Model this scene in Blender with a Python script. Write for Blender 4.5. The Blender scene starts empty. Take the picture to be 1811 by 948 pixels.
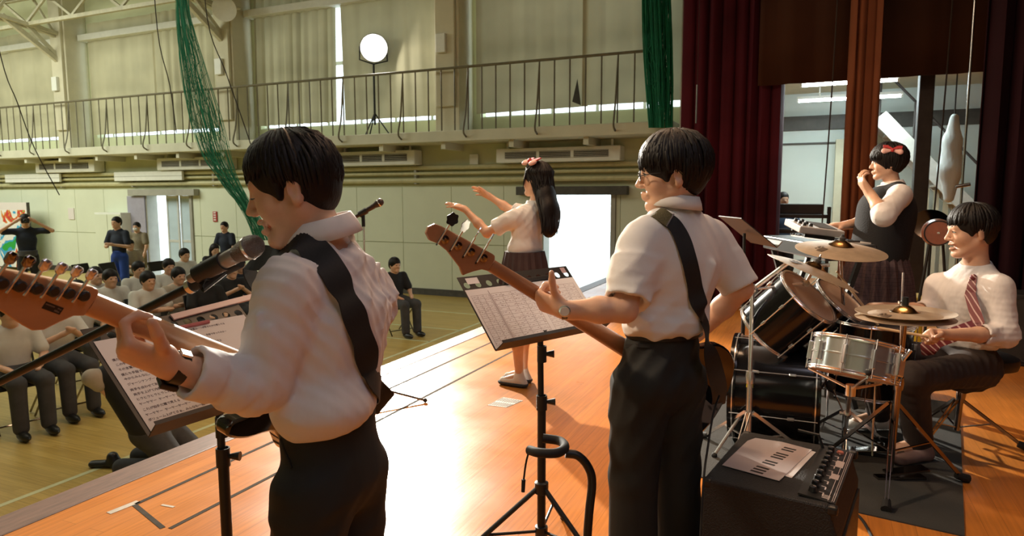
import bpy, bmesh, math, random
import numpy as np
from mathutils import Vector, Matrix
from mathutils.bvhtree import BVHTree
random.seed(7); np.random.seed(7)
SC = bpy.context.scene
COL = SC.collection
PI = math.pi

# ------------------------------------------------------------------ camera
FPX, CAMH, YAW, PITCH, ROLL = 1200.0, 1.42, 24.0, 6.136, 0.1
_y, _p, _r = math.radians(YAW), math.radians(PITCH), math.radians(ROLL)
_f = np.array([-math.sin(_y)*math.cos(_p), math.cos(_y)*math.cos(_p), -math.sin(_p)])
_R = np.array([math.cos(_y), math.sin(_y), 0.0]); _U = np.cross(_R, _f)
CR = _R*math.cos(_r)-_U*math.sin(_r); CU = _U*math.cos(_r)+_R*math.sin(_r); CF = _f
CAM = np.array([0, 0, CAMH])
cam = bpy.data.cameras.new('camera'); camo = bpy.data.objects.new('camera', cam); COL.objects.link(camo)
cam.sensor_fit = 'HORIZONTAL'; cam.sensor_width = 36.0; cam.lens = FPX/1811*36.0
cam.clip_start = 0.05; cam.clip_end = 300
m4 = Matrix.Identity(4)
for i in range(3):
    m4[i][0] = CR[i]; m4[i][1] = CU[i]; m4[i][2] = -CF[i]; m4[i][3] = CAM[i]
camo.matrix_world = m4
SC.camera = camo
cam.dof.use_dof = True; cam.dof.focus_distance = 2.2; cam.dof.aperture_fstop = 8.0

# ------------------------------------------------------------------ view and world (daylight outside the doors and windows)
SC.view_settings.view_transform = 'Standard'; SC.view_settings.look = 'None'
SC.view_settings.gamma = 1.0; SC.view_settings.use_curve_mapping = False; SC.view_settings.exposure = 0.0
W = bpy.data.worlds.new('daylight'); SC.world = W; W.use_nodes = True
bg = W.node_tree.nodes['Background']; bg.inputs[0].default_value = (0.80, 0.95, 1.0, 1); bg.inputs[1].default_value = 3.0

def light(name, kind, loc, target, energy, color, **kw):
    l = bpy.data.lights.new(name, kind); l.energy = energy; l.color = color
    for k, v in kw.items(): setattr(l, k, v)
    o = bpy.data.objects.new(name, l); COL.objects.link(o); o.location = loc
    d = Vector(target)-Vector(loc); o.rotation_euler = d.to_track_quat('-Z', 'Y').to_euler()
    return o

# follow spot on the gallery: the back light of the show
SPOT = (-8.72, 12.42, 4.55)
light('gallery_spot', 'SPOT', (-8.65, 12.2, 4.52), (-1.0, 3.2, 0.6), 14000, (1.0, 0.93, 0.80), spot_size=0.62, spot_blend=0.5, shadow_soft_size=0.12)
# unseen fill panels under the roof, added in place of the window daylight
light('hall_fill', 'AREA', (-21.0, 5.0, 6.6), (-21.5, 9.0, 0), 1350, (0.95, 1.0, 0.86), shape='RECTANGLE', size=12, size_y=5)
light('hall_fill', 'AREA', (-7.6, 3.5, 6.6), (-7.6, 4.0, 0), 165, (1.0, 0.98, 0.76), shape='RECTANGLE', size=5, size_y=5)
# stage border lights over the stage front and the warm spots of the stage
light('border_light', 'AREA', (-1.5, 4.6, 4.6), (-0.6, 4.2, 0), 150, (1.0, 0.62, 0.36), shape='RECTANGLE', size=0.5, size_y=6)
light('front_spot', 'SPOT', (-4.2, 1.0, 4.6), (1.2, 4.2, 0.8), 750, (1.0, 0.74, 0.50), spot_size=0.9, spot_blend=0.6, shadow_soft_size=0.15)
light('border_light', 'AREA', (1.2, 0.6, 4.4), (-0.7, 2.2, 0.9), 26, (0.90, 0.85, 1.0), shape='RECTANGLE', size=0.5, size_y=4)

# ------------------------------------------------------------------ helpers: pixels of the 1811x948 photograph to points of the place
def A3(p): return np.array(p, float)
def ray(x, y): return CF+CR*(x-905.5)/FPX-CU*(y-474)/FPX
def D(x, y, t): return CAM+ray(x, y)*t
def G(x, y, z=0.0):
    d = ray(x, y); return CAM+d*(z-CAMH)/d[2]
def PY(x, y, Y):
    d = ray(x, y); return CAM+d*Y/d[1]
def PX(x, y, X):
    d = ray(x, y); return CAM+d*X/d[0]
def nrm(v): v = A3(v); return v/np.linalg.norm(v)
FH = nrm([CF[0], CF[1], 0]); RH = A3([_R[0], _R[1], 0]); UP = A3([0, 0, 1])

# ------------------------------------------------------------------ materials
MATS = {}
def mat(name, color, rough=0.6, metal=0.0, var=0.0, vscale=8.0, bump=0.0, bscale=30.0, stretch=None, emit=None, estr=0.0, spec=0.5,
        color2=None, coat=0.0, trans=0.0, sub=0.0, detail=4.0, alpha=1.0):
    if name in MATS: return MATS[name]
    m = bpy.data.materials.new(name); m.use_nodes = True; nt = m.node_tree; b = nt.nodes['Principled BSDF']
    b.inputs['Base Color'].default_value = (*color, 1); b.inputs['Roughness'].default_value = rough; b.inputs['Metallic'].default_value = metal
    b.inputs['Specular IOR Level'].default_value = spec
    if coat: b.inputs['Coat Weight'].default_value = coat; b.inputs['Coat Roughness'].default_value = 0.08
    if trans: b.inputs['Transmission Weight'].default_value = trans
    if sub:
        b.inputs['Subsurface Weight'].default_value = sub; b.inputs['Subsurface Radius'].default_value = (0.012, 0.004, 0.002); b.inputs['Subsurface Scale'].default_value = 1.0
    if alpha < 1: b.inputs['Alpha'].default_value = alpha
    if emit: b.inputs['Emission Color'].default_value = (*emit, 1); b.inputs['Emission Strength'].default_value = estr
    if var or bump or color2:
        tc = nt.nodes.new('ShaderNodeTexCoord'); mp = nt.nodes.new('ShaderNodeMapping'); nt.links.new(tc.outputs['Object'], mp.inputs['Vector'])
        if stretch: mp.inputs['Scale'].default_value = stretch
        if var or color2:
            n = nt.nodes.new('ShaderNodeTexNoise'); n.inputs['Scale'].default_value = vscale; n.inputs['Detail'].default_value = detail; n.inputs['Roughness'].default_value = 0.6
            nt.links.new(mp.outputs[0], n.inputs['Vector'])
            r = nt.nodes.new('ShaderNodeValToRGB')
            c2 = color2 if color2 else tuple(min(1, c*(1+var)) for c in color)
            c1 = color if color2 else tuple(c*(1-var) for c in color)
            r.color_ramp.elements[0].color = (*c1, 1); r.color_ramp.elements[0].position = 0.32
            r.color_ramp.elements[1].color = (*c2, 1); r.color_ramp.elements[1].position = 0.68
            nt.links.new(n.outputs['Fac'], r.inputs[0]); nt.links.new(r.outputs[0], b.inputs['Base Color'])
        if bump:
            n2 = nt.nodes.new('ShaderNodeTexNoise'); n2.inputs['Scale'].default_value = bscale; n2.inputs['Detail'].default_value = 3
            nt.links.new(mp.outputs[0], n2.inputs['Vector'])
            bu = nt.nodes.new('ShaderNodeBump'); bu.inputs['Strength'].default_value = bump; bu.inputs['Distance'].default_value = 0.01
            nt.links.new(n2.outputs['Fac'], bu.inputs['Height']); nt.links.new(bu.outputs[0], b.inputs['Normal'])
    MATS[name] = m
    return m

def wood_mat(name, c1, c2, axis, plank=0.075, rough=0.3, gap=0.25, coat=0.0, length=1.8):
    """strip flooring: each board its own tone, fine grain along the board, dark hairline joints"""
    m = bpy.data.materials.new(name); m.use_nodes = True; nt = m.node_tree; b = nt.nodes['Principled BSDF']
    tc = nt.nodes.new('ShaderNodeTexCoord'); mp = nt.nodes.new('ShaderNodeMapping'); nt.links.new(tc.outputs['Object'], mp.inputs[0])
    mp.inputs['Rotation'].default_value = (0, 0, 0 if axis == 'X' else PI/2)
    br = nt.nodes.new('ShaderNodeTexBrick'); nt.links.new(mp.outputs[0], br.inputs['Vector'])
    br.inputs['Color1'].default_value = (*c1, 1); br.inputs['Color2'].default_value = (*c2, 1)
    br.inputs['Mortar'].default_value = (c1[0]*gap, c1[1]*gap, c1[2]*gap, 1)
    br.inputs['Scale'].default_value = 1.0; br.inputs['Brick Width'].default_value = length; br.inputs['Row Height'].default_value = plank
    br.inputs['Mortar Size'].default_value = 0.0009; br.inputs['Bias'].default_value = 0.0; br.offset = 0.37
    mp2 = nt.nodes.new('ShaderNodeMapping'); nt.links.new(tc.outputs['Object'], mp2.inputs[0])
    mp2.inputs['Scale'].default_value = (1.2, 30, 1) if axis == 'X' else (30, 1.2, 1)
    n = nt.nodes.new('ShaderNodeTexNoise'); n.inputs['Scale'].default_value = 2.2; n.inputs['Detail'].default_value = 5; nt.links.new(mp2.outputs[0], n.inputs[0])
    mx = nt.nodes.new('ShaderNodeMix'); mx.data_type = 'RGBA'; mx.blend_type = 'MULTIPLY'; mx.inputs[0].default_value = 0.35
    nt.links.new(br.outputs[0], mx.inputs[6])
    rr = nt.nodes.new('ShaderNodeValToRGB'); rr.color_ramp.elements[0].color = (0.45, 0.4, 0.35, 1); rr.color_ramp.elements[1].color = (1.25, 1.25, 1.25, 1)
    rr.color_ramp.elements[0].position = 0.3; rr.color_ramp.elements[1].position = 0.7
    nt.links.new(n.outputs['Fac'], rr.inputs[0]); nt.links.new(rr.outputs[0], mx.inputs[7])
    nt.links.new(mx.outputs[2], b.inputs['Base Color'])
    n3 = nt.nodes.new('ShaderNodeTexNoise'); n3.inputs['Scale'].default_value = 3.0; n3.inputs['Detail'].default_value = 4; nt.links.new(tc.outputs['Object'], n3.inputs[0])
    mr = nt.nodes.new('ShaderNodeMapRange'); mr.inputs[3].default_value = rough-0.07; mr.inputs[4].default_value = rough+0.09
    nt.links.new(n3.outputs['Fac'], mr.inputs[0]); nt.links.new(mr.outputs[0], b.inputs['Roughness'])
    bu = nt.nodes.new('ShaderNodeBump'); bu.inputs['Strength'].default_value = 0.06; bu.inputs['Distance'].default_value = 0.004
    nt.links.new(n.outputs['Fac'], bu.inputs['Height']); nt.links.new(bu.outputs[0], b.inputs['Normal'])
    if coat: b.inputs['Coat Weight'].default_value = coat; b.inputs['Coat Roughness'].default_value = 0.15
    MATS[name] = m
    return m

# ------------------------------------------------------------------ mesh builder
def frame(d, up=(0, 0, 1)):
    d = nrm(d); u = A3(up)
    if abs(d@u) > 0.97: u = A3([1, 0, 0]) if abs(d[0]) < 0.9 else A3([0, 1, 0])
    s = nrm(np.cross(d, u)); t = np.cross(s, d)
    return d, s, t          # direction, side, up'

class MB:
    def __init__(self): self.v = []; self.f = []
    def _add(self, vs, fs):
        o = len(self.v); self.v.extend([tuple(p) for p in vs]); self.f.extend([tuple(i+o for i in q) for q in fs]); return self
    def box(self, c, s, R=None):
        """c centre, s full sizes, R optional 3x3 (columns = local axes)"""
        c = A3(c); h = A3(s)/2; R = np.eye(3) if R is None else np.array(R)
        vs = [c+R@(h*A3(q)) for q in ((-1,-1,-1),(1,-1,-1),(1,1,-1),(-1,1,-1),(-1,-1,1),(1,-1,1),(1,1,1),(-1,1,1))]
        return self._add(vs, [(0,3,2,1),(4,5,6,7),(0,1,5,4),(1,2,6,5),(2,3,7,6),(3,0,4,7)])
    def b2(self, lo, hi):
        lo = A3(lo); hi = A3(hi); return self.box((lo+hi)/2, np.abs(hi-lo))
    def bar(self, a, b, w, t, up=(0, 0, 1)):
        a = A3(a); b = A3(b); d, s, u = frame(b-a, up); return self.box((a+b)/2, (np.linalg.norm(b-a), w, t), np.stack([d, s, u], 1))
    def tube(self, pts, r, n=8, cap=True, flat=1.0, up=(0, 0, 1)):
        pts = [A3(p) for p in pts]; m = len(pts)
        rs = [r]*m if np.isscalar(r) else list(r)
        vs = []; prev = None
        for i, p in enumerate(pts):
            d = pts[min(i+1, m-1)]-pts[max(i-1, 0)]; d = nrm(d)
            if prev is None: _, s, t = frame(d, up)
            else:
                s = prev-d*(prev@d)
                s = nrm(s) if np.linalg.norm(s) > 1e-6 else frame(d, up)[1]
                t = np.cross(s, d)
            prev = s
            for k in range(n):
                a = 2*PI*k/n; vs.append(p+(s*math.cos(a)+t*math.sin(a)*flat)*rs[i])
        fs = [(i*n+k, (i+1)*n+k, (i+1)*n+(k+1) % n, i*n+(k+1) % n) for i in range(m-1) for k in range(n)]
        if cap:
            fs.append(tuple(range(n))); fs.append(tuple(range((m-1)*n, m*n))[::-1])
        return self._add(vs, fs)
    def lathe(self, prof, c, axis=(0, 0, 1), n=24, closed=False):
        """prof: list of (radius, height along axis)"""
        c = A3(c); d, s, t = frame(axis); vs = []; m = len(prof)
        for r, z in prof:
            for k in range(n):
                a = 2*PI*k/n; vs.append(c+d*z+(s*math.cos(a)+t*math.sin(a))*max(r, 1e-5))
        fs = [(i*n+k, i*n+(k+1) % n, (i+1)*n+(k+1) % n, (i+1)*n+k) for i in range(m-1) for k in range(n)]
        if closed: fs += [((m-1)*n+k, (m-1)*n+(k+1) % n, (k+1) % n, k) for k in range(n)]
        else:
            if prof[0][0] > 1e-4: fs.append(tuple(range(n))[::-1])
            if prof[-1][0] > 1e-4: fs.append(tuple(range((m-1)*n, m*n)))
        return self._add(vs, fs)
    def ball(self, c, r, R=None, n=12, m=8):
        c = A3(c); r = A3([r]*3 if np.isscalar(r) else r); R = np.eye(3) if R is None else np.array(R)
        vs = []; fs = []
        for i in range(m+1):
            th = PI*i/m
            for k in range(n):
                a = 2*PI*k/n
                vs.append(c+R@(r*A3([math.sin(th)*math.cos(a), math.sin(th)*math.sin(a), math.cos(th)])))
        fs = [(i*n+k, (i+1)*n+k, (i+1)*n+(k+1) % n, i*n+(k+1) % n) for i in range(m) for k in range(n)]
        return self._add(vs, fs)
    def prism(self, poly, o, u, v, th, w=None):
        """2D outline (x along u, y along v) at o, extruded by th along u x v (or w)"""
        o = A3(o); u = A3(u); v = A3(v); w = np.cross(u, v) if w is None else A3(w); n = len(poly)
        vs = [o+u*x+v*y for x, y in poly]+[o+u*x+v*y+w*th for x, y in poly]
        fs = [tuple(range(n))[::-1], tuple(range(n, 2*n))]+[(k, (k+1) % n, n+(k+1) % n, n+k) for k in range(n)]
        return self._add(vs, fs)
    def ribbon(self, pts, nors, width, th):
        """flat strap: pts centre line, nors surface normals"""
        m = len(pts); vs = []
        for i in range(m):
            d = nrm(A3(pts[min(i+1, m-1)])-A3(pts[max(i-1, 0)])); n = nrm(nors[i]); s = nrm(np.cross(d, n)); w = width if np.isscalar(width) else width[i]
            p = A3(pts[i])
            vs += [p-s*w/2, p+s*w/2, p+s*w/2+n*th, p-s*w/2+n*th]
        fs = [(i*4+k, i*4+(k+1) % 4, (i+1)*4+(k+1) % 4, (i+1)*4+k) for i in range(m-1) for k in range(4)]
        fs += [(0, 3, 2, 1), ((m-1)*4, (m-1)*4+1, (m-1)*4+2, (m-1)*4+3)]
        return self._add(vs, fs)
    def mesh(self, name, origin=(0, 0, 0), smooth=35):
        me = bpy.data.meshes.new(name); o = A3(origin)
        v = np.array(self.v)-o
        me.from_pydata(v.tolist(), [], self.f); me.update()
        bm = bmesh.new(); bm.from_mesh(me); bmesh.ops.recalc_face_normals(bm, faces=bm.faces); bm.to_mesh(me); bm.free()
        if smooth:
            me.shade_smooth(); me.set_sharp_from_angle(angle=math.radians(smooth))
        return me
    def build(self, name, m, parent=None, origin=None, smooth=35, bevel=0.0):
        if origin is None: origin = tuple(parent.get('_o', (0, 0, 0))) if parent is not None else (0, 0, 0)
        me = self.mesh(name, origin, smooth); me.materials.append(MATS[m] if isinstance(m, str) else m)
        ob = bpy.data.objects.new(name, me); COL.objects.link(ob)
        if parent is not None: ob.parent = parent; ob['_o'] = origin
        else: ob.location = origin; ob['_o'] = origin
        if bevel:
            bv = ob.modifiers.new('bevel', 'BEVEL'); bv.width = bevel; bv.segments = 2; bv.limit_method = 'ANGLE'; bv.angle_limit = 0.6
        return ob

def tag(o, label=None, cat=None, group=None, kind=None):
    if label: o['label'] = label
    if cat: o['category'] = cat
    if group: o['group'] = group
    if kind: o['kind'] = kind
    return o
def thing(name, label, cat, loc=(0, 0, 0), group=None, kind=None):
    o = bpy.data.objects.new(name, None); COL.objects.link(o); o.location = A3(loc); o['_o'] = tuple(float(x) for x in loc)
    o.empty_display_size = 0.1
    return tag(o, label, cat, group, kind)
def copy_tree(o, parent=None, loc=None, rz=None):
    c = o.copy(); COL.objects.link(c); c.parent = parent
    if loc is not None: c.location = loc
    if rz is not None: c.rotation_euler = (0, 0, rz)
    for ch in list(o.children): copy_tree(ch, c)
    return c
def struct(ob): ob['kind'] = 'structure'; return ob

# ------------------------------------------------------------------ sculpting: blended distance fields meshed with sparse surface nets
def cap(a, b, ra, rb=None, k=0.02, sq=None):
    """tapered capsule; sq=(axis, factor) scales the cross-section along axis"""
    a = A3(a); b = A3(b); rb = ra if rb is None else rb
    if sq is not None:
        n = nrm(sq[0]); s = sq[1]; T = np.eye(3)+np.outer(n, n)*(1/s-1); ms = min(1.0, s)
    else: T = None; ms = 1.0
    def fn(p):
        ty = p.dtype; q = p-a.astype(ty); ba = (b-a).astype(ty)
        if T is not None: q = q@T.astype(ty); ba = ba@T.astype(ty)
        L = max(float(ba@ba), 1e-9); t = np.clip(q@(ba/ty.type(L)), 0, 1)
        q = q-t[..., None]*ba
        return (np.sqrt(np.einsum('...i,...i->...', q, q))-(ty.type(ra)+ty.type(rb-ra)*t))*ty.type(ms)
    rm = max(ra, rb)*(max(1.0, sq[1]) if sq is not None else 1)
    return ('+', fn, np.minimum(a, b)-rm, np.maximum(a, b)+rm, k)
def cyl(a, b, ra, rb=None, k=0.01):
    """flat-ended cone"""
    a = A3(a); b = A3(b); rb = ra if rb is None else rb; L = np.linalg.norm(b-a); dd = (b-a)/L
    def fn(p):
        ty = p.dtype; q = p-a.astype(ty); t = q@dd.astype(ty); r = np.sqrt(np.maximum(np.einsum('...i,...i->...', q, q)-t*t, 0))
        return np.maximum(r-(ra+(rb-ra)*np.clip(t/L, 0, 1)), np.abs(t-L/2)-L/2).astype(ty)
    rm = max(ra, rb)
    return ('+', fn, np.minimum(a, b)-rm, np.maximum(a, b)+rm, k)
def ell(c, r, R=None, k=0.02):
    c = A3(c); r = A3([r]*3 if np.isscalar(r) else r); R = np.eye(3) if R is None else np.array(R)   # columns = axes
    def fn(p):
        ty = p.dtype; q = ((p-c.astype(ty))@R.astype(ty))/r.astype(ty); k0 = np.sqrt(np.einsum('...i,...i->...', q, q)); q = q/r.astype(ty); k1 = np.sqrt(np.einsum('...i,...i->...', q, q))
        return k0*(k0-1)/np.maximum(k1, 1e-9)
    ext = np.sqrt(((R*r)**2).sum(1))
    return ('+', fn, c-ext, c+ext, k)
def sub(pr, k=None): return ('-', pr[1], pr[2], pr[3], pr[4] if k is None else k)
def half(o, n, k=0.01):
    """keep only the side of the plane that n points away from"""
    o = A3(o); n = nrm(n)
    return ('&', lambda p: (p-o.astype(p.dtype))@n.astype(p.dtype), None, None, k)
def field(p, prims):
    d = np.full(p.shape[:-1], 9.9)
    for op, fn, lo, hi, k in prims:
        e = fn(p)
        if op == '+':
            h = np.clip(0.5+0.5*(d-e)/k, 0, 1); d = d+(e-d)*h-k*h*(1-h)
        else:
            e = -e if op == '-' else e
            h = np.clip(0.5-0.5*(d-e)/k, 0, 1); d = d+(e-d)*h+k*h*(1-h)
    return d
def sculpt(prims, h, disp=None, B=8):
    """returns vertices, quads of the zero surface"""
    plus = [q for q in prims if q[0] == '+']
    lo = np.min([q[2] for q in plus], 0)-0.04; hi = np.max([q[3] for q in plus], 0)+0.04
    nb = np.ceil((hi-lo)/(h*B)).astype(int)
    bi = np.stack(np.meshgrid(*[np.arange(n) for n in nb], indexing='ij'), -1).reshape(-1, 3)
    cen = lo+(bi+0.5)*h*B; hd = h*B*0.5*math.sqrt(3)
    dc = np.stack([q[1](cen) for q in prims], 0)
    d0 = field(cen, prims); keep = np.abs(d0) < hd*1.25+0.012
    bi = bi[keep]; dc = dc[:, keep]; nB = len(bi)
    g = np.stack(np.meshgrid(*[np.arange(B+1)]*3, indexing='ij'), -1).reshape(-1, 3)
    P = (lo+(bi[:, None, :]*B+g[None])*h).astype(np.float32)   # nB, (B+1)^3, 3
    d = np.full(P.shape[:2], 9.9, np.float32); mn = np.full(nB, 9.9)
    for i, (op, fn, l_, h_, k) in enumerate(prims):
        if op == '+':
            sel = np.where(dc[i]-hd*1.2 < np.minimum(mn, 0.5)+hd*1.2+k*1.2)[0]
            if len(sel) == 0: continue
            e = fn(P[sel]); dd = d[sel]; t = np.clip(0.5+0.5*(dd-e)/k, 0, 1); d[sel] = dd+(e-dd)*t-k*t*(1-t)
            mn = np.minimum(mn, dc[i])
        else:
            sel = np.where(dc[i] < hd*1.3+k)[0] if op == '-' else np.arange(nB)
            if len(sel) == 0: continue
            e = fn(P[sel]); e = -e if op == '-' else e
            dd = d[sel]; t = np.clip(0.5-0.5*(dd-e)/k, 0, 1); d[sel] = dd+(e-dd)*t+k*t*(1-t)
    if disp is not None: d = d+disp(P)
    n = B+1; Dg = d.reshape(nB, n, n, n)
    # one vertex per crossed cell
    ins = Dg < 0
    cs = [(a, b, c) for a in (0, 1) for b in (0, 1) for c in (0, 1)]
    cnt = sum(ins[:, a:a+B, b:b+B, c:c+B].astype(np.int8) for a, b, c in cs)
    cb, cx, cy, cz = np.where((cnt > 0) & (cnt < 8))
    val = np.stack([Dg[cb, cx+a, cy+b, cz+c] for a, b, c in cs], 1); off = np.array(cs, float)
    acc = np.zeros((len(cb), 3)); num = np.zeros(len(cb))
    for i in range(8):
        for j in range(i+1, 8):
            if np.abs(off[i]-off[j]).sum() != 1: continue
            m = (val[:, i] < 0) != (val[:, j] < 0)
            t = val[:, i]/(val[:, i]-val[:, j]+1e-12)
            pt = off[i]+(off[j]-off[i])*t[:, None]; acc[m] += pt[m]; num[m] += 1
    cell = bi[cb]*B+np.stack([cx, cy, cz], 1)
    V = lo+(cell+acc/num[:, None])*h
    dims = nb*B+2
    key = (cell[:, 0]*dims[1]+cell[:, 1])*dims[2]+cell[:, 2]
    order = np.argsort(key); ks = key[order]
    def look(c):
        kk = (c[:, 0]*dims[1]+c[:, 1])*dims[2]+c[:, 2]; pos = np.clip(np.searchsorted(ks, kk), 0, len(ks)-1)
        return np.where(ks[pos] == kk, order[pos], -1)
    quads = []
    for ax in range(3):
        sl0 = [slice(0, B)]*3; sl1 = [slice(0, B)]*3; sl1[ax] = slice(1, B+1)
        a = ins[(slice(None), *sl0)]; b = ins[(slice(None), *sl1)]
        eb, ex, ey, ez = np.where(a != b)
        e = bi[eb]*B+np.stack([ex, ey, ez], 1); u = np.eye(3, dtype=int)[(ax+1) % 3]; w = np.eye(3, dtype=int)[(ax+2) % 3]
        q = np.stack([look(e), look(e-u), look(e-u-w), look(e-w)], 1)
        fl = a[eb, ex, ey, ez]; q[~fl] = q[~fl][:, ::-1]
        quads.append(q[(q >= 0).all(1)])
    return V, np.concatenate(quads)
def smooth_v(V, F, it=1):
    a, b = F.ravel(), F[:, [1, 2, 3, 0]].ravel(); c = np.maximum(np.bincount(a, minlength=len(V)), 1)[:, None]
    for _ in range(it):
        s = np.stack([np.bincount(a, V[b, i], len(V)) for i in range(3)], 1)
        V = 0.5*V+0.5*s/c
    return V
def npmesh(name, V, F, origin):
    me = bpy.data.meshes.new(name); V = V-A3(origin)
    me.vertices.add(len(V)); me.vertices.foreach_set('co', V.astype(np.float32).ravel())
    me.loops.add(F.size); me.loops.foreach_set('vertex_index', F.astype(np.int32).ravel())
    me.polygons.add(len(F)); me.polygons.foreach_set('loop_start', np.arange(0, F.size, 4, dtype=np.int32))
    me.update(calc_edges=True); me.validate(); me.shade_smooth()
    return me
def clay(name, prims, h, m, parent, disp=None, it=1):
    V, F = sculpt(prims, h, disp)
    if it: V = smooth_v(V, F, it)
    o = tuple(parent.get('_o', (0, 0, 0))) if parent is not None else (0, 0, 0)
    me = npmesh(name, V, F, o); me.materials.append(MATS[m] if isinstance(m, str) else m)
    ob = bpy.data.objects.new(name, me); COL.objects.link(ob); ob['_o'] = o
    if parent is not None: ob.parent = parent
    ob_tree[ob.name] = BVHTree.FromPolygons(V.tolist(), F.tolist())
    return ob
ob_tree = {}
def hit(ob, px, py):
    """where the sight line of a pixel meets a sculpted surface: point and normal"""
    d = Vector(ray(px, py)).normalized(); loc, nor, _, _ = ob_tree[ob.name].ray_cast(Vector(CAM), d)
    return (None, None) if loc is None else (A3(loc), A3(nor))
def snap(ob, p, off=0.0):
    loc, nor, _, _ = ob_tree[ob.name].find_nearest(Vector(p)); n = A3(nor)
    return A3(loc)+n*off, n
def spline(pts, n=8):
    pts = [A3(p) for p in pts]; P = [2*pts[0]-pts[1]]+pts+[2*pts[-1]-pts[-2]]; out = []
    for i in range(1, len(P)-2):
        for k in range(n):
            t = k/n; a, b, c, d = P[i-1:i+3]
            out.append(0.5*((2*b)+(c-a)*t+(2*a-5*b+4*c-d)*t*t+(3*b-a-3*c+d)*t**3))
    return out+[pts[-1]]

# ------------------------------------------------------------------ the place: hall, stage, wing
WY, HF, SX = 12.9, -0.78, -3.06            # side wall plane, hall floor, stage front edge
GYF = 12.0                                 # gallery front
COLX = [-24.9, -18.9, -12.9, -6.9]  # wall columns
wood_mat('stage_wood', (0.56, 0.185, 0.030), (0.63, 0.22, 0.040), 'Y', 0.09, 0.30, 0.55)
wood_mat('hall_wood', (0.50, 0.35, 0.095), (0.57, 0.41, 0.12), 'X', 0.075, 0.33, 0.6)
mat('nosing', (0.16, 0.085, 0.06), 0.45, var=0.25, vscale=6, stretch=(8, 1, 1), bump=0.1)
mat('fascia', (0.20, 0.12, 0.07), 0.5, var=0.2)
mat('wall_cream', (0.58, 0.60, 0.38), 0.75, var=0.06, vscale=1.5)
mat('panel_cream', (0.68, 0.72, 0.56), 0.6, var=0.05, vscale=0.8, bump=0.05, bscale=40)
mat('column_paint', (0.62, 0.58, 0.42), 0.7, var=0.07, vscale=2)
mat('grey_paint', (0.36, 0.35, 0.30), 0.6, var=0.1, vscale=3)
mat('white_paint', (0.78, 0.79, 0.72), 0.5, var=0.04)
mat('rail_paint', (0.16, 0.14, 0.085), 0.5, var=0.15)
mat('slab_paint', (0.62, 0.61, 0.47), 0.7, var=0.08, vscale=1.5)
mat('dark_gap', (0.02, 0.02, 0.018), 0.8, var=0.2)
mat('pipe_paint', (0.52, 0.49, 0.28), 0.5, var=0.1)
mat('base_dark', (0.07, 0.065, 0.055), 0.6, var=0.2)
mat('line_paint', (0.62, 0.64, 0.38), 0.4, var=0.1)
mat('roof_panel', (0.40, 0.40, 0.36), 0.8, var=0.1)
mat('truss_paint', (0.58, 0.55, 0.40), 0.6, var=0.12)
mat('steel', (0.55, 0.55, 0.55), 0.25, 1.0, var=0.05)
mat('tape_grey', (0.055, 0.042, 0.028), 0.85, spec=0.1, var=0.25, vscale=12)
mat('tape_pale', (0.52, 0.45, 0.36), 0.5, var=0.2, vscale=14)
mat('outside_ground', (0.6, 0.6, 0.58), 0.9, var=0.1)
def cloth_mat(name, c, tl, var=0.12):
    m = bpy.data.materials.new(name); m.use_nodes = True; nt = m.node_tree; b = nt.nodes['Principled BSDF']; out = nt.nodes['Material Output']
    tc = nt.nodes.new('ShaderNodeTexCoord'); n = nt.nodes.new('ShaderNodeTexNoise'); n.inputs['Scale'].default_value = 1.3; nt.links.new(tc.outputs['Object'], n.inputs[0])
    r = nt.nodes.new('ShaderNodeValToRGB'); r.color_ramp.elements[0].position = 0.3; r.color_ramp.elements[1].position = 0.7
    r.color_ramp.elements[0].color = (*[k*(1-var) for k in c], 1); r.color_ramp.elements[1].color = (*[min(1, k*(1+var)) for k in c], 1)
    nt.links.new(n.outputs['Fac'], r.inputs[0]); nt.links.new(r.outputs[0], b.inputs['Base Color']); b.inputs['Roughness'].default_value = 0.85
    b.inputs['Specular IOR Level'].default_value = 0.15
    if tl:
        t = nt.nodes.new('ShaderNodeBsdfTranslucent'); nt.links.new(r.outputs[0], t.inputs[0]); ms = nt.nodes.new('ShaderNodeMixShader'); ms.inputs[0].default_value = tl
        nt.links.new(b.outputs[0], ms.inputs[1]); nt.links.new(t.outputs[0], ms.inputs[2]); nt.links.new(ms.outputs[0], out.inputs[0])
    MATS[name] = m
cloth_mat('window_curtain', (0.50, 0.46, 0.30), 0.10)
cloth_mat('maroon_velvet', (0.048, 0.005, 0.011), 0.0, 0.3)
cloth_mat('dark_velvet', (0.014, 0.003, 0.006), 0.0, 0.3)
cloth_mat('brown_drape', (0.17, 0.06, 0.028), 0.0, 0.2)
cloth_mat('valance_cloth', (0.042, 0.018, 0.010), 0.0, 0.2)

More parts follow.
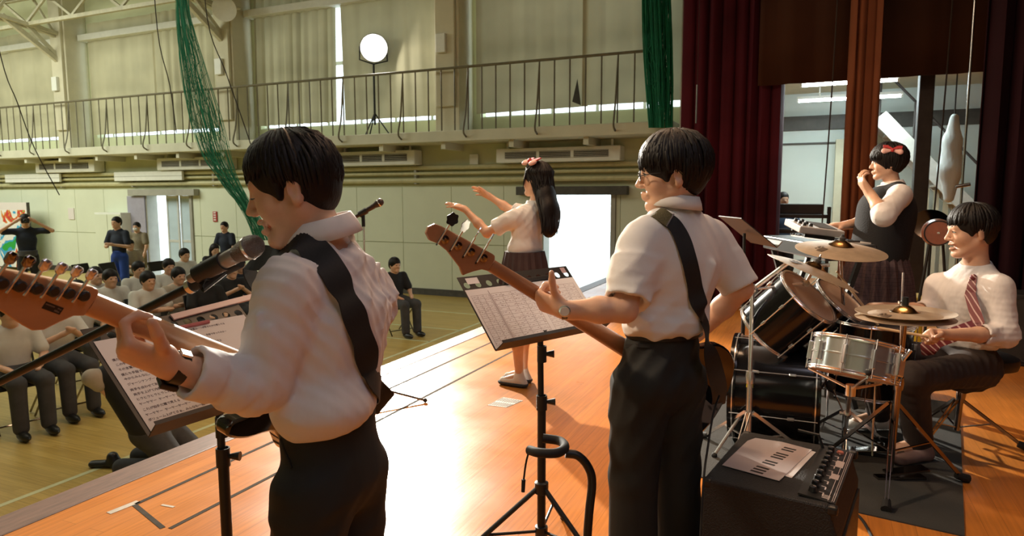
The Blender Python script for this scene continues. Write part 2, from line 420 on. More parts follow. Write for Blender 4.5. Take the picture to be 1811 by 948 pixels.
def curtain(name, a, b, z0, z1, folds, amp, m, parent=None, seed=0, z0b=None, lean=(0, 0), thick=0.0, nz=10):
    """hanging pleated cloth between floor points a and b"""
    rnd = random.Random(seed); a = A3([*a, 0]); b = A3([*b, 0]); L = np.linalg.norm(b-a); d = (b-a)/L; n = A3([-d[1], d[0], 0])
    nx = max(folds*8, 8); ph = [rnd.uniform(0, 6.28) for _ in range(4)]; vs = []
    for j in range(nz+1):
        v = j/nz
        for i in range(nx+1):
            u = i/nx; w = folds*2*PI*u+0.5*math.sin(u*7+ph[0])+0.35*math.sin(v*2.2+u*9+ph[1])*(1-v)
            off = amp*(math.sin(w)+0.35*math.sin(2.3*w+ph[2]))*(0.75+0.25*math.sin(u*13+ph[3]))*(1.15-0.35*v)
            zb = z0 if z0b is None else z0+(z0b-z0)*u
            p = a+d*(u*L+amp*0.4*math.cos(w))+n*off+A3([lean[0], lean[1], 0])*(1-v); p[2] = zb+(z1-zb)*v
            vs.append(p)
    fs = [(j*(nx+1)+i, j*(nx+1)+i+1, (j+1)*(nx+1)+i+1, (j+1)*(nx+1)+i) for j in range(nz) for i in range(nx)]
    q = MB(); q._add(vs, fs)
    ob = q.build(name, m, parent, origin=None if parent is not None else (a[0], a[1], z0), smooth=80)
    if thick:
        s = ob.modifiers.new('thickness', 'SOLIDIFY'); s.thickness = thick
    return ob

# floors ---------------------------------------------------------------
struct(MB().b2((SX, -7, -0.06), (6, 12.9, 0)).build('floor', 'stage_wood', smooth=0))
struct(MB().b2((SX-0.20, -7, -0.05), (SX-0.002, 12.0, 0.003)).build('trim_1', 'nosing', smooth=0, bevel=0.01))
struct(MB().b2((SX-0.12, -7, HF), (SX-0.05, 12.0, -0.05)).build('wall_stage_front', 'fascia', smooth=0))
hf = struct(MB().b2((-40, -9, HF-0.06), (SX-0.05, WY, HF)).build('floor', 'hall_wood', smooth=0))
hf['label'] = 'varnished yellow gymnasium floor below the stage'
la, lb = G(0, 890, HF), G(800, 596, HF)
ln = MB()
lx = (G(164, 827, HF)[0]+G(668, 643, HF)[0])/2
ln.b2((lx-0.025, -9, HF), (lx+0.025, WY-0.3, HF+0.002))
struct(ln.build('court_line', 'line_paint', hf, smooth=0))
for q1, q2 in (((698, 574), (800, 583)), ((780, 551), (834, 556)), ((700, 600), (760, 603))):
    p = G(*q1, HF); y = (p[1]+G(*q2, HF)[1])/2
    struct(MB().b2((-30, y-0.025, HF), (lx if q1[1] > 560 else SX-1.2, y+0.025, HF+0.002)).build('court_line', 'line_paint', hf, smooth=0))
struct(MB().b2((-60, WY+0.25, HF-0.2), (0, 40, HF-0.05)).build('ground_outside', 'outside_ground', smooth=0))

# side wall with two doorways and a band of high windows ----------------
DL = (PY(262, 347, WY)[0], PY(337, 347, WY)[0]); DR = (PY(963, 345, WY)[0], PY(1082, 345, WY)[0]); DZ = 1.42
def wall_with_holes(m, x0, x1, z0, z1, y0, y1, holes):
    xs = sorted({x0, x1, *[h[0] for h in holes], *[h[1] for h in holes]})
    for a, b in zip(xs[:-1], xs[1:]):
        hs = [h for h in holes if h[0] <= a+1e-6 and h[1] >= b-1e-6]
        if not hs: m.b2((a, y0, z0), (b, y1, z1)); continue
        z = z0
        for h in sorted(hs, key=lambda q: q[2]):
            if h[2] > z+1e-6: m.b2((a, y0, z), (b, y1, h[2]))
            z = h[3]
        if z1 > z+1e-6: m.b2((a, y0, z), (b, y1, z1))
WS, WT = 3.02, 6.0
holes = [(DL[0], DL[1], HF, DZ), (DR[0], DR[1], HF, DZ)]
for i in range(len(COLX)):
    a = COLX[i]+0.45; b = (COLX[i+1] if i+1 < len(COLX) else -0.9)-0.45
    if i == 3: b = -1.9
    holes.append((a, b, WS, WT))
mb = MB(); wall_with_holes(mb, -40, 6, HF, 8.0, WY, WY+0.25, holes)
wr = struct(mb.build('wall_right', 'wall_cream', smooth=0))
# wainscot sheets with open joints
pi = 0
xs = np.arange(-27.0, -2.2, 1.24)
for x in xs:
    for z0, z1 in ((HF+0.14, 0.36), (0.375, 1.60)):
        segs = [(x+0.006, x+1.234)]
        for d in (DL, DR):
            if z0 >= DZ: continue
            ns = []
            for a, b in segs:
                if b <= d[0]-0.1 or a >= d[1]+0.1: ns.append((a, b)); continue
                if a < d[0]-0.1: ns.append((a, d[0]-0.1))
                if b > d[1]+0.1: ns.append((d[1]+0.1, b))
            segs = ns
        for a, b in segs:
            if b-a > 0.05: struct(MB().b2((a, WY-0.022, z0), (b, WY+0.01, z1)).build('panel', 'panel_cream', wr, smooth=0))
bb = MB()
for a, b in ((-40, DL[0]-0.1), (DL[1]+0.1, DR[0]-0.1), (DR[1]+0.1, -2.5)): bb.b2((a, WY-0.05, HF), (b, WY, HF+0.14))
struct(bb.build('baseboard_right', 'base_dark', smooth=0))
# columns
zt, zb = PY(769, 232, GYF)[2], PY(769, 251, GYF)[2]; ZR = PY(700, 128, GYF)[2]
for x in COLX:
    c = MB(); c.b2((x-0.28, WY-0.62, zt), (x+0.28, WY, 7.5)); c.b2((x-0.22, WY-0.70, 3.2), (x+0.22, WY-0.62, 7.5))
    struct(c.build('wall_column', 'column_paint', smooth=0, bevel=0.015))
    struct(MB().b2((x-0.16, WY-0.78, 4.25), (x+0.05, WY-0.70, 4.62)).build('trim_2', 'white_paint', smooth=0, bevel=0.01))
# other walls and the roof close the hall
struct(MB().b2((-40.2, -9, HF), (-40, WY, 8)).build('wall_back', 'wall_cream', smooth=0))
struct(MB().b2((-40, -9.2, HF), (6, -9, 8)).build('wall_left', 'wall_cream', smooth=0))
struct(MB().b2((5.9, -9, HF), (6.1, 13.1, 8)).build('wall_stage_back', 'valance_cloth', smooth=0))
struct(MB().b2((-40.2, -9.2, 7.6), (6.1, 13.2, 7.8)).build('ceiling', 'roof_panel', smooth=0))
# proscenium wall beside the stage opening and above it
struct(MB().b2((-1.95, 10.7, HF), (-1.75, WY, 7.6)).build('wall_proscenium', 'grey_paint', smooth=0))
struct(MB().b2((-2.75, -9, 5.2), (-2.45, 9.0, 7.6)).build('wall_proscenium_top', 'grey_paint', smooth=0))

# doors ------------------------------------------------------------------
def doorway(nm, d, boxm, lab):
    r = thing(nm, lab, None, ((d[0]+d[1])/2, WY, HF), kind='structure')
    for a, b in ((d[0]-0.09, d[0]+0.006), (d[1]-0.006, d[1]+0.09)): MB().b2((a, WY-0.06, HF), (b, WY+0.27, DZ+0.055)).build('jamb', 'grey_paint', r, smooth=0, bevel=0.008)
    MB().b2((d[0]-0.55, WY-0.20, DZ+0.0), (d[1]+0.35, WY-0.03, DZ+0.17)).build('track_box', boxm, r, smooth=0, bevel=0.01)
    return r
mat('door_violet', (0.36, 0.34, 0.42), 0.5, var=0.05); mat('frosted', (0.55, 0.68, 0.78), 0.25, var=0.06, vscale=2); mat('alu', (0.72, 0.74, 0.74), 0.35, 0.3, var=0.05)
d1 = doorway('door_1', DL, 'grey_paint', 'left doorway with half open sliding glass doors under a grey track box')
lf = MB().b2((DL[0]-0.72, WY-0.10, HF+0.02), (DL[0]-0.04, WY-0.06, DZ-0.01)).build('sliding_leaf', 'door_violet', d1, smooth=0, bevel=0.006)
w = DL[1]-DL[0]
for i, (a, b) in enumerate(((0.34, 0.62), (0.62, 0.98))):
    fr = MB()
    xa, xb = DL[0]+a*w, DL[0]+b*w; y = WY+0.13+0.05*i
    for q in ((xa, xa+0.05), (xb-0.05, xb)): fr.b2((q[0], y-0.02, HF), (q[1], y+0.02, DZ))
    for z in (HF, HF+0.95, DZ-0.07): fr.b2((xa+0.04, y-0.017, z), (xb-0.04, y+0.017, z+0.068))
    o = fr.build('glass_door', 'alu', d1, smooth=0)
    MB().b2((xa+0.05, y-0.006, HF+0.07), (xb-0.05, y+0.006, DZ-0.07)).build('pane', 'frosted', o, smooth=0)
d2 = doorway('door_2', DR, 'base_dark', 'wide open doorway full of daylight beside the stage')
mat('mat_blue', (0.10, 0.17, 0.24), 0.3, var=0.2)
mp_ = thing('floor_mat', 'dark blue mat lying on the hall floor before the bright doorway', 'mat', (DR[1]-0.1, WY-1.3, HF))
MB().b2((DR[1]-1.2, WY-1.9, HF), (DR[1]+1.0, WY-0.15, HF+0.03)).build('pad', 'mat_blue', mp_, smooth=0, bevel=0.01)

# gallery ----------------------------------------------------------------
zt, zb = PY(769, 232, GYF)[2], PY(769, 251, GYF)[2]; ZR = PY(700, 128, GYF)[2]
sl = MB().b2((-38, GYF, zb), (-2.3, WY, zt)).build('gallery_slab', 'slab_paint', smooth=0, bevel=0.012); struct(sl)
for x in np.arange(-27.9, -3, 1.5): struct(MB().b2((x-0.05, GYF+0.1, zb-0.14), (x+0.05, WY, zb)).build('joist', 'slab_paint', sl, smooth=0))
rl = thing('gallery_railing', 'long brown steel railing with balusters and slanted braces along the gallery', 'railing', (-12, GYF+0.05, zt))
MB().tube([(-28, GYF+0.05, ZR), (-2.4, GYF+0.05, ZR)], 0.026, 8).build('top_rail', 'rail_paint', rl)
bal = None
for i, x in enumerate(np.arange(-27.9, -2.4, 0.3)):
    if bal is None:
        bal = MB().tube([(0, 0, 0), (0, 0, ZR-zt)], 0.015, 6).mesh('baluster'); bal.materials.append(MATS['rail_paint'])
        brc = MB().tube(spline([(0, 0, (ZR-zt)*0.93), (-0.02, -0.07, 0.35), (-0.02, -0.17, -0.03), (-0.02, -0.06, -0.14)], 5), 0.018, 6).mesh('brace'); brc.materials.append(MATS['rail_paint'])
    ob = bpy.data.objects.new('baluster', bal); COL.objects.link(ob); ob.parent = rl; ob.location = (x+12, 0, 0)
    if i % 5 == 2:
        ob = bpy.data.objects.new('brace', brc); COL.objects.link(ob); ob.parent = rl; ob.location = (x+12, 0, 0)
# air conditioners under the gallery
def aircon(px0, px1, py0, py1, lab):
    y = WY-0.34; x0 = PY(px0, (py0+py1)/2, y)[0]; x1 = PY(px1, (py0+py1)/2, y)[0]; z1 = PY((px0+px1)/2, py0, y)[2]; z0 = PY((px0+px1)/2, py1, y)[2]
    r = thing('air_conditioner', lab, 'air conditioner', ((x0+x1)/2, WY, z0), 'wall units under the gallery')
    MB().b2((x0, y, z0), (x1, WY-0.02, z1)).build('housing', 'white_paint', r, smooth=0, bevel=0.02)
    h = z1-z0; w = x1-x0; g = (x0+0.08*w, x1-0.09*w, z0+0.28*h, z0+0.74*h)
    MB().b2((g[0], y-0.012, g[2]), (g[1], y+0.01, g[3])).build('grille', 'dark_gap', r, smooth=0)
    for k in range(4): MB().b2((g[0], y-0.022, g[2]+(k+0.5)*(g[3]-g[2])/4-0.008), (g[1], y-0.010, g[2]+(k+0.5)*(g[3]-g[2])/4+0.008)).build('slat', 'grey_paint', r, smooth=0)
    for k in (1, 2): MB().b2((g[0]+k*(g[1]-g[0])/3-0.03, y-0.026, g[2]), (g[0]+k*(g[1]-g[0])/3+0.03, y-0.008, g[3])).build('divider', 'white_paint', r, smooth=0)
    for q in (x0+0.2, x1-0.2): MB().b2((q-0.02, WY-0.2, z1), (q+0.02, WY-0.16, zb)).build('hanger', 'white_paint', r, smooth=0)
aircon(62, 166, 283, 305, 'leftmost complete white air conditioner under the gallery')
aircon(277, 402, 278, 300, 'white air conditioner under the gallery crossed by the green net')
aircon(590, 733, 267, 293, 'white air conditioner under the gallery right of the front guitarist\'s head')
aircon(877, 1097, 260, 286, 'white air conditioner under the gallery above the bright right doorway')
# pipes along the wall and small wall fittings
for i, (py, r_) in enumerate(((298, 0.05), (308, 0.035), (320, 0.055))):
    z = PY(700, py, WY-0.1)[2]
    pp = thing('wall_pipe', ['upper painted pipe running along the wall below the air conditioners', 'thin middle painted pipe running along the wall', 'lowest and thickest painted pipe running along the wall'][i], 'pipe', (-12, WY-0.1, z))
    MB().tube([(-30, WY-0.1, z), (-2.5, WY-0.1, z)], r_, 8).build('run', 'pipe_paint', pp)
    for x in np.arange(-26, -3, 3): MB().b2((x-0.03, WY-0.12, z-r_-0.02), (x+0.03, WY, z+r_+0.02)).build('clip', 'grey_paint', pp, smooth=0)
# seat-back boards behind the pipes (sun-lit boxes at left)
for a, b, lab in ((12, 108, 'long pale cable duct below the leftmost air conditioner'), (205, 325, 'long pale cable duct above the left doorway')):
    x0, x1 = PY(a, 312, WY-0.2)[0], PY(b, 312, WY-0.2)[0]; z = PY(60, 314, WY-0.2)[2]
    t_ = thing('cable_duct', lab, 'duct', ((x0+x1)/2, WY, z)); MB().b2((x0, WY-0.26, z-0.14), (x1, WY-0.19, z+0.10)).build('cover', 'white_paint', t_, smooth=0, bevel=0.01)
    MB().b2((x0, WY-0.265, z-0.03), (x1, WY-0.25, z-0.02)).build('joint', 'grey_paint', t_, smooth=0)

# window curtains: two cloths to a bay, daylight under them ---------------
def zc(px, py): return PY(px, py, WY-0.12)[2]
cur = [(-24.5, -21.9, 3.10), (-21.9, -19.2, 3.10), (-18.45, -15.8, 3.10), (-15.9, -13.25, 3.10), (-12.45, -10.05, 3.09), (-9.87, -7.3, 3.10), (-6.5, -4.1, 3.09), (-4.2, -1.9, 3.13)]
labs = {2: 'cream window curtain on the left bay hanging nearly flat', 3: 'cream window curtain pleated beside the green net', 4: 'olive pleated curtain left of the bright vertical slit', 5: 'olive curtain behind the blazing spotlight',
        6: 'olive window curtain left of the overlapping fold by the stage', 7: 'olive window curtain overlapping beside the stage curtain', 1: 'cream window curtain left of the leftmost visible column', 0: 'cream window curtain at the far left edge of the gallery'}
for i, (a, b, z) in enumerate(cur):
    o = curtain('window_curtain', (a, WY-0.10-(0.05 if i % 2 else 0)), (b, WY-0.10-(0.05 if i % 2 else 0)), z, 6.1, 9 if i in (3, 4) else 6, 0.045 if i in (3, 4) else 0.018, 'window_curtain', None, i, z0b=z+(0.03 if i == 6 else 0.0), lean=(-0.07 if i == 4 else (0.07 if i == 5 else 0), 0))
    tag(o, labs.get(i, 'cream window curtain far along the gallery'), 'curtain', 'window curtains along the gallery')
for i in range(len(COLX)):
    a = COLX[i]+0.32; b = (COLX[i+1] if i+1 < len(COLX) else -2.0)-0.32
    struct(MB().b2((a, WY-0.30, 5.62), (b, WY-0.02, 5.78)).build('trim_3', 'white_paint', smooth=0, bevel=0.01))
# slim mullions behind the curtains
mu = MB()
for x in np.arange(-30, -1.5, 0.93): mu.b2((x-0.03, WY+0.10, WS), (x+0.03, WY+0.16, WT))
mu.b2((-38, WY+0.10, 4.4), (-1, WY+0.16, 4.48)); mu.b2((-38, WY+0.08, WS-0.02), (-1, WY+0.2, WS+0.03))
struct(mu.build('window_1', 'alu', smooth=0))

# roof steel ---------------------------------------------------------------
for ti, x in enumerate((-24.9, -18.9, -12.9)):
    r = thing('roof_truss', ['far lattice roof truss of cream steel at the top left corner', 'cream lattice roof truss bearing on the left column', 'cream lattice roof truss bearing on the column behind the front guitarist'][ti], 'truss', (x, WY-0.6, 5.6))
    za, zbm = 6.9, 5.75
    for z0, z1, nm in ((zbm, zbm+0.9, 'bottom_chord'), (za, za+0.5, 'top_chord')):
        for s in (-0.12, 0.12): MB().bar((x+s, WY-0.6, z0), (x+s, 3, z1), 0.07, 0.09).build(nm, 'truss_paint', r, smooth=0)
    ys = np.linspace(WY-0.7, 3.2, 13)
    for k in range(12):
        t0, t1 = (WY-0.6-ys[k])/9.3, (WY-0.6-ys[k+1])/9.3
        lo_, hi_ = (x, ys[k], zbm+0.9*t0), (x, ys[k+1], za+0.5*t1)
        if k % 2: lo_, hi_ = (x, ys[k+1], zbm+0.9*t1), (x, ys[k], za+0.5*t0)
        MB().bar(lo_, hi_, 0.05, 0.06).build('diagonal', 'truss_paint', r, smooth=0)
    MB().bar((x, WY-0.65, 5.05), (x, WY-2.0, 5.95), 0.10, 0.12).build('knee_brace', 'truss_paint', r, smooth=0)
for yi, y in enumerate((11.2, 9.6, 8.0)):
    o = MB().bar((-34, y, 6.55+0.1*yi), (-3, y, 6.55+0.1*yi), 0.10, 0.14).build('roof_beam', 'truss_paint', origin=None, smooth=0); struct(o)
for k, x in enumerate(np.arange(-24, -12, 1.6)):
    o = MB().bar((x, 11.2, 6.5), (x+1.2, 9.6, 6.6), 0.05, 0.05).build('roof_brace', 'truss_paint', smooth=0); struct(o)

# lattice girder along the wall heads
gd = thing('roof_girder', 'long cream lattice girder under the roof at the top left', 'truss', (-18.9, 11.5, 5.85))
for z, nm in ((5.85, 'bottom_chord'), (6.5, 'top_chord')): MB().bar((-27, 11.5, z), (-11.5, 11.5, z), 0.09, 0.09).build(nm, 'truss_paint', gd, smooth=0)
for k, x in enumerate(np.arange(-27, -12, 0.9)):
    a_, b_ = ((x, 11.5, 5.88), (x+0.9, 11.5, 6.47)) if k % 2 else ((x, 11.5, 6.47), (x+0.9, 11.5, 5.88))
    MB().bar(a_, b_, 0.05, 0.06).build('diagonal', 'truss_paint', gd, smooth=0)
for x in (-24.9, -18.9, -12.9): MB().bar((x, 11.5, 5.9), (x, WY-0.6, 5.7), 0.10, 0.14).build('bracket', 'truss_paint', gd, smooth=0); MB().bar((x, 11.5, 5.85), (x, WY-0.62, 5.15), 0.07, 0.09).build('knee_brace', 'truss_paint', gd, smooth=0)
for k, x in enumerate((-23.0, -20.5, -16.5, -14.2)):
    lp_ = thing('high_bay_lamp', ['leftmost', 'second', 'third', 'rightmost'][k]+' dull grey high-bay lamp hanging in the roof at the top left', 'lamp', (x, 10.6, 6.1), 'high-bay lamps in the roof'); MB().lathe([(0, .30), (.06, .30), (.08, .20), (.22, .02), (.23, 0), (.21, 0), (0, .12)], (x, 10.6, 6.0), UP, 20).build('shade', 'grey_paint', lp_); MB().tube([(x, 10.6, 6.3), (x, 10.6, 7.6)], 0.012, 6).build('rod', 'grey_paint', lp_)

# stage surround --------------------------------------------------------------
mat('wing_white', (0.62, 0.70, 0.66), 0.7, var=0.05, vscale=0.7); mat('wing_cream', (0.55, 0.53, 0.38), 0.7, var=0.05)
mat('wing_dark', (0.035, 0.028, 0.024), 0.7, var=0.2); mat('stair_paint', (0.55, 0.55, 0.50), 0.5, var=0.08); mat('door_brown', (0.09, 0.03, 0.02), 0.5, var=0.1)
c0 = PY(1196, 400, 9.0); c1 = PY(1374, 400, 9.0)
tag(curtain('stage_curtain', (c0[0], 9.0), (c1[0], 9.05), 0.01, 7.0, 8, 0.09, 'maroon_velvet', None, 21, thick=0.008, nz=14), 'deep maroon front curtain gathered beside the bright doorway', 'curtain')
c0 = PY(1722, 300, 7.2)
tag(curtain('stage_curtain', (c0[0], 7.2), (c0[0]+2.6, 7.0), 0.01, 7.0, 14, 0.07, 'dark_velvet', None, 22, thick=0.008, nz=14), 'dark maroon side curtain behind the drummer', 'curtain')
c0 = PY(1492, 250, 8.55); c1 = PY(1547, 250, 8.55)
tag(curtain('leg_drape', (c0[0], 8.55), (c1[0], 8.55), 0.01, 7.0, 4, 0.07, 'brown_drape', None, 23, thick=0.008, nz=14), 'narrow brown drape hanging behind the girl at the keyboard', 'curtain')
vz = PY(1500, 142, 8.9)[2]
tag(curtain('valance', (-0.7, 8.9), (2.6, 8.9), vz, 7.2, 7, 0.02, 'valance_cloth', None, 24, thick=0.01, nz=4), 'dark brown border cloth over the wing opening', 'curtain')
x0 = PY(1640, 150, 9.2)[0]; x1 = PY(1612, 400, 9.2)[0]
struct(MB().b2((x0-0.08, 9.15, 0), (x0+0.07, 9.35, 3.4)).build('wing_post', 'wing_dark', smooth=0, bevel=0.01))
# wing room behind
struct(MB().b2((-1.75, 12.6, 0), (6, 12.75, 3.6)).build('wall_wing_back', 'wing_white', smooth=0))
struct(MB().b2((-1.75, 10.7, 0), (-1.65, 12.75, 3.6)).build('wall_wing_left', 'wing_cream', smooth=0))
struct(MB().b2((5.2, 9.2, 0), (5.4, 12.75, 3.6)).build('wall_wing_right', 'wing_cream', smooth=0))
struct(MB().b2((-1.65, 9.2, 3.1), (6, 12.75, 3.2)).build('ceiling_wing', 'wing_cream', smooth=0))
zz = PY(1440, 205, 12.6)[2]; z2 = PY(1440, 230, 12.6)[2]
struct(MB().b2((-1.6, 12.55, z2), (5.2, 12.6, zz)).build('trim_4', 'base_dark', smooth=0))
z3 = PY(1440, 252, 12.58)[2]
struct(MB().b2((-1.6, 12.57, z3-0.03), (PY(1478, 250, 12.58)[0], 12.6, z3+0.0)).build('trim_5', 'base_dark', smooth=0))
a = PY(1478, 260, 12.4)[0]
struct(MB().b2((a, 12.3, 0), (a+0.35, 12.6, z3+0.02)).build('wall_pier', 'wing_cream', smooth=0))

fl_ = PY(1020, 165, WY-0.22); t_ = thing('curtain_gap', 'small dark triangular flap for the gap in the olive curtain near the stage', 'patch', fl_)
q_ = [PY(1021, 140, WY-0.22), PY(1012, 180, WY-0.24), PY(1027, 186, WY-0.20)]; MB()._add(q_+[p+A3((0, .012, 0)) for p in q_], [(0, 1, 2), (3, 5, 4), (0, 3, 4, 1), (1, 4, 5, 2), (2, 5, 3, 0)]).build('patch', 'base_dark', t_, smooth=0)  # added dark sheet stands in for the open gap in the curtain

# ------------------------------------------------------------------ people: shared anatomy
mat('skin', (0.68, 0.41, 0.275), 0.42, var=0.05, vscale=25, sub=0.12, spec=0.4)
mat('lip', (0.50, 0.20, 0.16), 0.35, var=0.05, vscale=60)
mat('hair_black', (0.007, 0.005, 0.0045), 0.55, bump=0.2, bscale=60, stretch=(3, 3, 0.5), spec=0.3)
mat('eye_white', (0.75, 0.72, 0.68), 0.2, var=0.02); mat('iris', (0.015, 0.01, 0.008), 0.1, var=0.1); mat('teeth', (0.8, 0.76, 0.68), 0.25, var=0.02)
mat('shirt_white', (0.74, 0.71, 0.70), 0.75, var=0.03, vscale=3, bump=0.35, bscale=9, stretch=(1.0, 1.0, 0.6), spec=0.2)
mat('polo_white', (0.74, 0.72, 0.70), 0.85, var=0.03, vscale=3, bump=0.25, bscale=14, spec=0.15)
mat('trouser_black', (0.022, 0.023, 0.021), 0.75, var=0.2, vscale=5, bump=0.3, bscale=10, stretch=(1, 1, 0.35), spec=0.3)
mat('trouser_brown', (0.045, 0.035, 0.033), 0.75, var=0.2, vscale=5, bump=0.3, bscale=10, spec=0.3)
mat('black_leather', (0.012, 0.012, 0.012), 0.4, bump=0.1, bscale=80); mat('black_strap', (0.008, 0.008, 0.008), 0.7, bump=0.04, bscale=200)
mat('sock_white', (0.75, 0.72, 0.68), 0.9, bump=0.3, bscale=90); mat('sock_grey', (0.05, 0.055, 0.06), 0.9, bump=0.2, bscale=80)
mat('seam', (0.48, 0.44, 0.44), 0.8, var=0.05)
mat('black_plastic', (0.012, 0.012, 0.013), 0.4, var=0.1); mat('chrome', (0.80, 0.80, 0.80), 0.20, 0.85, var=0.02); mat('screen_black', (0.02, 0.008, 0.006), 0.08, coat=0.6, var=0.1)
mat('black_metal', (0.014, 0.014, 0.014), 0.42, 0.2, var=0.15)
mat('rubber', (0.012, 0.012, 0.012), 0.75, var=0.2)

for n_ in MATS['shirt_white'].node_tree.nodes:
    if n_.bl_idname == 'ShaderNodeBump': n_.inputs['Distance'].default_value = 0.05; n_.inputs['Strength'].default_value = 0.3
def rot(v, ax, deg):
    a = math.radians(deg); ax = nrm(ax); v = A3(v)
    return v*math.cos(a)+np.cross(ax, v)*math.sin(a)+ax*(ax@v)*(1-math.cos(a))
class Head:
    """local frame: f forward, l left, u up; origin midway between the ear holes"""
    def __init__(s, o, f, u=(0, 0, 1), sc=1.0, tilt=0):
        s.o = A3(o); s.f = nrm(f); u = A3(u); s.l = nrm(np.cross(u, s.f)); s.u = np.cross(s.f, s.l); s.sc = sc
        if tilt: s.l = rot(s.l, s.f, tilt); s.u = rot(s.u, s.f, tilt)
        s.R = np.stack([s.f, s.l, s.u], 1)
    def T(s, a, b, c): return s.o+(s.f*a+s.l*b+s.u*c)*s.sc
    def prims(s, mouth=0.0, smile=0.0, jaw=1.0, fine=False):
        T, k = s.T, s.sc; R = s.R; E = lambda c, r, kk: ell(T(*c), A3(r)*k, R, kk*k)
        C = lambda a, b, ra, rb, kk: cap(T(*a), T(*b), ra*k, rb*k, kk*k)
        md = mouth*0.018
        P = [E((-.008, 0, .045), (.094, .076, .086), .02), E((.030, 0, -.005), (.060, .060, .080), .03)]
        for q in (1, -1):
            P += [C((-.002, .050*q, -.045), (.062, .022*q, -.088-md), .023*jaw, .020*jaw, .03), E((.052, .034*q, -.022), (.033, .030, .032), .025)]
        P += [E((.070, 0, -.090-md), (.022, .024, .018), .022), C((.076, .030, .032), (.076, -.030, .032), .016, .016, .02)]
        P += [C((.088, 0, .022), (.1115, 0, -.020), .0075, .0105, .014), E((.101, .0125, -.026), (.010, .008, .008), .007), E((.101, -.0125, -.026), (.010, .008, .008), .007)]
        for q in (1, -1):
            P += [sub(E((.099, .031*q, .010), (.012, .019, .011), .012)), E((.0765, .031*q, .009), (.0145, .0165, .0125), .005)]
        P += [C((.087, .020+.004*smile, -.054+.006*smile), (.096, 0, -.050), .0062, .0075, .008), C((.087, -.020-.004*smile, -.054+.006*smile), (.096, 0, -.050), .0062, .0075, .008)]
        P += [C((.085, .018, -.058-md), (.092, 0, -.062-md), .0062, .0085, .008), C((.085, -.018, -.058-md), (.092, 0, -.062-md), .0062, .0085, .008)]
        P += [sub(E((.094, 0, -.0560-md*.5), (.020, .021+.006*smile, .0010+md*.50), .003))]
        for q in (1, -1):
            ax = np.stack([rot(s.f, s.u, 22*q), rot(s.l, s.u, 22*q), s.u], 1)
            P += [ell(T(-.012, .078*q, .001), A3((.0195, .0085, .0315))*k, ax, .005*k), ell(T(-.010, .080*q, -.025), A3((.011, .007, .011))*k, R, .007*k)]
            if fine: P += [sub(ell(T(-.006, .0885*q, .003), A3((.0115, .0075, .0185))*k, ax, .004*k))]
        return P
    def neck(s, to, r0=.052, r1=.058): return [cap(s.T(-.022, 0, -.045), to, r0*s.sc, r1*s.sc, .035*s.sc)]
    def features(s, parent, mouth=0.0, closed=0.0, brow=(0.012, 0.009, 0.008), near=True, teeth=True):
        T, k = s.T, s.sc
        for q in (1, -1):
            b = MB(); b.tube([T(.090, .012*q, .035), T(.092, .026*q, .040), T(.083, .045*q, .036)], [.0035*k, .004*k, .0015*k], 6).build('eyebrow', 'hair_black', parent)
            if closed < 0.6:
                e = MB().ball(T(.0805, .031*q, .009), A3((.0125, .0135, .0070*(1-closed)))*k, s.R, 14, 8).build('eye', 'eye_white', parent)
                MB().ball(T(.0885, .031*q, .009), A3((.005, .0056, .0056*(1-closed)))*k, s.R, 10, 6).build('iris', 'iris', e)
            MB().tube([T(.090, .016*q, .012-.008*closed), T(.0945, .031*q, .017-.013*closed), T(.084, .048*q, .011-.007*closed)], [.001*k, .0022*k, .001*k], 5).build('eyelashes', 'hair_black', parent)
        md = mouth*0.018
        lp = MB().tube([T(.083, .021, -.0545), T(.0945, .008, -.0510), T(.0968, 0, -.0515), T(.0945, -.008, -.0510), T(.083, -.021, -.0545)], [.0012*k, .0040*k, .0038*k, .0040*k, .0012*k], 7)
        lp.tube([T(.081, .019, -.0580-md*.8), T(.0915, .008, -.0600-md), T(.093, 0, -.0605-md), T(.0915, -.008, -.0600-md), T(.081, -.019, -.0580-md*.8)], [.0012*k, .0044*k, .0048*k, .0044*k, .0012*k], 7)
        lp.build('lips', 'lip', parent)
        if mouth > 0.3 and teeth: MB().tube([T(.080, .015, -.053), T(.092, 0, -.0535), T(.080, -.015, -.053)], .0042*k, 6).build('teeth', 'teeth', parent)

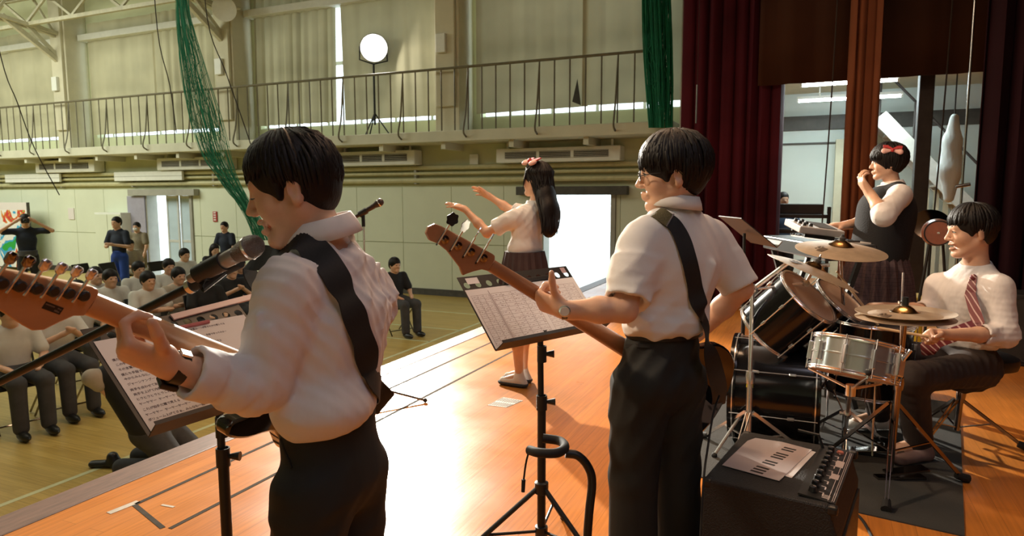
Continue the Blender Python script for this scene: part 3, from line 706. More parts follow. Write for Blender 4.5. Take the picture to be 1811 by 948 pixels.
def hair_cut(hd, parent, h, seed=0, nlock=240, fringe=.045, side=-.005, back=-.07, vol=1.0, m='hair_black', part=None, ear=True, down=0.0, lock_r=.0065):
    """short cut: a solid cap following the skull plus many overlapping locks"""
    T, k = hd.T, hd.sc; R = hd.R; rnd = random.Random(seed)
    E = lambda c, r, kk: ell(T(*c), A3(r)*k, R, kk*k)
    c0, rad = A3((-.012, 0, .046)), A3((.107*vol, .090*vol, .100*vol))
    P = [E(c0, rad, .02), E((-.052, 0, -.004), (.052, .068, .066), .03)]
    P += [sub(E((.128, 0, fringe-.088), (.085, .13, .085), .012))]
    for q in (1, -1):
        if ear: P += [sub(E((.000, .100*q, side-.022), (.034, .040, .040), .010)), sub(E((.05, .10*q, -.055), (.05, .05, .06), .012))]
        else: P += [sub(E((.088, .10*q, -.055), (.05, .05, .07), .012))]
    if ear: P += [cap(T(.030, .070*q, .045), T(.026, .0735*q, -.010), .012*k, .006*k, .012*k) for q in (1, -1)]
    P += [half(T(-.06, 0, back), -hd.u+hd.f*0.25, .012)]
    L = MB()
    def surf(el, az, ex=1.0):   # el from the crown 0..pi
        d = A3((math.sin(el)*math.cos(az), math.sin(el)*math.sin(az), math.cos(el)))
        return c0+d*rad*ex
    for i in range(nlock):
        az = rnd.uniform(-PI, PI); fr = math.cos(az)
        zend = fringe+.005 if fr > .45 else (side+.012 if fr > -.15 else back+.02)
        zend += rnd.uniform(-.012, .012)
        el1 = math.acos(max(-1, min(1, (zend-c0[2])/rad[2]))); el0 = rnd.uniform(.02, .75)*el1
        pts = []; tw = rnd.uniform(-.25, .25)+(part if part else 0.0)
        for j in range(7):
            t = j/6; e = el0+(el1-el0)*t
            p = surf(e, az+tw*t*(1.2-t), 1.0+.025*math.sin(t*PI)+rnd.uniform(0, .018))
            if j == 6 and fr > .45: p = p+A3((.004, 0, -.004))
            pts.append(T(*p))
        w = rnd.uniform(.7, 1.25)*lock_r*k
        L.tube(pts, [w*.5, w, w*1.1, w*1.05, w*.9, w*.6, w*.12], 5, flat=0.75)
    V, F = sculpt(P, h); V = smooth_v(V, F, 1)
    L._add(V, F.tolist())
    ob = L.build('hair', m, parent, smooth=0)
    ob.data.shade_smooth()
    return ob

def hand_prims(w, d, n, s, curls, thumb, sc=1.0, spread=0.0, r=1.0):
    """w wrist, d wrist->knuckles, n out of the palm, s towards the thumb; curls per finger (3 angles); thumb = 3 directions as (d,s,n) triples"""
    w = A3(w); d = nrm(d); s = A3(s); s = nrm(s-d*(s@d)); n0 = np.cross(d, s); n = n0 if n0@A3(n) > 0 else -n0
    P = [cap(w-d*.01, w+d*.05*sc, .026*sc, .030*sc, .02*sc, (n, .62))]
    offs = (.031, .0105, -.0105, -.030); kl = (.088, .091, .086, .078); ln = ((.042, .026, .020), (.046, .029, .021), (.043, .027, .020), (.034, .020, .018)); rr = (.0098, .0102, .0096, .0086)
    for i in range(4):
        a = w+s*offs[i]*.45*sc+d*.012*sc; b = w+(d*kl[i]+s*offs[i])*sc
        P.append(cap(a, b, .0155*sc, .0125*sc*r, .014*sc))
        c = curls[i]; dd = rot(d, np.cross(d, n), 0); ang = 0; p = b; ax = np.cross(d, n)
        lat = spread*(1.5-i)
        base = nrm(d+s*math.tan(math.radians(lat)))
        for j in range(3):
            ang += c[j]; dd = rot(base, ax, ang); q = p+dd*ln[i][j]*sc
            P.append(cap(p, q, rr[i]*sc*r*(1-.05*j), rr[i]*sc*r*(.93-.07*j), .0045*sc)); p = q
    p = w+(d*.022+s*.026+n*.008)*sc
    P.append(cap(w+d*.012*sc+s*.012*sc, p, .018*sc, .0165*sc, .015*sc))
    for j, (a, b, c) in enumerate(thumb):
        dd = nrm(d*a+s*b+n*c); q = p+dd*(.044, .034, .026)[j]*sc
        P.append(cap(p, q, (.0150, .0120, .0112)[j]*sc*r, (.0120, .0112, .0092)[j]*sc*r, (.012, .005, .004)[j]*sc)); p = q
    return P
def folds(lst):
    """cloth folds: sinusoidal ridges; lst of (direction, wavelength, amplitude, phase, warp)"""
    L = [(nrm(d), w, a, p, wr) for d, w, a, p, wr in lst]
    def fn(P):
        o = 0
        P = P.astype(np.float32); wob = np.sin(P[..., 2]*9+P[..., 0]*7)*.6+np.sin(P[..., 1]*11-P[..., 2]*5)*.6
        for d, w, a, p, wr in L:
            x = (P@d.astype(np.float32))*2*PI/w+p+wob*wr
            o = o+a*(np.abs(np.sin(x))-.6)*(0.5+0.5*np.sin(P[..., 2]*6+P[..., 1]*4+p))
        return o
    return fn
def strap(ob, pts, w, th, name, m, parent, off=.003, per=6):
    """strap laid on a sculpted surface along rough 3D points"""
    pp = spline(pts, per); a = []; b = []
    for p in pp:
        q, n = snap(ob, p, off); a.append(q); b.append(n)
    # soften
    for _ in range(2):
        a = [a[0]]+[(a[i-1]+2*a[i]+a[i+1])/4 for i in range(1, len(a)-1)]+[a[-1]]; b = [b[0]]+[nrm(b[i-1]+2*b[i]+b[i+1]) for i in range(1, len(b)-1)]+[b[-1]]
    return MB().ribbon(a, b, w, th).build(name, m, parent, smooth=60)
def shoe(parent, heel, d, sc=1.0, m='black_leather', name='shoe', h=.008):
    heel = A3(heel); d = nrm(d); s = nrm(np.cross(UP, d))
    P = [cap(heel+d*.035*sc+UP*.032, heel+d*.20*sc+UP*.026, .040*sc, .038*sc, .03, (UP, .75)), cap(heel+d*.03*sc+UP*.04, heel+d*.05*sc+UP*.085, .04*sc, .042*sc, .03), half(heel+UP*.002, -UP, .004)]
    return clay(name, P, h, m, parent)

def collar(hd, neck, f, parent, m, r=1.0, lift=.006, hgt=1.0):
    """shirt collar: stand and turned-down leaf around the neck"""
    ax = nrm(nrm(hd.T(-.022, 0, -.045)-neck)+UP*.9); cx = neck+ax*lift; s1 = nrm(f-ax*(f@ax)); s2 = np.cross(ax, s1); N = 36; rows = []
    for rr, hh, fr in ((.064, .014, .0), (.067, .028, 0), (.074, .028, 0), (.085, .004, -.014), (.092, -.020, -.022)):
        row = []
        for i in range(N):
            a = 2*PI*i/N; dip = .5-.5*math.cos(a)
            row.append(cx+(s1*math.cos(a)*rr*1.05+s2*math.sin(a)*rr)*r+ax*(hh*hgt+.012*dip-.012+(fr if math.cos(a) > .6 else 0)))
        rows.append(row)
    c = MB(); c._add([p for r_ in rows for p in r_], [(j*N+i, j*N+(i+1) % N, (j+1)*N+(i+1) % N, (j+1)*N+i) for j in range(len(rows)-1) for i in range(N)])
    co = c.build('collar', m, parent, smooth=80); so = co.modifiers.new('cloth', 'SOLIDIFY'); so.thickness = .0022
    return co
def torso_skin(neck, chest, pel, shl, shr, f, r=1.0):
    return [cap(neck-UP*.05, chest, .07*r, .10*r, .05, (f, .7)), cap(chest, pel, .11*r, .10*r, .05, (f, .75)), cap(neck-UP*.06, shl, .05*r, .045*r, .04), cap(neck-UP*.06, shr, .05*r, .045*r, .04)]
def torso_cloth(neck, chest, waist, shl, shr, f, r=1.0, dr=0.0, wr=None):
    wr = .146 if wr is None else wr
    return [cap(neck-UP*.05-f*.01, chest-f*.008, .085*r+dr, .150*r+dr, .06, (f, .66)), cap(chest-f*.008, waist, .152*r+dr, wr*r+dr, .06, (f, .72)),
            cap(neck-UP*.055, shl-UP*.012, .052*r+dr, .052*r+dr, .06), cap(neck-UP*.055, shr-UP*.012, .052*r+dr, .052*r+dr, .06)]
def leg_skin(hip, kn, an, f, r=1.0):
    return [cap(hip, kn, .078*r, .052*r, .03), cap(kn, kn+(an-kn)*.35, .050*r, .050*r, .02), cap(kn+(an-kn)*.35, an, .050*r, .033*r, .02), cap(an, an+f*.13*r-UP*.04, .033*r, .030*r, .02)]
def watch(name, label, wc, wd, face, r=.030, w=.020, m='black_leather', round_=True, fm='chrome', dial='screen_black'):
    t = thing(name, label, 'watch', wc); face = nrm(face-wd*(face@wd)); sd = np.cross(wd, face)
    MB().lathe([(r, -w/2), (r+.0025, -w/2), (r+.0025, w/2), (r, w/2)], wc, wd, 28, closed=True).build('band', m, t)
    b = MB().lathe([(.0, .0), (.019, .0), (.0195, .004), (.0185, .008), (.015, .009)], wc+face*(r-.001), face, 24).build('case', fm, t)
    MB().lathe([(0, 0), (.0145, 0), (.014, .001)], wc+face*(r+.0075), face, 24).build('dial', dial, b)
    return t

# ------------------------------------------------------------------ guitarist at the microphone (nearest)
def dirb(th, pitch=0): # facing direction: th degrees away from screen-left, pitch down
    v = -RH*math.cos(math.radians(th))+FH*math.sin(math.radians(th)); p = math.radians(pitch)
    return v*math.cos(p)-UP*math.sin(p)
def guitarist_front():
    f = dirb(20); l = np.cross(UP, f)
    pel = D(585, 815, 1.62)
    root = thing('person', 'young guitarist in white rolled-sleeve shirt singing at the nearest microphone', 'person', (pel[0], pel[1], 0), None)
    hd = Head(D(522, 339, 1.565), dirb(-9, 15), UP, 0.98)
    shl, shr = D(506, 512, 1.46), D(652, 522, 1.77); neck = D(572, 425, 1.60)
    elb, wri = D(462, 690, 1.44), D(303, 648, 1.30)
    chest = D(578, 560, 1.615); waist = D(580, 725, 1.62)
    erb = shr+f*.10-UP*.27+l*.0; wrr = erb+f*.22+l*.05+UP*.05
    # skin
    P = hd.prims(mouth=.5, fine=True)+hd.neck(neck-UP*.03)
    P += [cap(neck-UP*.05, chest, .07, .10, .05, (f, .7)), cap(chest, pel, .10, .085, .05, (f, .75)), cap(neck-UP*.06, shl, .05, .045, .04), cap(neck-UP*.06, shr, .05, .045, .04)]
    fd = nrm(wri-elb)
    P += [cap(shl, elb, .045, .040, .03), cap(elb, elb+fd*.10, .040, .040, .02), cap(elb+fd*.10, wri, .038, .0265, .02), cap(shr, erb, .045, .04, .03), cap(erb, wrr, .04, .028, .03)]
    for q in (1, -1):
        hip = pel+l*.060*q-UP*.03; kn = hip-UP*(hip[2]-.46)+f*.01+l*.025*q; an = A3((kn[0], kn[1], .08))-f*.03
        P += [cap(pel, hip, .070, .065, .03), cap(hip, kn, .065, .052, .03), cap(kn, an, .052, .036, .03), cap(an, an+f*.12-UP*.04, .036, .032, .02)]
    # fretting hand: palm under the neck, thumb behind it
    hdn = nrm(D(192, 606, 1.24)-wri)
    P += hand_prims(wri, hdn, UP*.8+FH*.7, -FH*.7+UP*.6, ((52, 75, 45), (58, 75, 45), (62, 75, 45), (66, 75, 45)), ((.45, .85, -.05), (.60, .75, .20), (.70, .60, .35)), 1.0, 6)
    P += hand_prims(wrr, nrm(f*.4+l*.9), -f, UP, ((40, 50, 40),)*4, ((.7, .5, .3), (.9, .3, .3), (1, .1, .2)), 1.0)
    body = clay('body', P, .0042, 'skin', root)
    hd.features(root, mouth=.5, closed=.75)
    hair_cut(hd, root, .004, 3, 330, fringe=.052, side=.008, back=-.072, vol=1.0, lock_r=.006)
    # shirt
    ud = nrm(elb-shl)
    S = [cap(neck-UP*.05-f*.01, chest-f*.012, .085, .148, .06, (f, .66)), cap(chest-f*.012, waist-f*.005+UP*.03, .150, .138, .06, (f, .74)),
         cap(neck-UP*.05, shl-UP*.008, .054, .054, .06), cap(neck-UP*.05, shr-UP*.008, .054, .054, .06), cap(shr, erb, .066, .060, .04), cap(erb, wrr, .058, .045, .03)]
    # blouse hanging over the belt and long folds down the back
    S += [ell(waist+UP*.03-f*.03+l*.06, (.105, .110, .065), np.stack([f, l, UP], 1), .05)]
    for a, b, r0, r1, dd in (((548, 560), (540, 720), .010, .020, 1.515), ((585, 520), (572, 715), .010, .018, 1.53), ((628, 560), (612, 690), .010, .016, 1.57), ((520, 600), (505, 735), .010, .018, 1.50), ((668, 560), (650, 660), .010, .014, 1.66)):
        S += [cap(D(*a, dd), D(*b, dd-.01), r0, r1, .028)]
    S += [sub(cap(hd.T(-.022, 0, -.045), neck+UP*.02, .060, .064, .02)), half(waist-UP*.015, -UP-l*.22, .025)]
    # near sleeve, rolled at the forearm, kept apart from the trunk by a crease
    S += [cap(shl, shl+ud*.10, .062, .064, .035), cap(shl+ud*.10, elb-ud*.03, .064, .062, .014), cap(elb-ud*.01, elb+fd*.03, .060, .056, .012)]
    for t_, r_, tl in ((.022, .060, .5), (.052, .059, -.4), (.080, .056, .35)):
        ax_ = nrm(fd+ud*tl*.6); c_ = elb+fd*t_; S += [cyl(c_-ax_*.010, c_+ax_*.010, r_, r_-.003, .018)]
    S += [cyl(elb+fd*.02, elb+fd*.125, .054, .049, .014), cyl(elb+fd*.108, elb+fd*.160, .0545, .056, .004), sub(cyl(elb+fd*.135, elb+fd*.22, .040, .047, .004))]
    for a, b in (((455, 560), (470, 640)), ((478, 580), (480, 670)), ((440, 640), (475, 660))): S += [cap(D(*a, 1.385), D(*b, 1.40), .006, .009, .018)]
    fo = folds([(f+UP*.5, .17, .013, .4, .9), (l+UP*.25, .15, .008, 1.3, .9), (UP*.8+l*.4-f*.3, .09, .007, .2, 1.6), (l*.8-UP*.5, .06, .0035, 2.0, 1.8)])
    shirt = clay('shirt', S, .0050, 'shirt_white', root, fo)
    collar(hd, neck, f, shirt, 'shirt_white', 1.0, .030)
    # trousers
    tr = [cap(waist+UP*.02, pel-UP*.02, .129, .126, .05, (f, .80))]
    for q in (1, -1):
        hip = pel+l*.080*q-UP*.05; kn = A3((hip[0], hip[1], .46))+f*.01; an = A3((kn[0], kn[1], .04))-f*.02
        tr += [cap(hip, kn+l*.012*q, .091, .080, .014), cap(kn+l*.012*q, an+l*.02*q, .079, .082, .02)]
    tr += [ell(pel-f*.020+l*.05*q-UP*.03, .070, None, .06) for q in (1, -1)]
    tr += [half(waist+UP*.03, UP+l*.15, .01)]
    tro = clay('trousers', tr, .007, 'trouser_black', root, folds([(UP*.7+l, .12, .006, .7, .9), (UP+f*.3, .16, .005, .2, 1.1)]))
    for q in (1, -1):
        hip = pel+l*.080*q; shoe(root, A3((hip[0], hip[1], 0))-f*.07, f)
    # pocket slit on the near hip
    pts = [hit(tro, 497, 775), hit(tro, 505, 800), hit(tro, 516, 828)]
    if all(p[0] is not None for p in pts): MB().tube([p[0] for p in pts], .003, 5).build('pocket_seam', 'black_strap', tro)
    # guitar strap over the near shoulder, across the back
    path = [(520, 428), (540, 428), (548, 436), (572, 462), (600, 505), (625, 560), (641, 610), (650, 650), (656, 675)]
    pts = [hit(shirt, *p)[0] for p in path]
    a = [p for p in pts if p is not None]
    front = [a[0]+f*.06-UP*.015, a[0]+f*.11-UP*.10]
    # watch on the fretting wrist
    wd = nrm(wri-elb); wc = wri-wd*.012
    w = thing('wristwatch', 'black square digital wristwatch on the front guitarist\'s left wrist', 'watch', wc)
    q1 = nrm(np.cross(wd, CF)); q2 = np.cross(q1, wd)
    ring = MB(); N = 28
    pr = [(.0300, -.011), (.0322, -.011), (.0322, .011), (.0300, .011)]
    ring.lathe(pr, wc, wd, N, closed=True).build('band', 'black_leather', w)
    down = nrm(D(297, 676, 1.31)-wc); down = nrm(down-wd*(down@wd)); sd = np.cross(wd, down)
    cs_ = MB().box(wc+down*.036, (.036, .036, .011), np.stack([wd, sd, down], 1)).build('case', 'black_plastic', w, smooth=0, bevel=.003)
    MB().box(wc+down*.0424, (.029, .029, .002), np.stack([wd, sd, down], 1)).build('screen', 'screen_black', cs_, smooth=0)
    up_ = -down
    MB().box(wc+up_*.0335, (.022, .022, .005), np.stack([wd, sd, up_], 1)).build('buckle', 'chrome', w, smooth=0, bevel=.001)
    return dict(root=root, f=f, l=l, shirt=shirt, hd=hd, pel=pel, waist=waist, shl=shl, shr=shr, strap=a, hand=wri, body=body, elb=elb, tro=tro)
G1 = guitarist_front()

# ------------------------------------------------------------------ bass player seen from behind
def bass_player():
    f = dirb(58); l = np.cross(UP, f)
    pel = D(1163, 655, 2.33); neck = D(1192, 368, 2.32); chest = D(1192, 465, 2.33); waist = D(1175, 572, 2.33)
    root = thing('person', 'bass player with glasses in white polo shirt seen from behind', 'person', (pel[0], pel[1], 0))
    hd = Head(D(1190, 312, 2.30), dirb(8, 4), UP, 1.05)
    shl = D(1127, 432, 2.23); shr = D(1264, 428, 2.42); elb = D(1105, 548, 2.14); wri = D(996, 548, 2.15)
    erb = D(1310, 510, 2.40); wrr = D(1235, 590, 2.60)
    fd = nrm(wri-elb)
    P = hd.prims(jaw=1.0, fine=True)+hd.neck(neck-UP*.03, .050, .056)+torso_skin(neck, chest, pel, shl, shr, f, .88)
    P += [cap(shl, elb, .046, .039, .03), cap(elb, elb+fd*.08, .039, .041, .02), cap(elb+fd*.08, wri, .040, .027, .02), cap(shr, erb, .046, .041, .03), cap(erb, erb+(wrr-erb)*.4, .041, .040, .02), cap(erb+(wrr-erb)*.4, wrr, .040, .027, .02)]
    for q in (1, -1):
        hip = pel+l*.060*q-UP*.03; kn = A3((hip[0], hip[1], .46))+l*.04*q; an = A3((kn[0], kn[1], .08))-f*.03
        P += [cap(pel, hip, .070, .065, .03)]+leg_skin(hip, kn, an, f, .85)
    hdn = nrm(D(943, 527, 2.20)-wri)
    P += hand_prims(wri, hdn, UP*.6+FH*.8, -FH*.6+UP*.7, ((88, 70, 40), (90, 70, 40), (92, 70, 40), (94, 70, 40)), ((.30, .90, .0), (.20, .95, .15), (.15, .95, .25)), 1.0, 4)
    P += hand_prims(wrr, nrm(l*.7-UP*.5+f*.3), -f, l, ((35, 45, 35),)*4, ((.7, .5, .3), (.9, .3, .3), (1, .1, .2)), 1.0)
    body = clay('body', P, .0052, 'skin', root)
    hd.features(root, closed=.1)
    hair_cut(hd, root, .0048, 5, 320, fringe=.030, side=.004, back=-.070, vol=1.06, lock_r=.0065)
    S = torso_cloth(neck, chest, waist, shl, shr, f, 1.02)
    ud = nrm(elb-shl); ur = nrm(erb-shr)
    S += [cap(shl+(neck-shl)*.15, shl+ud*.10, .054, .062, .07), cyl(shl+ud*.08, shl+ud*.205, .062, .075, .05), cap(shr+(neck-shr)*.15, shr+ur*.09, .054, .060, .07), cyl(shr+ur*.07, shr+ur*.185, .062, .070, .03),
          ell(waist+UP*.005-f*.01, (.115, .155, .05), np.stack([f, l, UP], 1), .05)]
    for a, b, r0 in (((1135, 480), (1110, 565), .012), ((1160, 500), (1150, 570), .013), ((1262, 470), (1225, 570), .012), ((1205, 510), (1195, 575), .011)): S += [cap(D(*a, 2.24), D(*b, 2.23), r0*.7, r0, .035)]
    S += [sub(cap(hd.T(-.022, 0, -.045), neck+UP*.02, .058, .062, .02)), sub(cyl(shl+ud*.185, shl+ud*.26, .050, .060, .004)), sub(cyl(shr+ur*.165, shr+ur*.24, .047, .056, .004)), half(waist-UP*.035, -UP, .02)]
    shirt = clay('polo_shirt', S, .0062, 'polo_white', root, folds([(f*.3+UP*.6+l*.5, .13, .009, .4, .9), (l-UP*.35, .10, .009, 1.3, 1.0), (UP, .07, .003, .5, 1.2)]))
    collar(hd, neck, f, shirt, 'polo_white', 1.0, .028, .9)
    tr = [cap(waist-UP*.03, pel-UP*.02, .134, .148, .05, (f, .76))]
    for q in (1, -1):
        hip = pel+l*.080*q-UP*.05; kn = A3((hip[0], hip[1], .46))+l*.022*q; an = A3((kn[0], kn[1], .03))-f*.02+l*.012*q
        tr += [cap(hip, kn, .104, .082, .012), cap(kn, an, .081, .086, .02), ell(pel-f*.045+l*.062*q-UP*.03, .080, None, .05)]
    tr += [half(waist-UP*.015, UP, .008), sub(cap(A3((pel[0], pel[1], .2))-f*.13, A3((pel[0], pel[1], .72))-f*.13, .022, .012, .03))]
    tro = clay('trousers', tr, .0085, 'trouser_black', root, folds([(UP*.7+l, .14, .007, .7, .9), (UP*.5+f+l*.3, .11, .006, .2, 1.1)]))
    for q in (1, -1):
        hip = pel+l*.085*q; shoe(root, A3((hip[0], hip[1], 0))-f*.07, f)
    N = 40
    b = MB().lathe([(.1435, -.016), (.1475, -.016), (.1475, .016), (.1435, .016)], (0, 0, 0), (0, 0, 1), N, closed=True)
    M3 = np.stack([f*.76, l, UP], 1); b.v = [tuple(waist-UP*.022+M3@A3(v)) for v in b.v]
    b.build('belt', 'black_leather', tro)
    # welt pocket with its button
    q = [hit(tro, *p) for p in ((1108, 612), (1128, 611), (1150, 612))]
    if all(p[0] is not None for p in q): MB().ribbon([p[0]+p[1]*.001 for p in q], [p[1] for p in q], .012, .002).build('pocket', 'black_strap', tro)
    # glasses
    g = thing('glasses', 'thin dark rimmed glasses worn by the bass player', 'glasses', hd.T(.1, 0, .01))
    for q in (1, -1):
        c = hd.T(.105, .033*q, .008); N = 20
        ring = [c+hd.l*math.cos(a)*.024+hd.u*math.sin(a)*.016 for a in np.linspace(0, 2*PI, N)]
        o = MB().tube(ring, .0016, 6, cap=False).build('rim', 'black_plastic', g)
        MB().prism([(math.cos(a)*.023, math.sin(a)*.015) for a in np.linspace(0, 2*PI, 16)[:-1]], c, hd.l, hd.u, .001).build('lens', 'lens_glass', o)
        MB().tube([c+hd.l*.024*q, hd.T(.07, .074*q, .012), hd.T(-.01, .083*q, .014), hd.T(-.03, .082*q, -.008)], .0017, 6).build('temple', 'black_plastic', g)
    MB().tube([hd.T(.107, .010, .011), hd.T(.110, 0, .014), hd.T(.107, -.010, .011)], .0014, 6).build('bridge', 'black_plastic', g)
    watch('wristwatch', 'metal and black analogue wristwatch on the bass player\'s left wrist', wri-fd*.004, fd, D(972, 560, 2.0)-wri, .0295, .018, 'watch_steel', True, 'chrome', 'dial_pale')
    return dict(root=root, f=f, l=l, shirt=shirt, hd=hd, tro=tro, waist=waist, pel=pel, body=body)
mat('lens_glass', (0.95, 0.97, 1.0), 0.03, trans=0.95, var=0.01, alpha=0.35); mat('watch_steel', (0.10, 0.09, 0.08), 0.3, 0.8, var=0.4, vscale=200); mat('dial_pale', (0.75, 0.68, 0.58), 0.3, var=0.05)
G2 = bass_player()

# ------------------------------------------------------------------ singing girl at the stage front
mat('skirt_dark', (0.055, 0.033, 0.034), 0.85, var=0.2, vscale=6, bump=0.2, bscale=30)
mat('ribbon_red', (0.45, 0.03, 0.03), 0.5, var=0.1); mat('ribbon_pink', (0.75, 0.45, 0.40), 0.6, var=0.08)
def plaid_mat(name, c1, c2, c3):
    m = bpy.data.materials.new(name); m.use_nodes = True; nt = m.node_tree; b = nt.nodes['Principled BSDF']; b.inputs['Roughness'].default_value = .9
    tc = nt.nodes.new('ShaderNodeTexCoord'); prev = None
    rgb = nt.nodes.new('ShaderNodeRGB'); rgb.outputs[0].default_value = (*c1, 1); prev = rgb.outputs[0]
    for sc, col, fac, dr in ((16, c2, .55, 'X'), (13, c2, .55, 'Z'), (16, c3, .35, 'Y'), (26, c3, .35, 'Z')):
        w = nt.nodes.new('ShaderNodeTexWave'); w.bands_direction = dr; w.inputs['Scale'].default_value = sc; nt.links.new(tc.outputs['Object'], w.inputs[0])
        r = nt.nodes.new('ShaderNodeValToRGB'); r.color_ramp.elements[0].position = .72; r.color_ramp.elements[1].position = .8; r.color_ramp.elements[1].color = (fac, fac, fac, 1); nt.links.new(w.outputs['Fac'], r.inputs[0])
        mx = nt.nodes.new('ShaderNodeMix'); mx.data_type = 'RGBA'; nt.links.new(r.outputs[0], mx.inputs[0]); nt.links.new(prev, mx.inputs[6]); mx.inputs[7].default_value = (*col, 1); prev = mx.outputs[2]
    nt.links.new(prev, b.inputs['Base Color']); MATS[name] = m
plaid_mat('plaid_skirt', (0.085, 0.052, 0.058), (0.045, 0.032, 0.038), (0.15, 0.10, 0.10))
def skirt(parent, top, hem_z, f, l, r0, r1, m, pleats=22, sq=.8, lean=(0, 0, 0)):
    rows = 8; N = pleats*6; vs = []
    for j in range(rows+1):
        t = j/rows; z = top[2]+(hem_z-top[2])*t; r = r0+(r1-r0)*(t**.75)
        for i in range(N):
            a = 2*PI*i/N; w = (i % 6)/6
            d = (abs(w-.5)*2-.5)*.026*min(1, t*2.2+.15)
            p = A3((top[0], top[1], z))+(f*math.cos(a)*sq+l*math.sin(a))*(r+d)+A3(lean)*t; vs.append(p)
    q = MB(); q._add(vs, [(j*N+i, j*N+(i+1) % N, (j+1)*N+(i+1) % N, (j+1)*N+i) for j in range(rows) for i in range(N)])
    q._add([A3((top[0], top[1], top[2]))+(f*math.cos(2*PI*i/24)*sq+l*math.sin(2*PI*i/24))*r0 for i in range(24)], [tuple(range(24))])
    return q.build('skirt', m, parent, smooth=25)
def long_hair(hd, parent, h, tail, seed=1, n=170, w=.055, m='hair_black', front=-.02, wind=0.0):
    """shoulder-blade length hair: cap plus long locks falling to points around tail (list of (pos, radius))"""
    T, k = hd.T, hd.sc; rnd = random.Random(seed); R = hd.R
    E = lambda c, r, kk: ell(T(*c), A3(r)*k, R, kk*k)
    P = [E((-.014, 0, .046), (.108, .090, .098), .02), E((-.055, 0, -.02), (.058, .074, .085), .04), sub(E((.128, 0, -.045), (.085, .13, .090), .012))]
    for q in (1, -1): P += [sub(E((.07, .10*q, -.05), (.05, .05, .07), .012))]
    prev = T(-.055, 0, -.05)
    for p, r in tail: P.append(cap(prev, p, w if prev is not None else r, r, .03, (hd.f, .6))); prev = p
    V, F = sculpt(P, h); V = smooth_v(V, F, 1); L = MB(); L._add(V, F.tolist())
    end, er = tail[-1]
    for i in range(n):
        az = rnd.uniform(-PI, PI) if i % 3 else rnd.uniform(.5*PI, 1.5*PI)
        c0, rad = A3((-.014, 0, .046)), A3((.110, .092, .101)); pts = []
        for j in range(4):
            e = .15+j*.45; d = A3((math.sin(e)*math.cos(az), math.sin(e)*math.sin(az), math.cos(e))); pts.append(T(*(c0+d*rad*(1+rnd.uniform(0, .03)))))
        if math.cos(az) > .35: pts = pts[:3]+[T(.06, .083*math.copysign(1, math.sin(az)), front+rnd.uniform(-.05, .01))]
        else:
            a = rnd.uniform(0, 2*PI); off = (hd.l*math.cos(a)+hd.f*.5*math.sin(a))*er*rnd.uniform(.4, 1.15)
            for p, r in tail: pts.append(p+off*r/er+(hd.l*rnd.uniform(-1, 1)+hd.f*rnd.uniform(-1, 1))*.008)
            pts.append(end+off*1.05-UP*rnd.uniform(.01, .06)+hd.f*wind)
        pp = spline(pts, 3); q = rnd.uniform(.005, .009)*k
        L.tube(pp, [q*(1 if t < len(pp)-4 else (len(pp)-1-t)/4+.1) for t in range(len(pp))], 5, flat=.8)
    ob = L.build('hair', m, parent, smooth=0); ob.data.shade_smooth(); return ob
def bow(name, label, c, ax, nr, sc=1.0):
    """hair bow: two red loops over a pale fold, with a knot; ax wing axis, nr outward"""
    ax = nrm(ax); nr = nrm(nr-ax*(A3(nr)@ax)); s = np.cross(nr, ax); t = thing(name, label, 'hair bow', c)
    for q in (1, -1):
        P = [cap(c+ax*.008*q*sc, c+ax*.05*q*sc+s*.006*sc, .009*sc, .022*sc, .01, (nr, .55))]
        clay('loop', P, .004, 'ribbon_pink', t)
        MB().ribbon([c+ax*.005*q*sc-s*.012*sc, c+ax*.035*q*sc-s*.028*sc, c+ax*.062*q*sc-s*.026*sc], [nr, nr, nr], [.012*sc, .022*sc, .026*sc], .006*sc).build('under_fold', 'ribbon_red', t, smooth=60)
    MB().ball(c+nr*.006*sc, A3((.012, .012, .014))*sc).build('knot', 'ribbon_red', t)
    return t
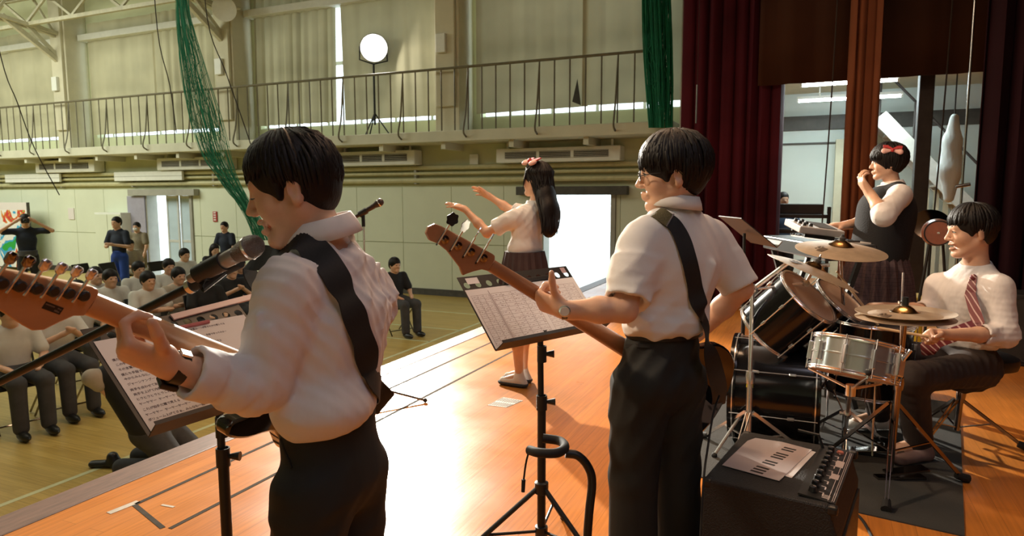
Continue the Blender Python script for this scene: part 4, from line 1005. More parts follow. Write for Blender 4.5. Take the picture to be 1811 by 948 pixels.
def singer():
    f = dirb(28); l = np.cross(UP, f); d0 = 4.87
    ft = G(918, 684); pel = D(928, 478, d0+.02); pel[0:2] = pel[0:2]
    root = thing('person', 'girl with long dark hair singing with both arms raised at the stage front', 'person', (ft[0], ft[1], 0))
    hd = Head(D(949, 321, d0), dirb(38, -4), UP, .98)
    neck = D(947, 360, d0+.01); chest = D(932, 398, d0); waist = D(928, 443, d0)
    shl = D(912, 383, d0-.11); shr = D(948, 380, d0+.13)
    el, wl = D(862, 412, d0-.02), D(822, 370, d0+.10); er, wr = D(905, 373, d0+.22), D(868, 349, d0+.30)
    hl = pel+l*.075; hr = pel-l*.075
    al = G(935, 668); al = A3((ft[0], ft[1], .08)); ar = al-l*.13+f*.03
    P = hd.prims()+hd.neck(neck-UP*.03, .045, .048)+torso_skin(neck, chest, pel, shl, shr, f, .86)
    for s_, e_, w_ in ((shl, el, wl), (shr, er, wr)): P += [cap(s_, e_, .038, .034, .02), cap(e_, e_+(w_-e_)*.4, .034, .033, .02), cap(e_+(w_-e_)*.4, w_, .033, .021, .02)]
    for h_, a_ in ((hl, al), (hr, ar)):
        kn = (h_+a_)/2+f*.02; kn[2] = .44; P += [cap(pel, h_, .075, .07, .04)]+leg_skin(h_-UP*.02, kn, a_, f, .85)
    ext = ((4, 6, 5),)*4
    P += hand_prims(wl, nrm(D(788, 357, d0+.16)-wl), -UP*.6+f*.6, UP*.4+FH, ((12, 12, 10), (4, 8, 8), (2, 8, 8), (8, 12, 10)), ((.5, .8, .2), (.8, .5, .2), (.9, .4, .2)), .92, 9)
    P += hand_prims(wr, nrm(D(835, 331, d0+.36)-wr), -UP*.7+f*.5, FH*-.7+UP*.6, ((12, 12, 10), (4, 8, 8), (2, 8, 8), (8, 12, 10)), ((.5, .8, .2), (.8, .5, .2), (.9, .4, .2)), .92, 9)
    clay('body', P, .0075, 'skin', root); hd.features(root)
    S = torso_cloth(neck, chest, waist, shl, shr, f, .84, .004, .150)
    for s_, e_, nm in ((shl, el, 0), (shr, er, 1)):
        u_ = nrm(e_-s_); S += [cap(s_, s_+u_*.06, .052, .056, .03), cyl(s_+u_*.05, s_+u_*.175, .054, .066, .03)]
    S += [ell(waist+UP*.02, (.115, .135, .06), np.stack([f, l, UP], 1), .05), sub(cap(hd.T(-.022, 0, -.045), neck+UP*.02, .050, .052, .02)), half(waist-UP*.03, -UP, .02)]
    for s_, e_ in ((shl, el), (shr, er)):
        u_ = nrm(e_-s_); S.append(sub(cyl(s_+u_*.14, s_+u_*.23, .046, .058, .004)))
    sh = clay('blouse', S, .0085, 'polo_white', root, folds([(f*.3+UP*.6+l*.5, .09, .005, .4, .8), (l-UP*.35, .07, .004, 1.3, .9)])); collar(hd, neck, f, sh, 'polo_white', .85, .004, .8)
    skirt(root, waist-UP*.005, .42, f, l, .150, .225, 'skirt_dark', 20, .95)
    tail = [(D(966, 350, d0-.06), .085), (D(972, 375, d0-.10), .088), (D(972, 402, d0-.12), .075)]
    long_hair(hd, root, .008, tail, 4, 240, .085)
    bow('hair_bow', 'red and pink bow in the singing girl\'s hair', hd.T(.035, .045, .138), hd.f*.75-hd.l*.5, hd.u*.8+hd.l*.5, 1.45)
    for a_ in (al, ar):
        an = A3(a_); P = [cap(an+UP*.10, an, .033, .034, .02), cap(an-UP*.035, an+f*.135-UP*.050, .036, .029, .025), cap(an-f*.04-UP*.048, an, .029, .033, .02), half(an-UP*.078, -UP, .004)]
        so = clay('sock', P, .006, 'sock_white', root)
        P2 = [cap(an-f*.035-UP*.055, an+f*.14-UP*.055, .041, .037, .02, (UP, .7)), half(an-UP*.0795, -UP, .003), half(an-UP*.05, UP, .004)]
        clay('sock_sole', P2, .006, 'sock_grey', so)
    return root
singer()

# ------------------------------------------------------------------ drummer
def stripe_mat(name, c1, c2, sc, direction):
    m = bpy.data.materials.new(name); m.use_nodes = True; nt = m.node_tree; b = nt.nodes['Principled BSDF']; b.inputs['Roughness'].default_value = .5
    tc = nt.nodes.new('ShaderNodeTexCoord'); mp = nt.nodes.new('ShaderNodeMapping'); nt.links.new(tc.outputs['Object'], mp.inputs[0]); mp.inputs['Rotation'].default_value = direction
    w = nt.nodes.new('ShaderNodeTexWave'); w.bands_direction = 'X'; w.inputs['Scale'].default_value = sc; nt.links.new(mp.outputs[0], w.inputs[0])
    r = nt.nodes.new('ShaderNodeValToRGB'); r.color_ramp.elements[0].color = (*c1, 1); r.color_ramp.elements[1].color = (*c2, 1); r.color_ramp.elements[0].position = .84; r.color_ramp.elements[1].position = .93
    nt.links.new(w.outputs['Fac'], r.inputs[0]); nt.links.new(r.outputs[0], b.inputs['Base Color']); MATS[name] = m
stripe_mat('tie_stripe', (0.15, 0.018, 0.025), (0.55, 0.38, 0.36), 14, (0, 0.9, 0.4))
mat('stick_wood', (0.60, 0.42, 0.24), 0.5, var=0.1, vscale=20, stretch=(1, 1, 1))
def drummer():
    f = dirb(-28); l = np.cross(UP, f); d0 = 3.70
    root = thing('person', 'laughing drummer in white shirt and striped tie seated on the drum stool', 'person', A3([*G(1690, 782)[:2], 0]))
    hd = Head(D(1718, 411, d0-.04), dirb(12, 6), UP, 1.10)
    neck = D(1725, 468, d0); chest = D(1718, 525, d0); pel = D(1705, 645, d0+.06); waist = D(1712, 600, d0+.03)
    shl = D(1768, 507, d0-.15); shr = D(1658, 503, d0+.17)
    el, wl = D(1776, 592, d0-.20), D(1660, 592, d0-.30); er, wr = D(1648, 552, d0+.16), D(1565, 543, d0+.08)
    kl, al = D(1612, 668, d0-.25), A3([*G(1622, 812)[:2], .09]); kr, ar = D(1560, 625, d0+.15), A3([*G(1552, 762)[:2], .10])
    hl = pel+l*.09; hr = pel-l*.09
    P = hd.prims(mouth=.55, smile=1.2, jaw=.96)+hd.neck(neck-UP*.03, .048, .054)+torso_skin(neck, chest, pel, shl, shr, f)
    for s_, e_, w_ in ((shl, el, wl), (shr, er, wr)): P += [cap(s_, e_, .044, .039, .03), cap(e_, e_+(w_-e_)*.4, .039, .039, .02), cap(e_+(w_-e_)*.4, w_, .039, .026, .02)]
    for h_, k_, a_ in ((hl, kl, al), (hr, kr, ar)): P += [cap(pel, h_, .10, .09, .04)]+leg_skin(h_, k_, a_, -RH)
    fist = ((75, 85, 55), (78, 88, 55), (80, 88, 55), (80, 88, 55)); th = ((.75, .45, .5), (.9, .1, .4), (.95, -.1, .3))
    P += hand_prims(wl, nrm(D(1625, 590, d0-.35)-wl), -UP*.6-FH*.5, UP*.7-FH*.7, fist, th, 1.0)
    P += hand_prims(wr, nrm(D(1528, 540, d0+.05)-wr), -UP, -FH, ((20, 30, 30), (25, 30, 30), (25, 35, 30), (25, 35, 30)), ((.75, .45, .5), (.9, .2, .3), (.95, 0, .2)), 1.0, 3)
    clay('body', P, .0062, 'skin', root); hd.features(root, mouth=.55, closed=.15)
    hair_cut(hd, root, .0065, 11, 260, fringe=.050, side=.000, back=-.070, vol=1.0, lock_r=.007)
    S = torso_cloth(neck, chest, waist+UP*.01, shl, shr, f, 1.0, 0, .135)
    for s_, e_, w_, t_ in ((shl, el, wl, .10), (shr, er, wr, .04)):
        u_ = nrm(w_-e_); S += [cap(s_, e_, .062, .066, .04), cap(e_, e_+u_*t_*.6, .064, .056, .03), cyl(e_+u_*t_*.4, e_+u_*(t_+.035), .056, .053, .01), cyl(e_+u_*(t_), e_+u_*(t_+.045), .056, .056, .004), sub(cyl(e_+u_*(t_+.02), e_+u_*(t_+.09), .042, .046, .004))]
    S += [ell(waist+UP*.01, (.12, .15, .06), np.stack([f, l, UP], 1), .05), sub(cap(hd.T(-.022, 0, -.045), neck+UP*.02, .056, .06, .02)), half(waist-UP*.045, -UP, .02)]
    sh = clay('shirt', S, .0072, 'shirt_white', root, folds([(f*.3+UP*.6+l*.5, .10, .006, .4, .8), (l-UP*.35, .08, .006, 1.3, .9), (UP, .06, .003, .2, 1)])); collar(hd, neck, f, sh, 'shirt_white', .98, -.004, .8)
    T_ = [cap(waist-UP*.03, pel-UP*.01, .128, .145, .05, (f, .8))]
    for h_, k_, a_ in ((hl, kl, al), (hr, kr, ar)): T_ += [cap(h_, k_, .10, .078, .05), cap(k_, a_+UP*.02, .078, .070, .03)]
    T_ += [half(waist-UP*.015, UP, .01)]
    tr = clay('trousers', T_, .0085, 'trouser_brown', root, folds([(UP+l*.5, .12, .007, .7, .9), (f+UP*.3, .10, .006, .2, 1.1)]))
    shoe(root, al-A3((0, 0, .09))+RH*.06, -RH*.9-FH*.35, 1.05, 'shoe_pale'); shoe(root, ar-A3((0, 0, .10))+RH*.06+UP*.015, -RH, 1.05, 'sock_white')
    # striped tie from the collar down to the lap
    pts = [D(1703, 476, d0-.16), D(1700, 500, d0-.2), D(1690, 540, d0-.22), D(1672, 580, d0-.26)]
    a = []; b = []
    for p in spline(pts, 4):
        q, n = snap(sh, p, .004); a.append(q); b.append(n)
    a += [D(1655, 603, d0-.22), D(1640, 618, d0-.20), D(1632, 628, d0-.19)]; b += [nrm(-FH+UP*.8)]*3
    wd = [.034]+[.034+.05*i/(len(a)-2) for i in range(len(a)-2)]+[.015]
    t = MB().ribbon(a, b, wd, .004).build('tie', 'tie_stripe', root, smooth=60)
    kq, kn = snap(sh, D(1703, 472, d0-.16), .006); MB().ball(kq, (.018, .014, .020)).build('tie_knot', 'tie_stripe', t)
    for nm, w_, hpx, tip, lab in (('drumstick', wl, D(1628, 593, d0-.34), D(1543, 578, d0-.22), 'wooden drumstick in the drummer\'s near hand under the hi-hat'), ('drumstick', wr, D(1532, 548, d0+.03), D(1478, 478, d0+.10), 'wooden drumstick raised in the drummer\'s far hand towards the toms')):
        dd = nrm(tip-hpx); a0 = hpx-dd*.10; s_ = thing(nm, lab, 'drumstick', hpx, 'drumsticks')
        MB().tube([a0, hpx+dd*.18, tip-dd*.02], [.0072, .0072, .004], 8).build('shaft', 'stick_wood', s_); MB().ball(tip-dd*.012, (.006, .006, .007)).build('tip', 'stick_wood', s_)
    return root
mat('shoe_pale', (0.22, 0.14, 0.13), 0.6, var=0.2, vscale=12)
drummer()

# ------------------------------------------------------------------ girl at the keyboard
mat('vest_black', (0.010, 0.010, 0.012), 0.9, bump=0.3, bscale=120)
def keyboard_girl():
    f = dirb(6); l = np.cross(UP, f); d0 = 4.75; lift = .12
    root = thing('person', 'girl with bobbed hair, red bow and black vest standing at the keyboard', 'person', A3([*D(1558, 500, d0)[:2], lift]))
    hd = Head(D(1570, 290, d0), dirb(20, 2), UP, .98)
    neck = D(1578, 325, d0); chest = D(1566, 375, d0); waist = D(1553, 445, d0); pel = D(1553, 480, d0)
    shl = D(1592, 345, d0-.17); shr = D(1560, 345, d0+.17)
    el, wl = D(1563, 381, d0-.34), D(1539, 343, d0-.22); er, wr = D(1535, 392, d0+.22), D(1492, 399, d0+.12)
    P = hd.prims()+hd.neck(neck-UP*.03, .045, .05)+torso_skin(neck, chest, pel, shl, shr, f, .95)
    for s_, e_, w_ in ((shl, el, wl), (shr, er, wr)): P += [cap(s_, e_, .046, .044, .02), cap(e_, e_+(w_-e_)*.4, .044, .042, .02), cap(e_+(w_-e_)*.4, w_, .042, .031, .02)]
    for q in (1, -1):
        h_ = pel+l*.08*q; P += [cap(pel, h_, .085, .075, .04)]+leg_skin(h_-UP*.03, A3((h_[0], h_[1], lift+.45)), A3((h_[0], h_[1], lift+.08)), f, .95)
    P += hand_prims(wl, nrm(D(1517, 312, d0-.18)-wl), RH*.4-FH*.3-UP*.3, FH, ((25, 40, 30), (25, 45, 30), (25, 50, 35), (25, 50, 35)), ((.6, .6, .4), (.8, .3, .4), (.9, .1, .3)), 1.12, 3)
    P += hand_prims(wr, nrm(D(1462, 396, d0+.12)-wr), -UP, -FH, ((20, 25, 25),)*4, ((.6, .6, .4), (.8, .3, .4), (.9, .1, .3)), .95, 5)
    clay('body', P, .0078, 'skin', root); hd.features(root)
    S = torso_cloth(neck, chest, waist, shl, shr, f, 1.02, 0, .150)
    for s_, e_, w_ in ((shl, el, wl), (shr, er, wr)):
        u_ = nrm(e_-s_); v_ = nrm(w_-e_); S += [cap(s_, e_, .074, .070, .04), cap(e_, e_+v_*.03, .068, .062, .03), cyl(e_+v_*.0, e_+v_*.06, .066, .060, .01), sub(cyl(e_+v_*.05, e_+v_*.12, .046, .048, .004))]
    S += [sub(cap(hd.T(-.022, 0, -.045), neck+UP*.02, .050, .054, .02))]
    sh = clay('blouse', S, .0085, 'shirt_white', root, folds([(f*.3+UP*.6+l*.5, .09, .005, .4, .8), (l-UP*.35, .07, .005, 1.3, .9)])); collar(hd, neck, f, sh, 'shirt_white', .88, .004, .8)
    Vp = [cap(neck-UP*.06-f*.012, chest-f*.008, .095, .185, .05, (f, .85)), cap(chest-f*.008, waist-UP*.05, .190, .190, .06, (f, .98)), cap(neck-UP*.058, shl+(neck-shl)*.30, .052, .056, .04), cap(neck-UP*.058, shr+(neck-shr)*.30, .052, .056, .04),
          sub(cap(hd.T(-.022, 0, -.045), neck+UP*.0+f*.03, .060, .066, .02)), half(waist-UP*.10, -UP, .01)]
    clay('vest', Vp, .009, 'vest_black', root)
    skirt(root, waist-UP*.03, lift+.50, f, l, .185, .255, 'plaid_skirt', 22, .98)
    for q in (1, -1):
        h_ = pel+l*.08*q; shoe(root, A3((h_[0], h_[1], lift))-f*.06, f, .95)
    hair_cut(hd, root, .0085, 17, 420, fringe=.032, side=-.055, back=-.085, vol=1.12, ear=False, lock_r=.0055)
    bow('hair_bow', 'red and white bow clipped in the keyboard girl\'s bobbed hair', hd.T(-.012, .100, .088), hd.f*.95+hd.u*.12, hd.l*.9+hd.u*.4, .95)
    # low platform she stands on
    p = A3(root['_o']); r = thing('stage_platform', 'low black platform under the girl at the keyboard', 'platform', (p[0], p[1], 0))
    MB().b2((p[0]-.35, p[1]-.25, lift-.03), (p[0]+.25, p[1]+.35, lift)).build('deck', 'wing_dark', r, smooth=0, bevel=.005)
    for sx in (-.3, .2):
        for sy in (-.2, .3): MB().b2((p[0]+sx-.03, p[1]+sy-.03, 0), (p[0]+sx+.03, p[1]+sy+.03, lift-.03)).build('leg', 'wing_dark', r, smooth=0)
    return root
keyboard_girl()

# ------------------------------------------------------------------ guitars and straps
mat('maple', (0.52, 0.27, 0.13), 0.38, var=0.08, vscale=3, stretch=(1, 1, 8), coat=0.3); mat('maple_dark', (0.30, 0.13, 0.06), 0.4, var=0.12, vscale=3, stretch=(1, 1, 8), coat=0.3)
mat('rosewood', (0.06, 0.03, 0.02), 0.5, var=0.2); mat('gloss_black', (0.006, 0.006, 0.007), 0.08, coat=1.0, var=0.05); mat('gloss_maroon', (0.05, 0.010, 0.008), 0.10, coat=1.0, var=0.2)
mat('label_ink', (0.016, 0.012, 0.010), 0.6, var=0.1); mat('label_print', (0.16, 0.13, 0.11), 0.6, var=0.1); mat('ink', (0.10, 0.06, 0.06), 0.8, var=0.1)
mat('paper', (0.74, 0.68, 0.65), 0.8, var=0.02, vscale=2); mat('olive_web', (0.085, 0.07, 0.028), 0.8, bump=0.3, bscale=150); mat('chrome_dark', (0.30, 0.27, 0.26), 0.12, 1.0, var=0.1)
def text(name, s, size, o, u, v, m, parent, th=.0002):
    c = bpy.data.curves.new(name, 'FONT'); c.body = s; c.size = size; c.extrude = th; c.resolution_u = 2
    ob = bpy.data.objects.new(name, c); COL.objects.link(ob); dg = bpy.context.evaluated_depsgraph_get()
    me = bpy.data.meshes.new_from_object(ob.evaluated_get(dg)); bpy.data.objects.remove(ob); bpy.data.curves.remove(c)
    n = np.cross(u, v); A = np.stack([u, v, n], 1); V = np.array([w.co for w in me.vertices]) if len(me.vertices) else np.zeros((0, 3))
    org = A3(parent.get('_o', (0, 0, 0))); V = V@A.T+A3(o)-org
    me.vertices.foreach_set('co', V.astype(np.float32).ravel()); me.update(); me.materials.clear(); me.materials.append(MATS[m])
    r = bpy.data.objects.new(name, me); COL.objects.link(r); r.parent = parent; r['_o'] = tuple(org)
    return r
def closed_spline(pts, n=6):
    m = len(pts); out = []; P = [np.array(p, float) for p in pts]
    for i in range(m):
        a, b, c, d = P[i-1], P[i], P[(i+1) % m], P[(i+2) % m]
        for k in range(n):
            t = k/n; out.append(tuple(0.5*((2*b)+(c-a)*t+(2*a-5*b+4*c-d)*t*t+(3*b-a-3*c+d)*t**3)))
    return out
def guitar(name, label, nut, u, n, scale_len, nm, body_m, bass=False, top_side=1, body_back=.60):
    """nut position, u towards the head, n out of the fretboard; w across (tuner side)"""
    u = nrm(u); n = nrm(A3(n)-u*(A3(n)@u)); w = np.cross(n, u)*top_side
    t = thing(name, label, 'guitar' if not bass else 'bass guitar', nut)
    P = lambda a, b, c: A3(nut)+u*a+w*b+n*c
    L = scale_len; w0, w1 = (.021, .028) if not bass else (.0205, .031)
    # neck: half round back
    nk = MB(); rows = 12; N = 12; vs = []
    for j in range(rows+1):
        x = -L*j/rows; hw = w0+(w1-w0)*j/rows; th = .021+.003*j/rows
        if j == 0: th = .017
        for k in range(N+1):
            a = PI*k/N; vs.append(P(x, -hw*math.cos(a), -.003-th*math.sin(a)**.8))
    N1 = N+1
    nk._add(vs, [(j*N1+k, j*N1+(k+1) % N1, (j+1)*N1+(k+1) % N1, (j+1)*N1+k) for j in range(rows) for k in range(N1)]+[tuple(range(N1)), tuple(range(rows*N1, (rows+1)*N1))[::-1]])
    nk.build('neck', nm, t, smooth=50)
    fb = MB(); fb._add([P(0, -w0, -.003), P(0, w0, -.003), P(-L-.06, w1+.001, -.003), P(-L-.06, -w1-.001, -.003), P(0, -w0, .004), P(0, w0, .004), P(-L-.06, w1+.001, .004), P(-L-.06, -w1-.001, .004)], [(0, 1, 2, 3), (4, 5, 6, 7), (0, 1, 5, 4), (1, 2, 6, 5), (2, 3, 7, 6), (3, 0, 4, 7)])
    fbo = fb.build('fretboard', 'rosewood' if bass else 'maple', t, smooth=0)
    for i in range(1, 20):
        x = -(L*1.36)*(1-2**(-i/12)); hw = w0+(w1-w0)*(-x/L)
        if -x < L+.05: MB().tube([P(x, -hw, .0045), P(x, hw, .0045)], .0012, 5).build('fret', 'chrome', fbo)
    # headstock
    if not bass: out = [(0, -.021), (.018, -.024), (.034, -.038), (.050, -.054), (.066, -.057), (.085, -.050), (.130, -.030), (.165, -.014), (.186, -.008), (.200, .006), (.200, .024), (.188, .037), (.165, .037), (.020, .033), (.006, .030), (0, .021)]
    else: out = [(0, -.020), (.022, -.024), (.042, -.040), (.058, -.056), (.066, -.066), (.090, -.046), (.150, -.018), (.185, -.010), (.215, -.012), (.236, .002), (.240, .022), (.226, .040), (.204, .042), (.020, .034), (.008, .032), (0, .020)]
    shr_ = .22 if not bass else .10; sk = lambda x: -shr_*max(x, 0)
    hs = MB().prism([(x, y+sk(x)) for x, y in out], P(0, 0, -.020), u, w, .015, n).build('headstock', nm, t, smooth=30, bevel=.0025)
    nt = 6 if not bass else 4; sp = .0262 if not bass else .046; x0 = .030 if not bass else .040
    for i in range(nt):
        x = x0+sp*i; yt = .034+(x-.02)*.02+sk(x); g0 = sk(x)
        tu = thing('tuner', None, None, P(x, .02+g0, -.022)); tu.parent = t; tu.location = tuple(A3(tu['_o'])-A3(nut))
        if not bass:
            MB().lathe([(.0, 0), (.0095, 0), (.0095, .011), (.007, .013), (0, .013)], P(x, .017+g0, -.020), -n, 14).build('gear_case', 'black_plastic', tu)
            MB().tube([P(x+.010, .000+g0, -.026), P(x+.010, yt+.012, -.026)], .0028, 8).build('shaft', 'chrome', tu)
            MB().tube([P(x+.010, yt+.009, -.026), P(x+.010, yt+.013, -.026), P(x+.010, yt+.025, -.026), P(x+.010, yt+.029, -.026)], [.004, .0085, .0098, .006], 10, flat=.6, up=tuple(n)).build('button', 'chrome_dark' if i in (4, 5) else 'chrome', tu)
        else:
            MB().box(P(x+.012, .008+g0, -.022), (.003, .052, .006), np.stack([u, w, n], 1)).build('plate', 'black_metal', tu, smooth=0)
            MB().lathe([(.0, 0), (.013, 0), (.013, .005), (.006, .007), (.005, .011), (0, .011)], P(x-.002, .010+g0, -.020), -n, 16).build('gear', 'chrome_dark', tu)
            MB().tube([P(x+.012, -.012+g0, -.028), P(x+.012, yt+.018, -.028)], .003, 8).build('shaft', 'chrome', tu)
            key = [(math.cos(a)*.018*(1+.10*math.cos(6*a)), .020+math.sin(a)*.020*(1+.10*math.cos(6*a))) for a in np.linspace(0, 2*PI, 32)[:-1]]
            kd = nrm(rot(u, w, (0, 35, 70, 75)[3-i] if i < 4 else 0))
            MB().prism([(a, b) for a, b in key], P(x+.012, yt+.016, -.029), kd, w, .003).build('key', 'black_metal' if i == 3 else 'chrome', tu, smooth=30)
        MB().lathe([(0, 0), (.004, 0), (.004, .018), (.003, .02), (0, .02)], P(x-.001 if not bass else x, .012+g0, -.005), n, 10).build('post', 'chrome', tu)
    # strings
    st = MB()
    for i in range(nt):
        y0 = (-.5+i/(nt-1))*2*w0*.82; y1 = (-.5+i/(nt-1))*2*w1*.95; x = x0+sp*(nt-1-i)
        st.tube([P(x if not bass else x, .012+sk(x), .006), P(0, y0, .007), P(-L-.30, y1, .012)], .0007 if not bass else .0013, 4)
    st.build('strings', 'chrome', t)
    # body
    k = 1.0 if not bass else 1.12
    o2 = closed_spline([(x*k, y*k) for x, y in [(.205, .125), (.150, .115), (.095, .052), (.080, 0), (.092, -.050), (.130, -.100), (.170, -.125), (.155, -.155), (.09, -.150), (.0, -.118), (-.09, -.158), (-.17, -.150), (-.215, -.07), (-.215, .06), (-.17, .155), (-.08, .172), (.0, .125), (.08, .140), (.15, .165), (.20, .155)]], 4)
    bd = MB().prism(o2, P(-body_back, 0, -.047), u, w, .045, n).build('body', body_m, t, smooth=30, bevel=.010)
    pg = closed_spline([(.10, .04), (.02, .075), (-.10, .02), (-.10, -.05), (-.02, -.10), (.06, -.075), (.10, -.04)], 4)
    MB().prism([(x*k, y*k) for x, y in pg], P(-body_back, 0, -.003), u, w, .003, n).build('pickguard', 'black_plastic' if bass else 'paper', bd, smooth=0)
    for x in ((-.02, .03) if bass else (-.08, -.03, .03)): MB().box(P(-body_back+x, 0, .006), (.02, .075, .014), np.stack([u, w, n], 1)).build('pickup', 'black_plastic', bd, smooth=0, bevel=.002)
    MB().box(P(-body_back-.13, 0, .008), (.045, .075, .014), np.stack([u, w, n], 1)).build('bridge', 'chrome', bd, smooth=0, bevel=.002)
    for i, (x, y) in enumerate(((-.08, -.10), (-.12, -.11))): MB().lathe([(0, 0), (.011, 0), (.010, .014), (0, .015)], P(-body_back+x, y, 0), n, 14).build('knob', 'black_plastic', bd)
    horn = P(-body_back+.205*k, .140*k, -.025); pin = P(-body_back-.22*k, 0, -.025)
    return t, P, horn, pin, hs
# electric guitar
nut = D(150, 533, 1.18); jt = D(477, 665, 1.68); u1 = nrm(nut-jt)
bk = -(ray(150, 540)); bk = nrm(bk-u1*(bk@u1)); bk = nrm(bk+np.cross(u1, bk)*-.10)
g1, P1, horn1, pin1, hs1 = guitar('electric_guitar', 'black electric guitar with maple neck held by the front guitarist', nut, u1, -bk, .50, 'maple', 'gloss_black', False, 1 if np.cross(-bk, u1)[2] > 0 else -1, .635)
wl_ = nrm(P1(0, 1, 0)-P1(0, 0, 0)); nl_ = -nrm(P1(0, 0, 1)-P1(0, 0, 0))
lb_ = MB().box(P1(.060, -.027, -.0205), (.034, .0125, .0006), np.stack([u1, wl_, nl_], 1)).build('sticker', 'label_ink', hs1, smooth=0)
pr_ = MB()
for x, y, w_, h_ in ((.067, -.0245, .017, .0022), (.051, -.0245, .003, .0024), (.047, -.025, .003, .0024), (.053, -.0295, .006, .003), (.048, -.030, .003, .0025)): pr_.box(P1(x, y, -.0209), (w_, h_, .0003), np.stack([u1, wl_, nl_], 1))
pr_.build('sticker_print', 'label_print', lb_, smooth=0)
# strap of the front guitarist: horn -> near shoulder -> across the back -> end pin
def strap_thing(name, label, sh, pts, w, m, parent_parts=(), snap_rng=(1, -1), off=.004, up0=None):
    t = thing(name, label, 'strap', pts[0]); pp = spline(pts, 7); n0 = 7*snap_rng[0]; n1 = len(pp)-7*(-snap_rng[1]) if snap_rng[1] < 0 else snap_rng[1]*7
    a = []; b = []
    for i, p in enumerate(pp):
        q, n = snap(sh, p, off)
        if n0 <= i <= n1 and np.linalg.norm(q-p) < .06: a.append(q); b.append(n)
        else: a.append(A3(p)); b.append(n)
    for _ in range(4):
        a = [a[0]]+[(a[i-1]+2*a[i]+a[i+1])/4 for i in range(1, len(a)-1)]+[a[-1]]; b = [b[0]]+[nrm(b[i-1]+2*b[i]+b[i+1]) for i in range(1, len(b)-1)]+[b[-1]]
    a = [p+n*.002 for p, n in zip(a, b)]
    MB().ribbon(a, b, w, .003).build('band', m, t, smooth=60)
    return t, a, b
a_ = G1['strap']; f1, l1 = G1['f'], G1['l']
top = a_[0]+f1*.02+UP*.002
pts = [horn1, horn1*.35+top*.65+f1*.10, top+f1*.045-UP*.035]+a_+[D(668, 698, 1.72), D(681, 716, 1.80), G1['waist']-l1*.185-UP*.03+f1*.05, G1['waist']-l1*.15+f1*.10, pin1]
strap_thing('guitar_strap', 'wide black guitar strap across the front guitarist\'s back', G1['shirt'], pts, .066, 'black_strap', snap_rng=(2, -4))
# bass
nut2 = D(866, 468, 2.12); jt2 = D(1190, 668, 2.48); u2 = nrm(nut2-jt2); bk2 = -(ray(866, 470)); bk2 = nrm(bk2-u2*(bk2@u2)); bk2 = nrm(bk2+UP*.05-u2*(UP@u2)*.05)
g2, P2, horn2, pin2, hs2 = guitar('bass_guitar', 'dark bass guitar with brown headstock held by the boy with glasses', nut2, u2, -bk2, .66, 'maple_dark', 'gloss_black', True, 1 if np.cross(-bk2, u2)[2] > 0 else -1, .84)
f2, l2 = G2['f'], G2['l']
pth = [hit(G2['shirt'], *q)[0] for q in ((1176, 389), (1190, 398), (1206, 425), (1217, 460), (1226, 500), (1238, 545), (1243, 568))]
pth = [p for p in pth if p is not None]
low = [D(1252, 610, 2.20), D(1264, 655, 2.24), D(1272, 690, 2.40), pin2]
t2, ra, rb = strap_thing('guitar_strap', 'dark webbing bass strap with olive shoulder piece on the bass player\'s back', G2['shirt'], [horn2, pth[0]+f2*.14-UP*.06, pth[0]+f2*.05]+pth+low, .056, 'black_strap', snap_rng=(2, -4))
i0 = 2*7+2
MB().ribbon([p+n*.003 for p, n in zip(ra[i0-8:i0+9], rb[i0-8:i0+9])], rb[i0-8:i0+9], .058, .002).build('shoulder_piece', 'olive_web', t2, smooth=60)
MB().ribbon([p+n*.006 for p, n in zip(ra[i0+8:i0+10], rb[i0+8:i0+10])], rb[i0+8:i0+10], .060, .002).build('buckle', 'steel', t2, smooth=0)

# ------------------------------------------------------------------ microphones, music stands, guitar stand
mat('mic_grille', (0.22, 0.20, 0.19), 0.35, 0.9, bump=0.8, bscale=350); mat('mic_body', (0.30, 0.27, 0.25), 0.35, 0.5, var=0.1); mat('mic_dark', (0.05, 0.035, 0.032), 0.45, 0.3, var=0.1)
mat('desk_black', (0.018, 0.015, 0.015), 0.45, 0.1, var=0.2); mat('pink_plastic', (0.42, 0.11, 0.12), 0.4, var=0.1); mat('pale_plastic', (0.52, 0.36, 0.36), 0.35, var=0.08)
def microphone(name, label, ballc, d, body_m, grille_m, L=.165):
    """d from the ball towards the tail"""
    d = nrm(d); t = thing(name, label, 'microphone', ballc)
    MB().lathe([(.0, -.026), (.012, -.0235), (.020, -.0165), (.0245, -.007), (.0255, .000), (.0250, .006)], ballc, d, 26).build('grille_top', grille_m, t)
    MB().lathe([(.0262, .005), (.0268, .007), (.0268, .011), (.0258, .012)], ballc, d, 26).build('ring', 'chrome', t)
    MB().lathe([(.0255, .012), (.0245, .018), (.0185, .040), (.0170, .046)], ballc, d, 26).build('grille_cone', grille_m, t)
    MB().lathe([(.0172, .046), (.0180, .049), (.0178, .062), (.0155, .10), (.0118, L), (.0105, L+.012), (0, L+.012)], ballc, d, 26).build('handle', body_m, t)
    return t
ballc = D(446, 436, 1.45); tail = D(330, 496, 1.50)
microphone('microphone', 'silver vocal microphone close to the front guitarist\'s mouth', ballc, tail-ballc, 'mic_body', 'mic_grille')
md_ = nrm(tail-ballc)
st = thing('microphone_stand', 'black boom microphone stand reaching in from the left', 'microphone stand', A3([*D(-190, 780, 1.9)[:2], 0]))
clip = ballc+md_*.115
cl = MB().lathe([(.0165, -.035), (.021, -.035), (.0205, .040), (.0165, .040)], clip, md_, 20, closed=True).build('clip', 'black_plastic', st)
b0, b1 = D(402, 474, 1.515), D(-190, 770, 1.86)
MB().tube([clip-CU*.018+md_*.01, clip-CU*.034+md_*.028, b0], [.008, .011, .011], 10).build('clip_joint', 'black_plastic', st)
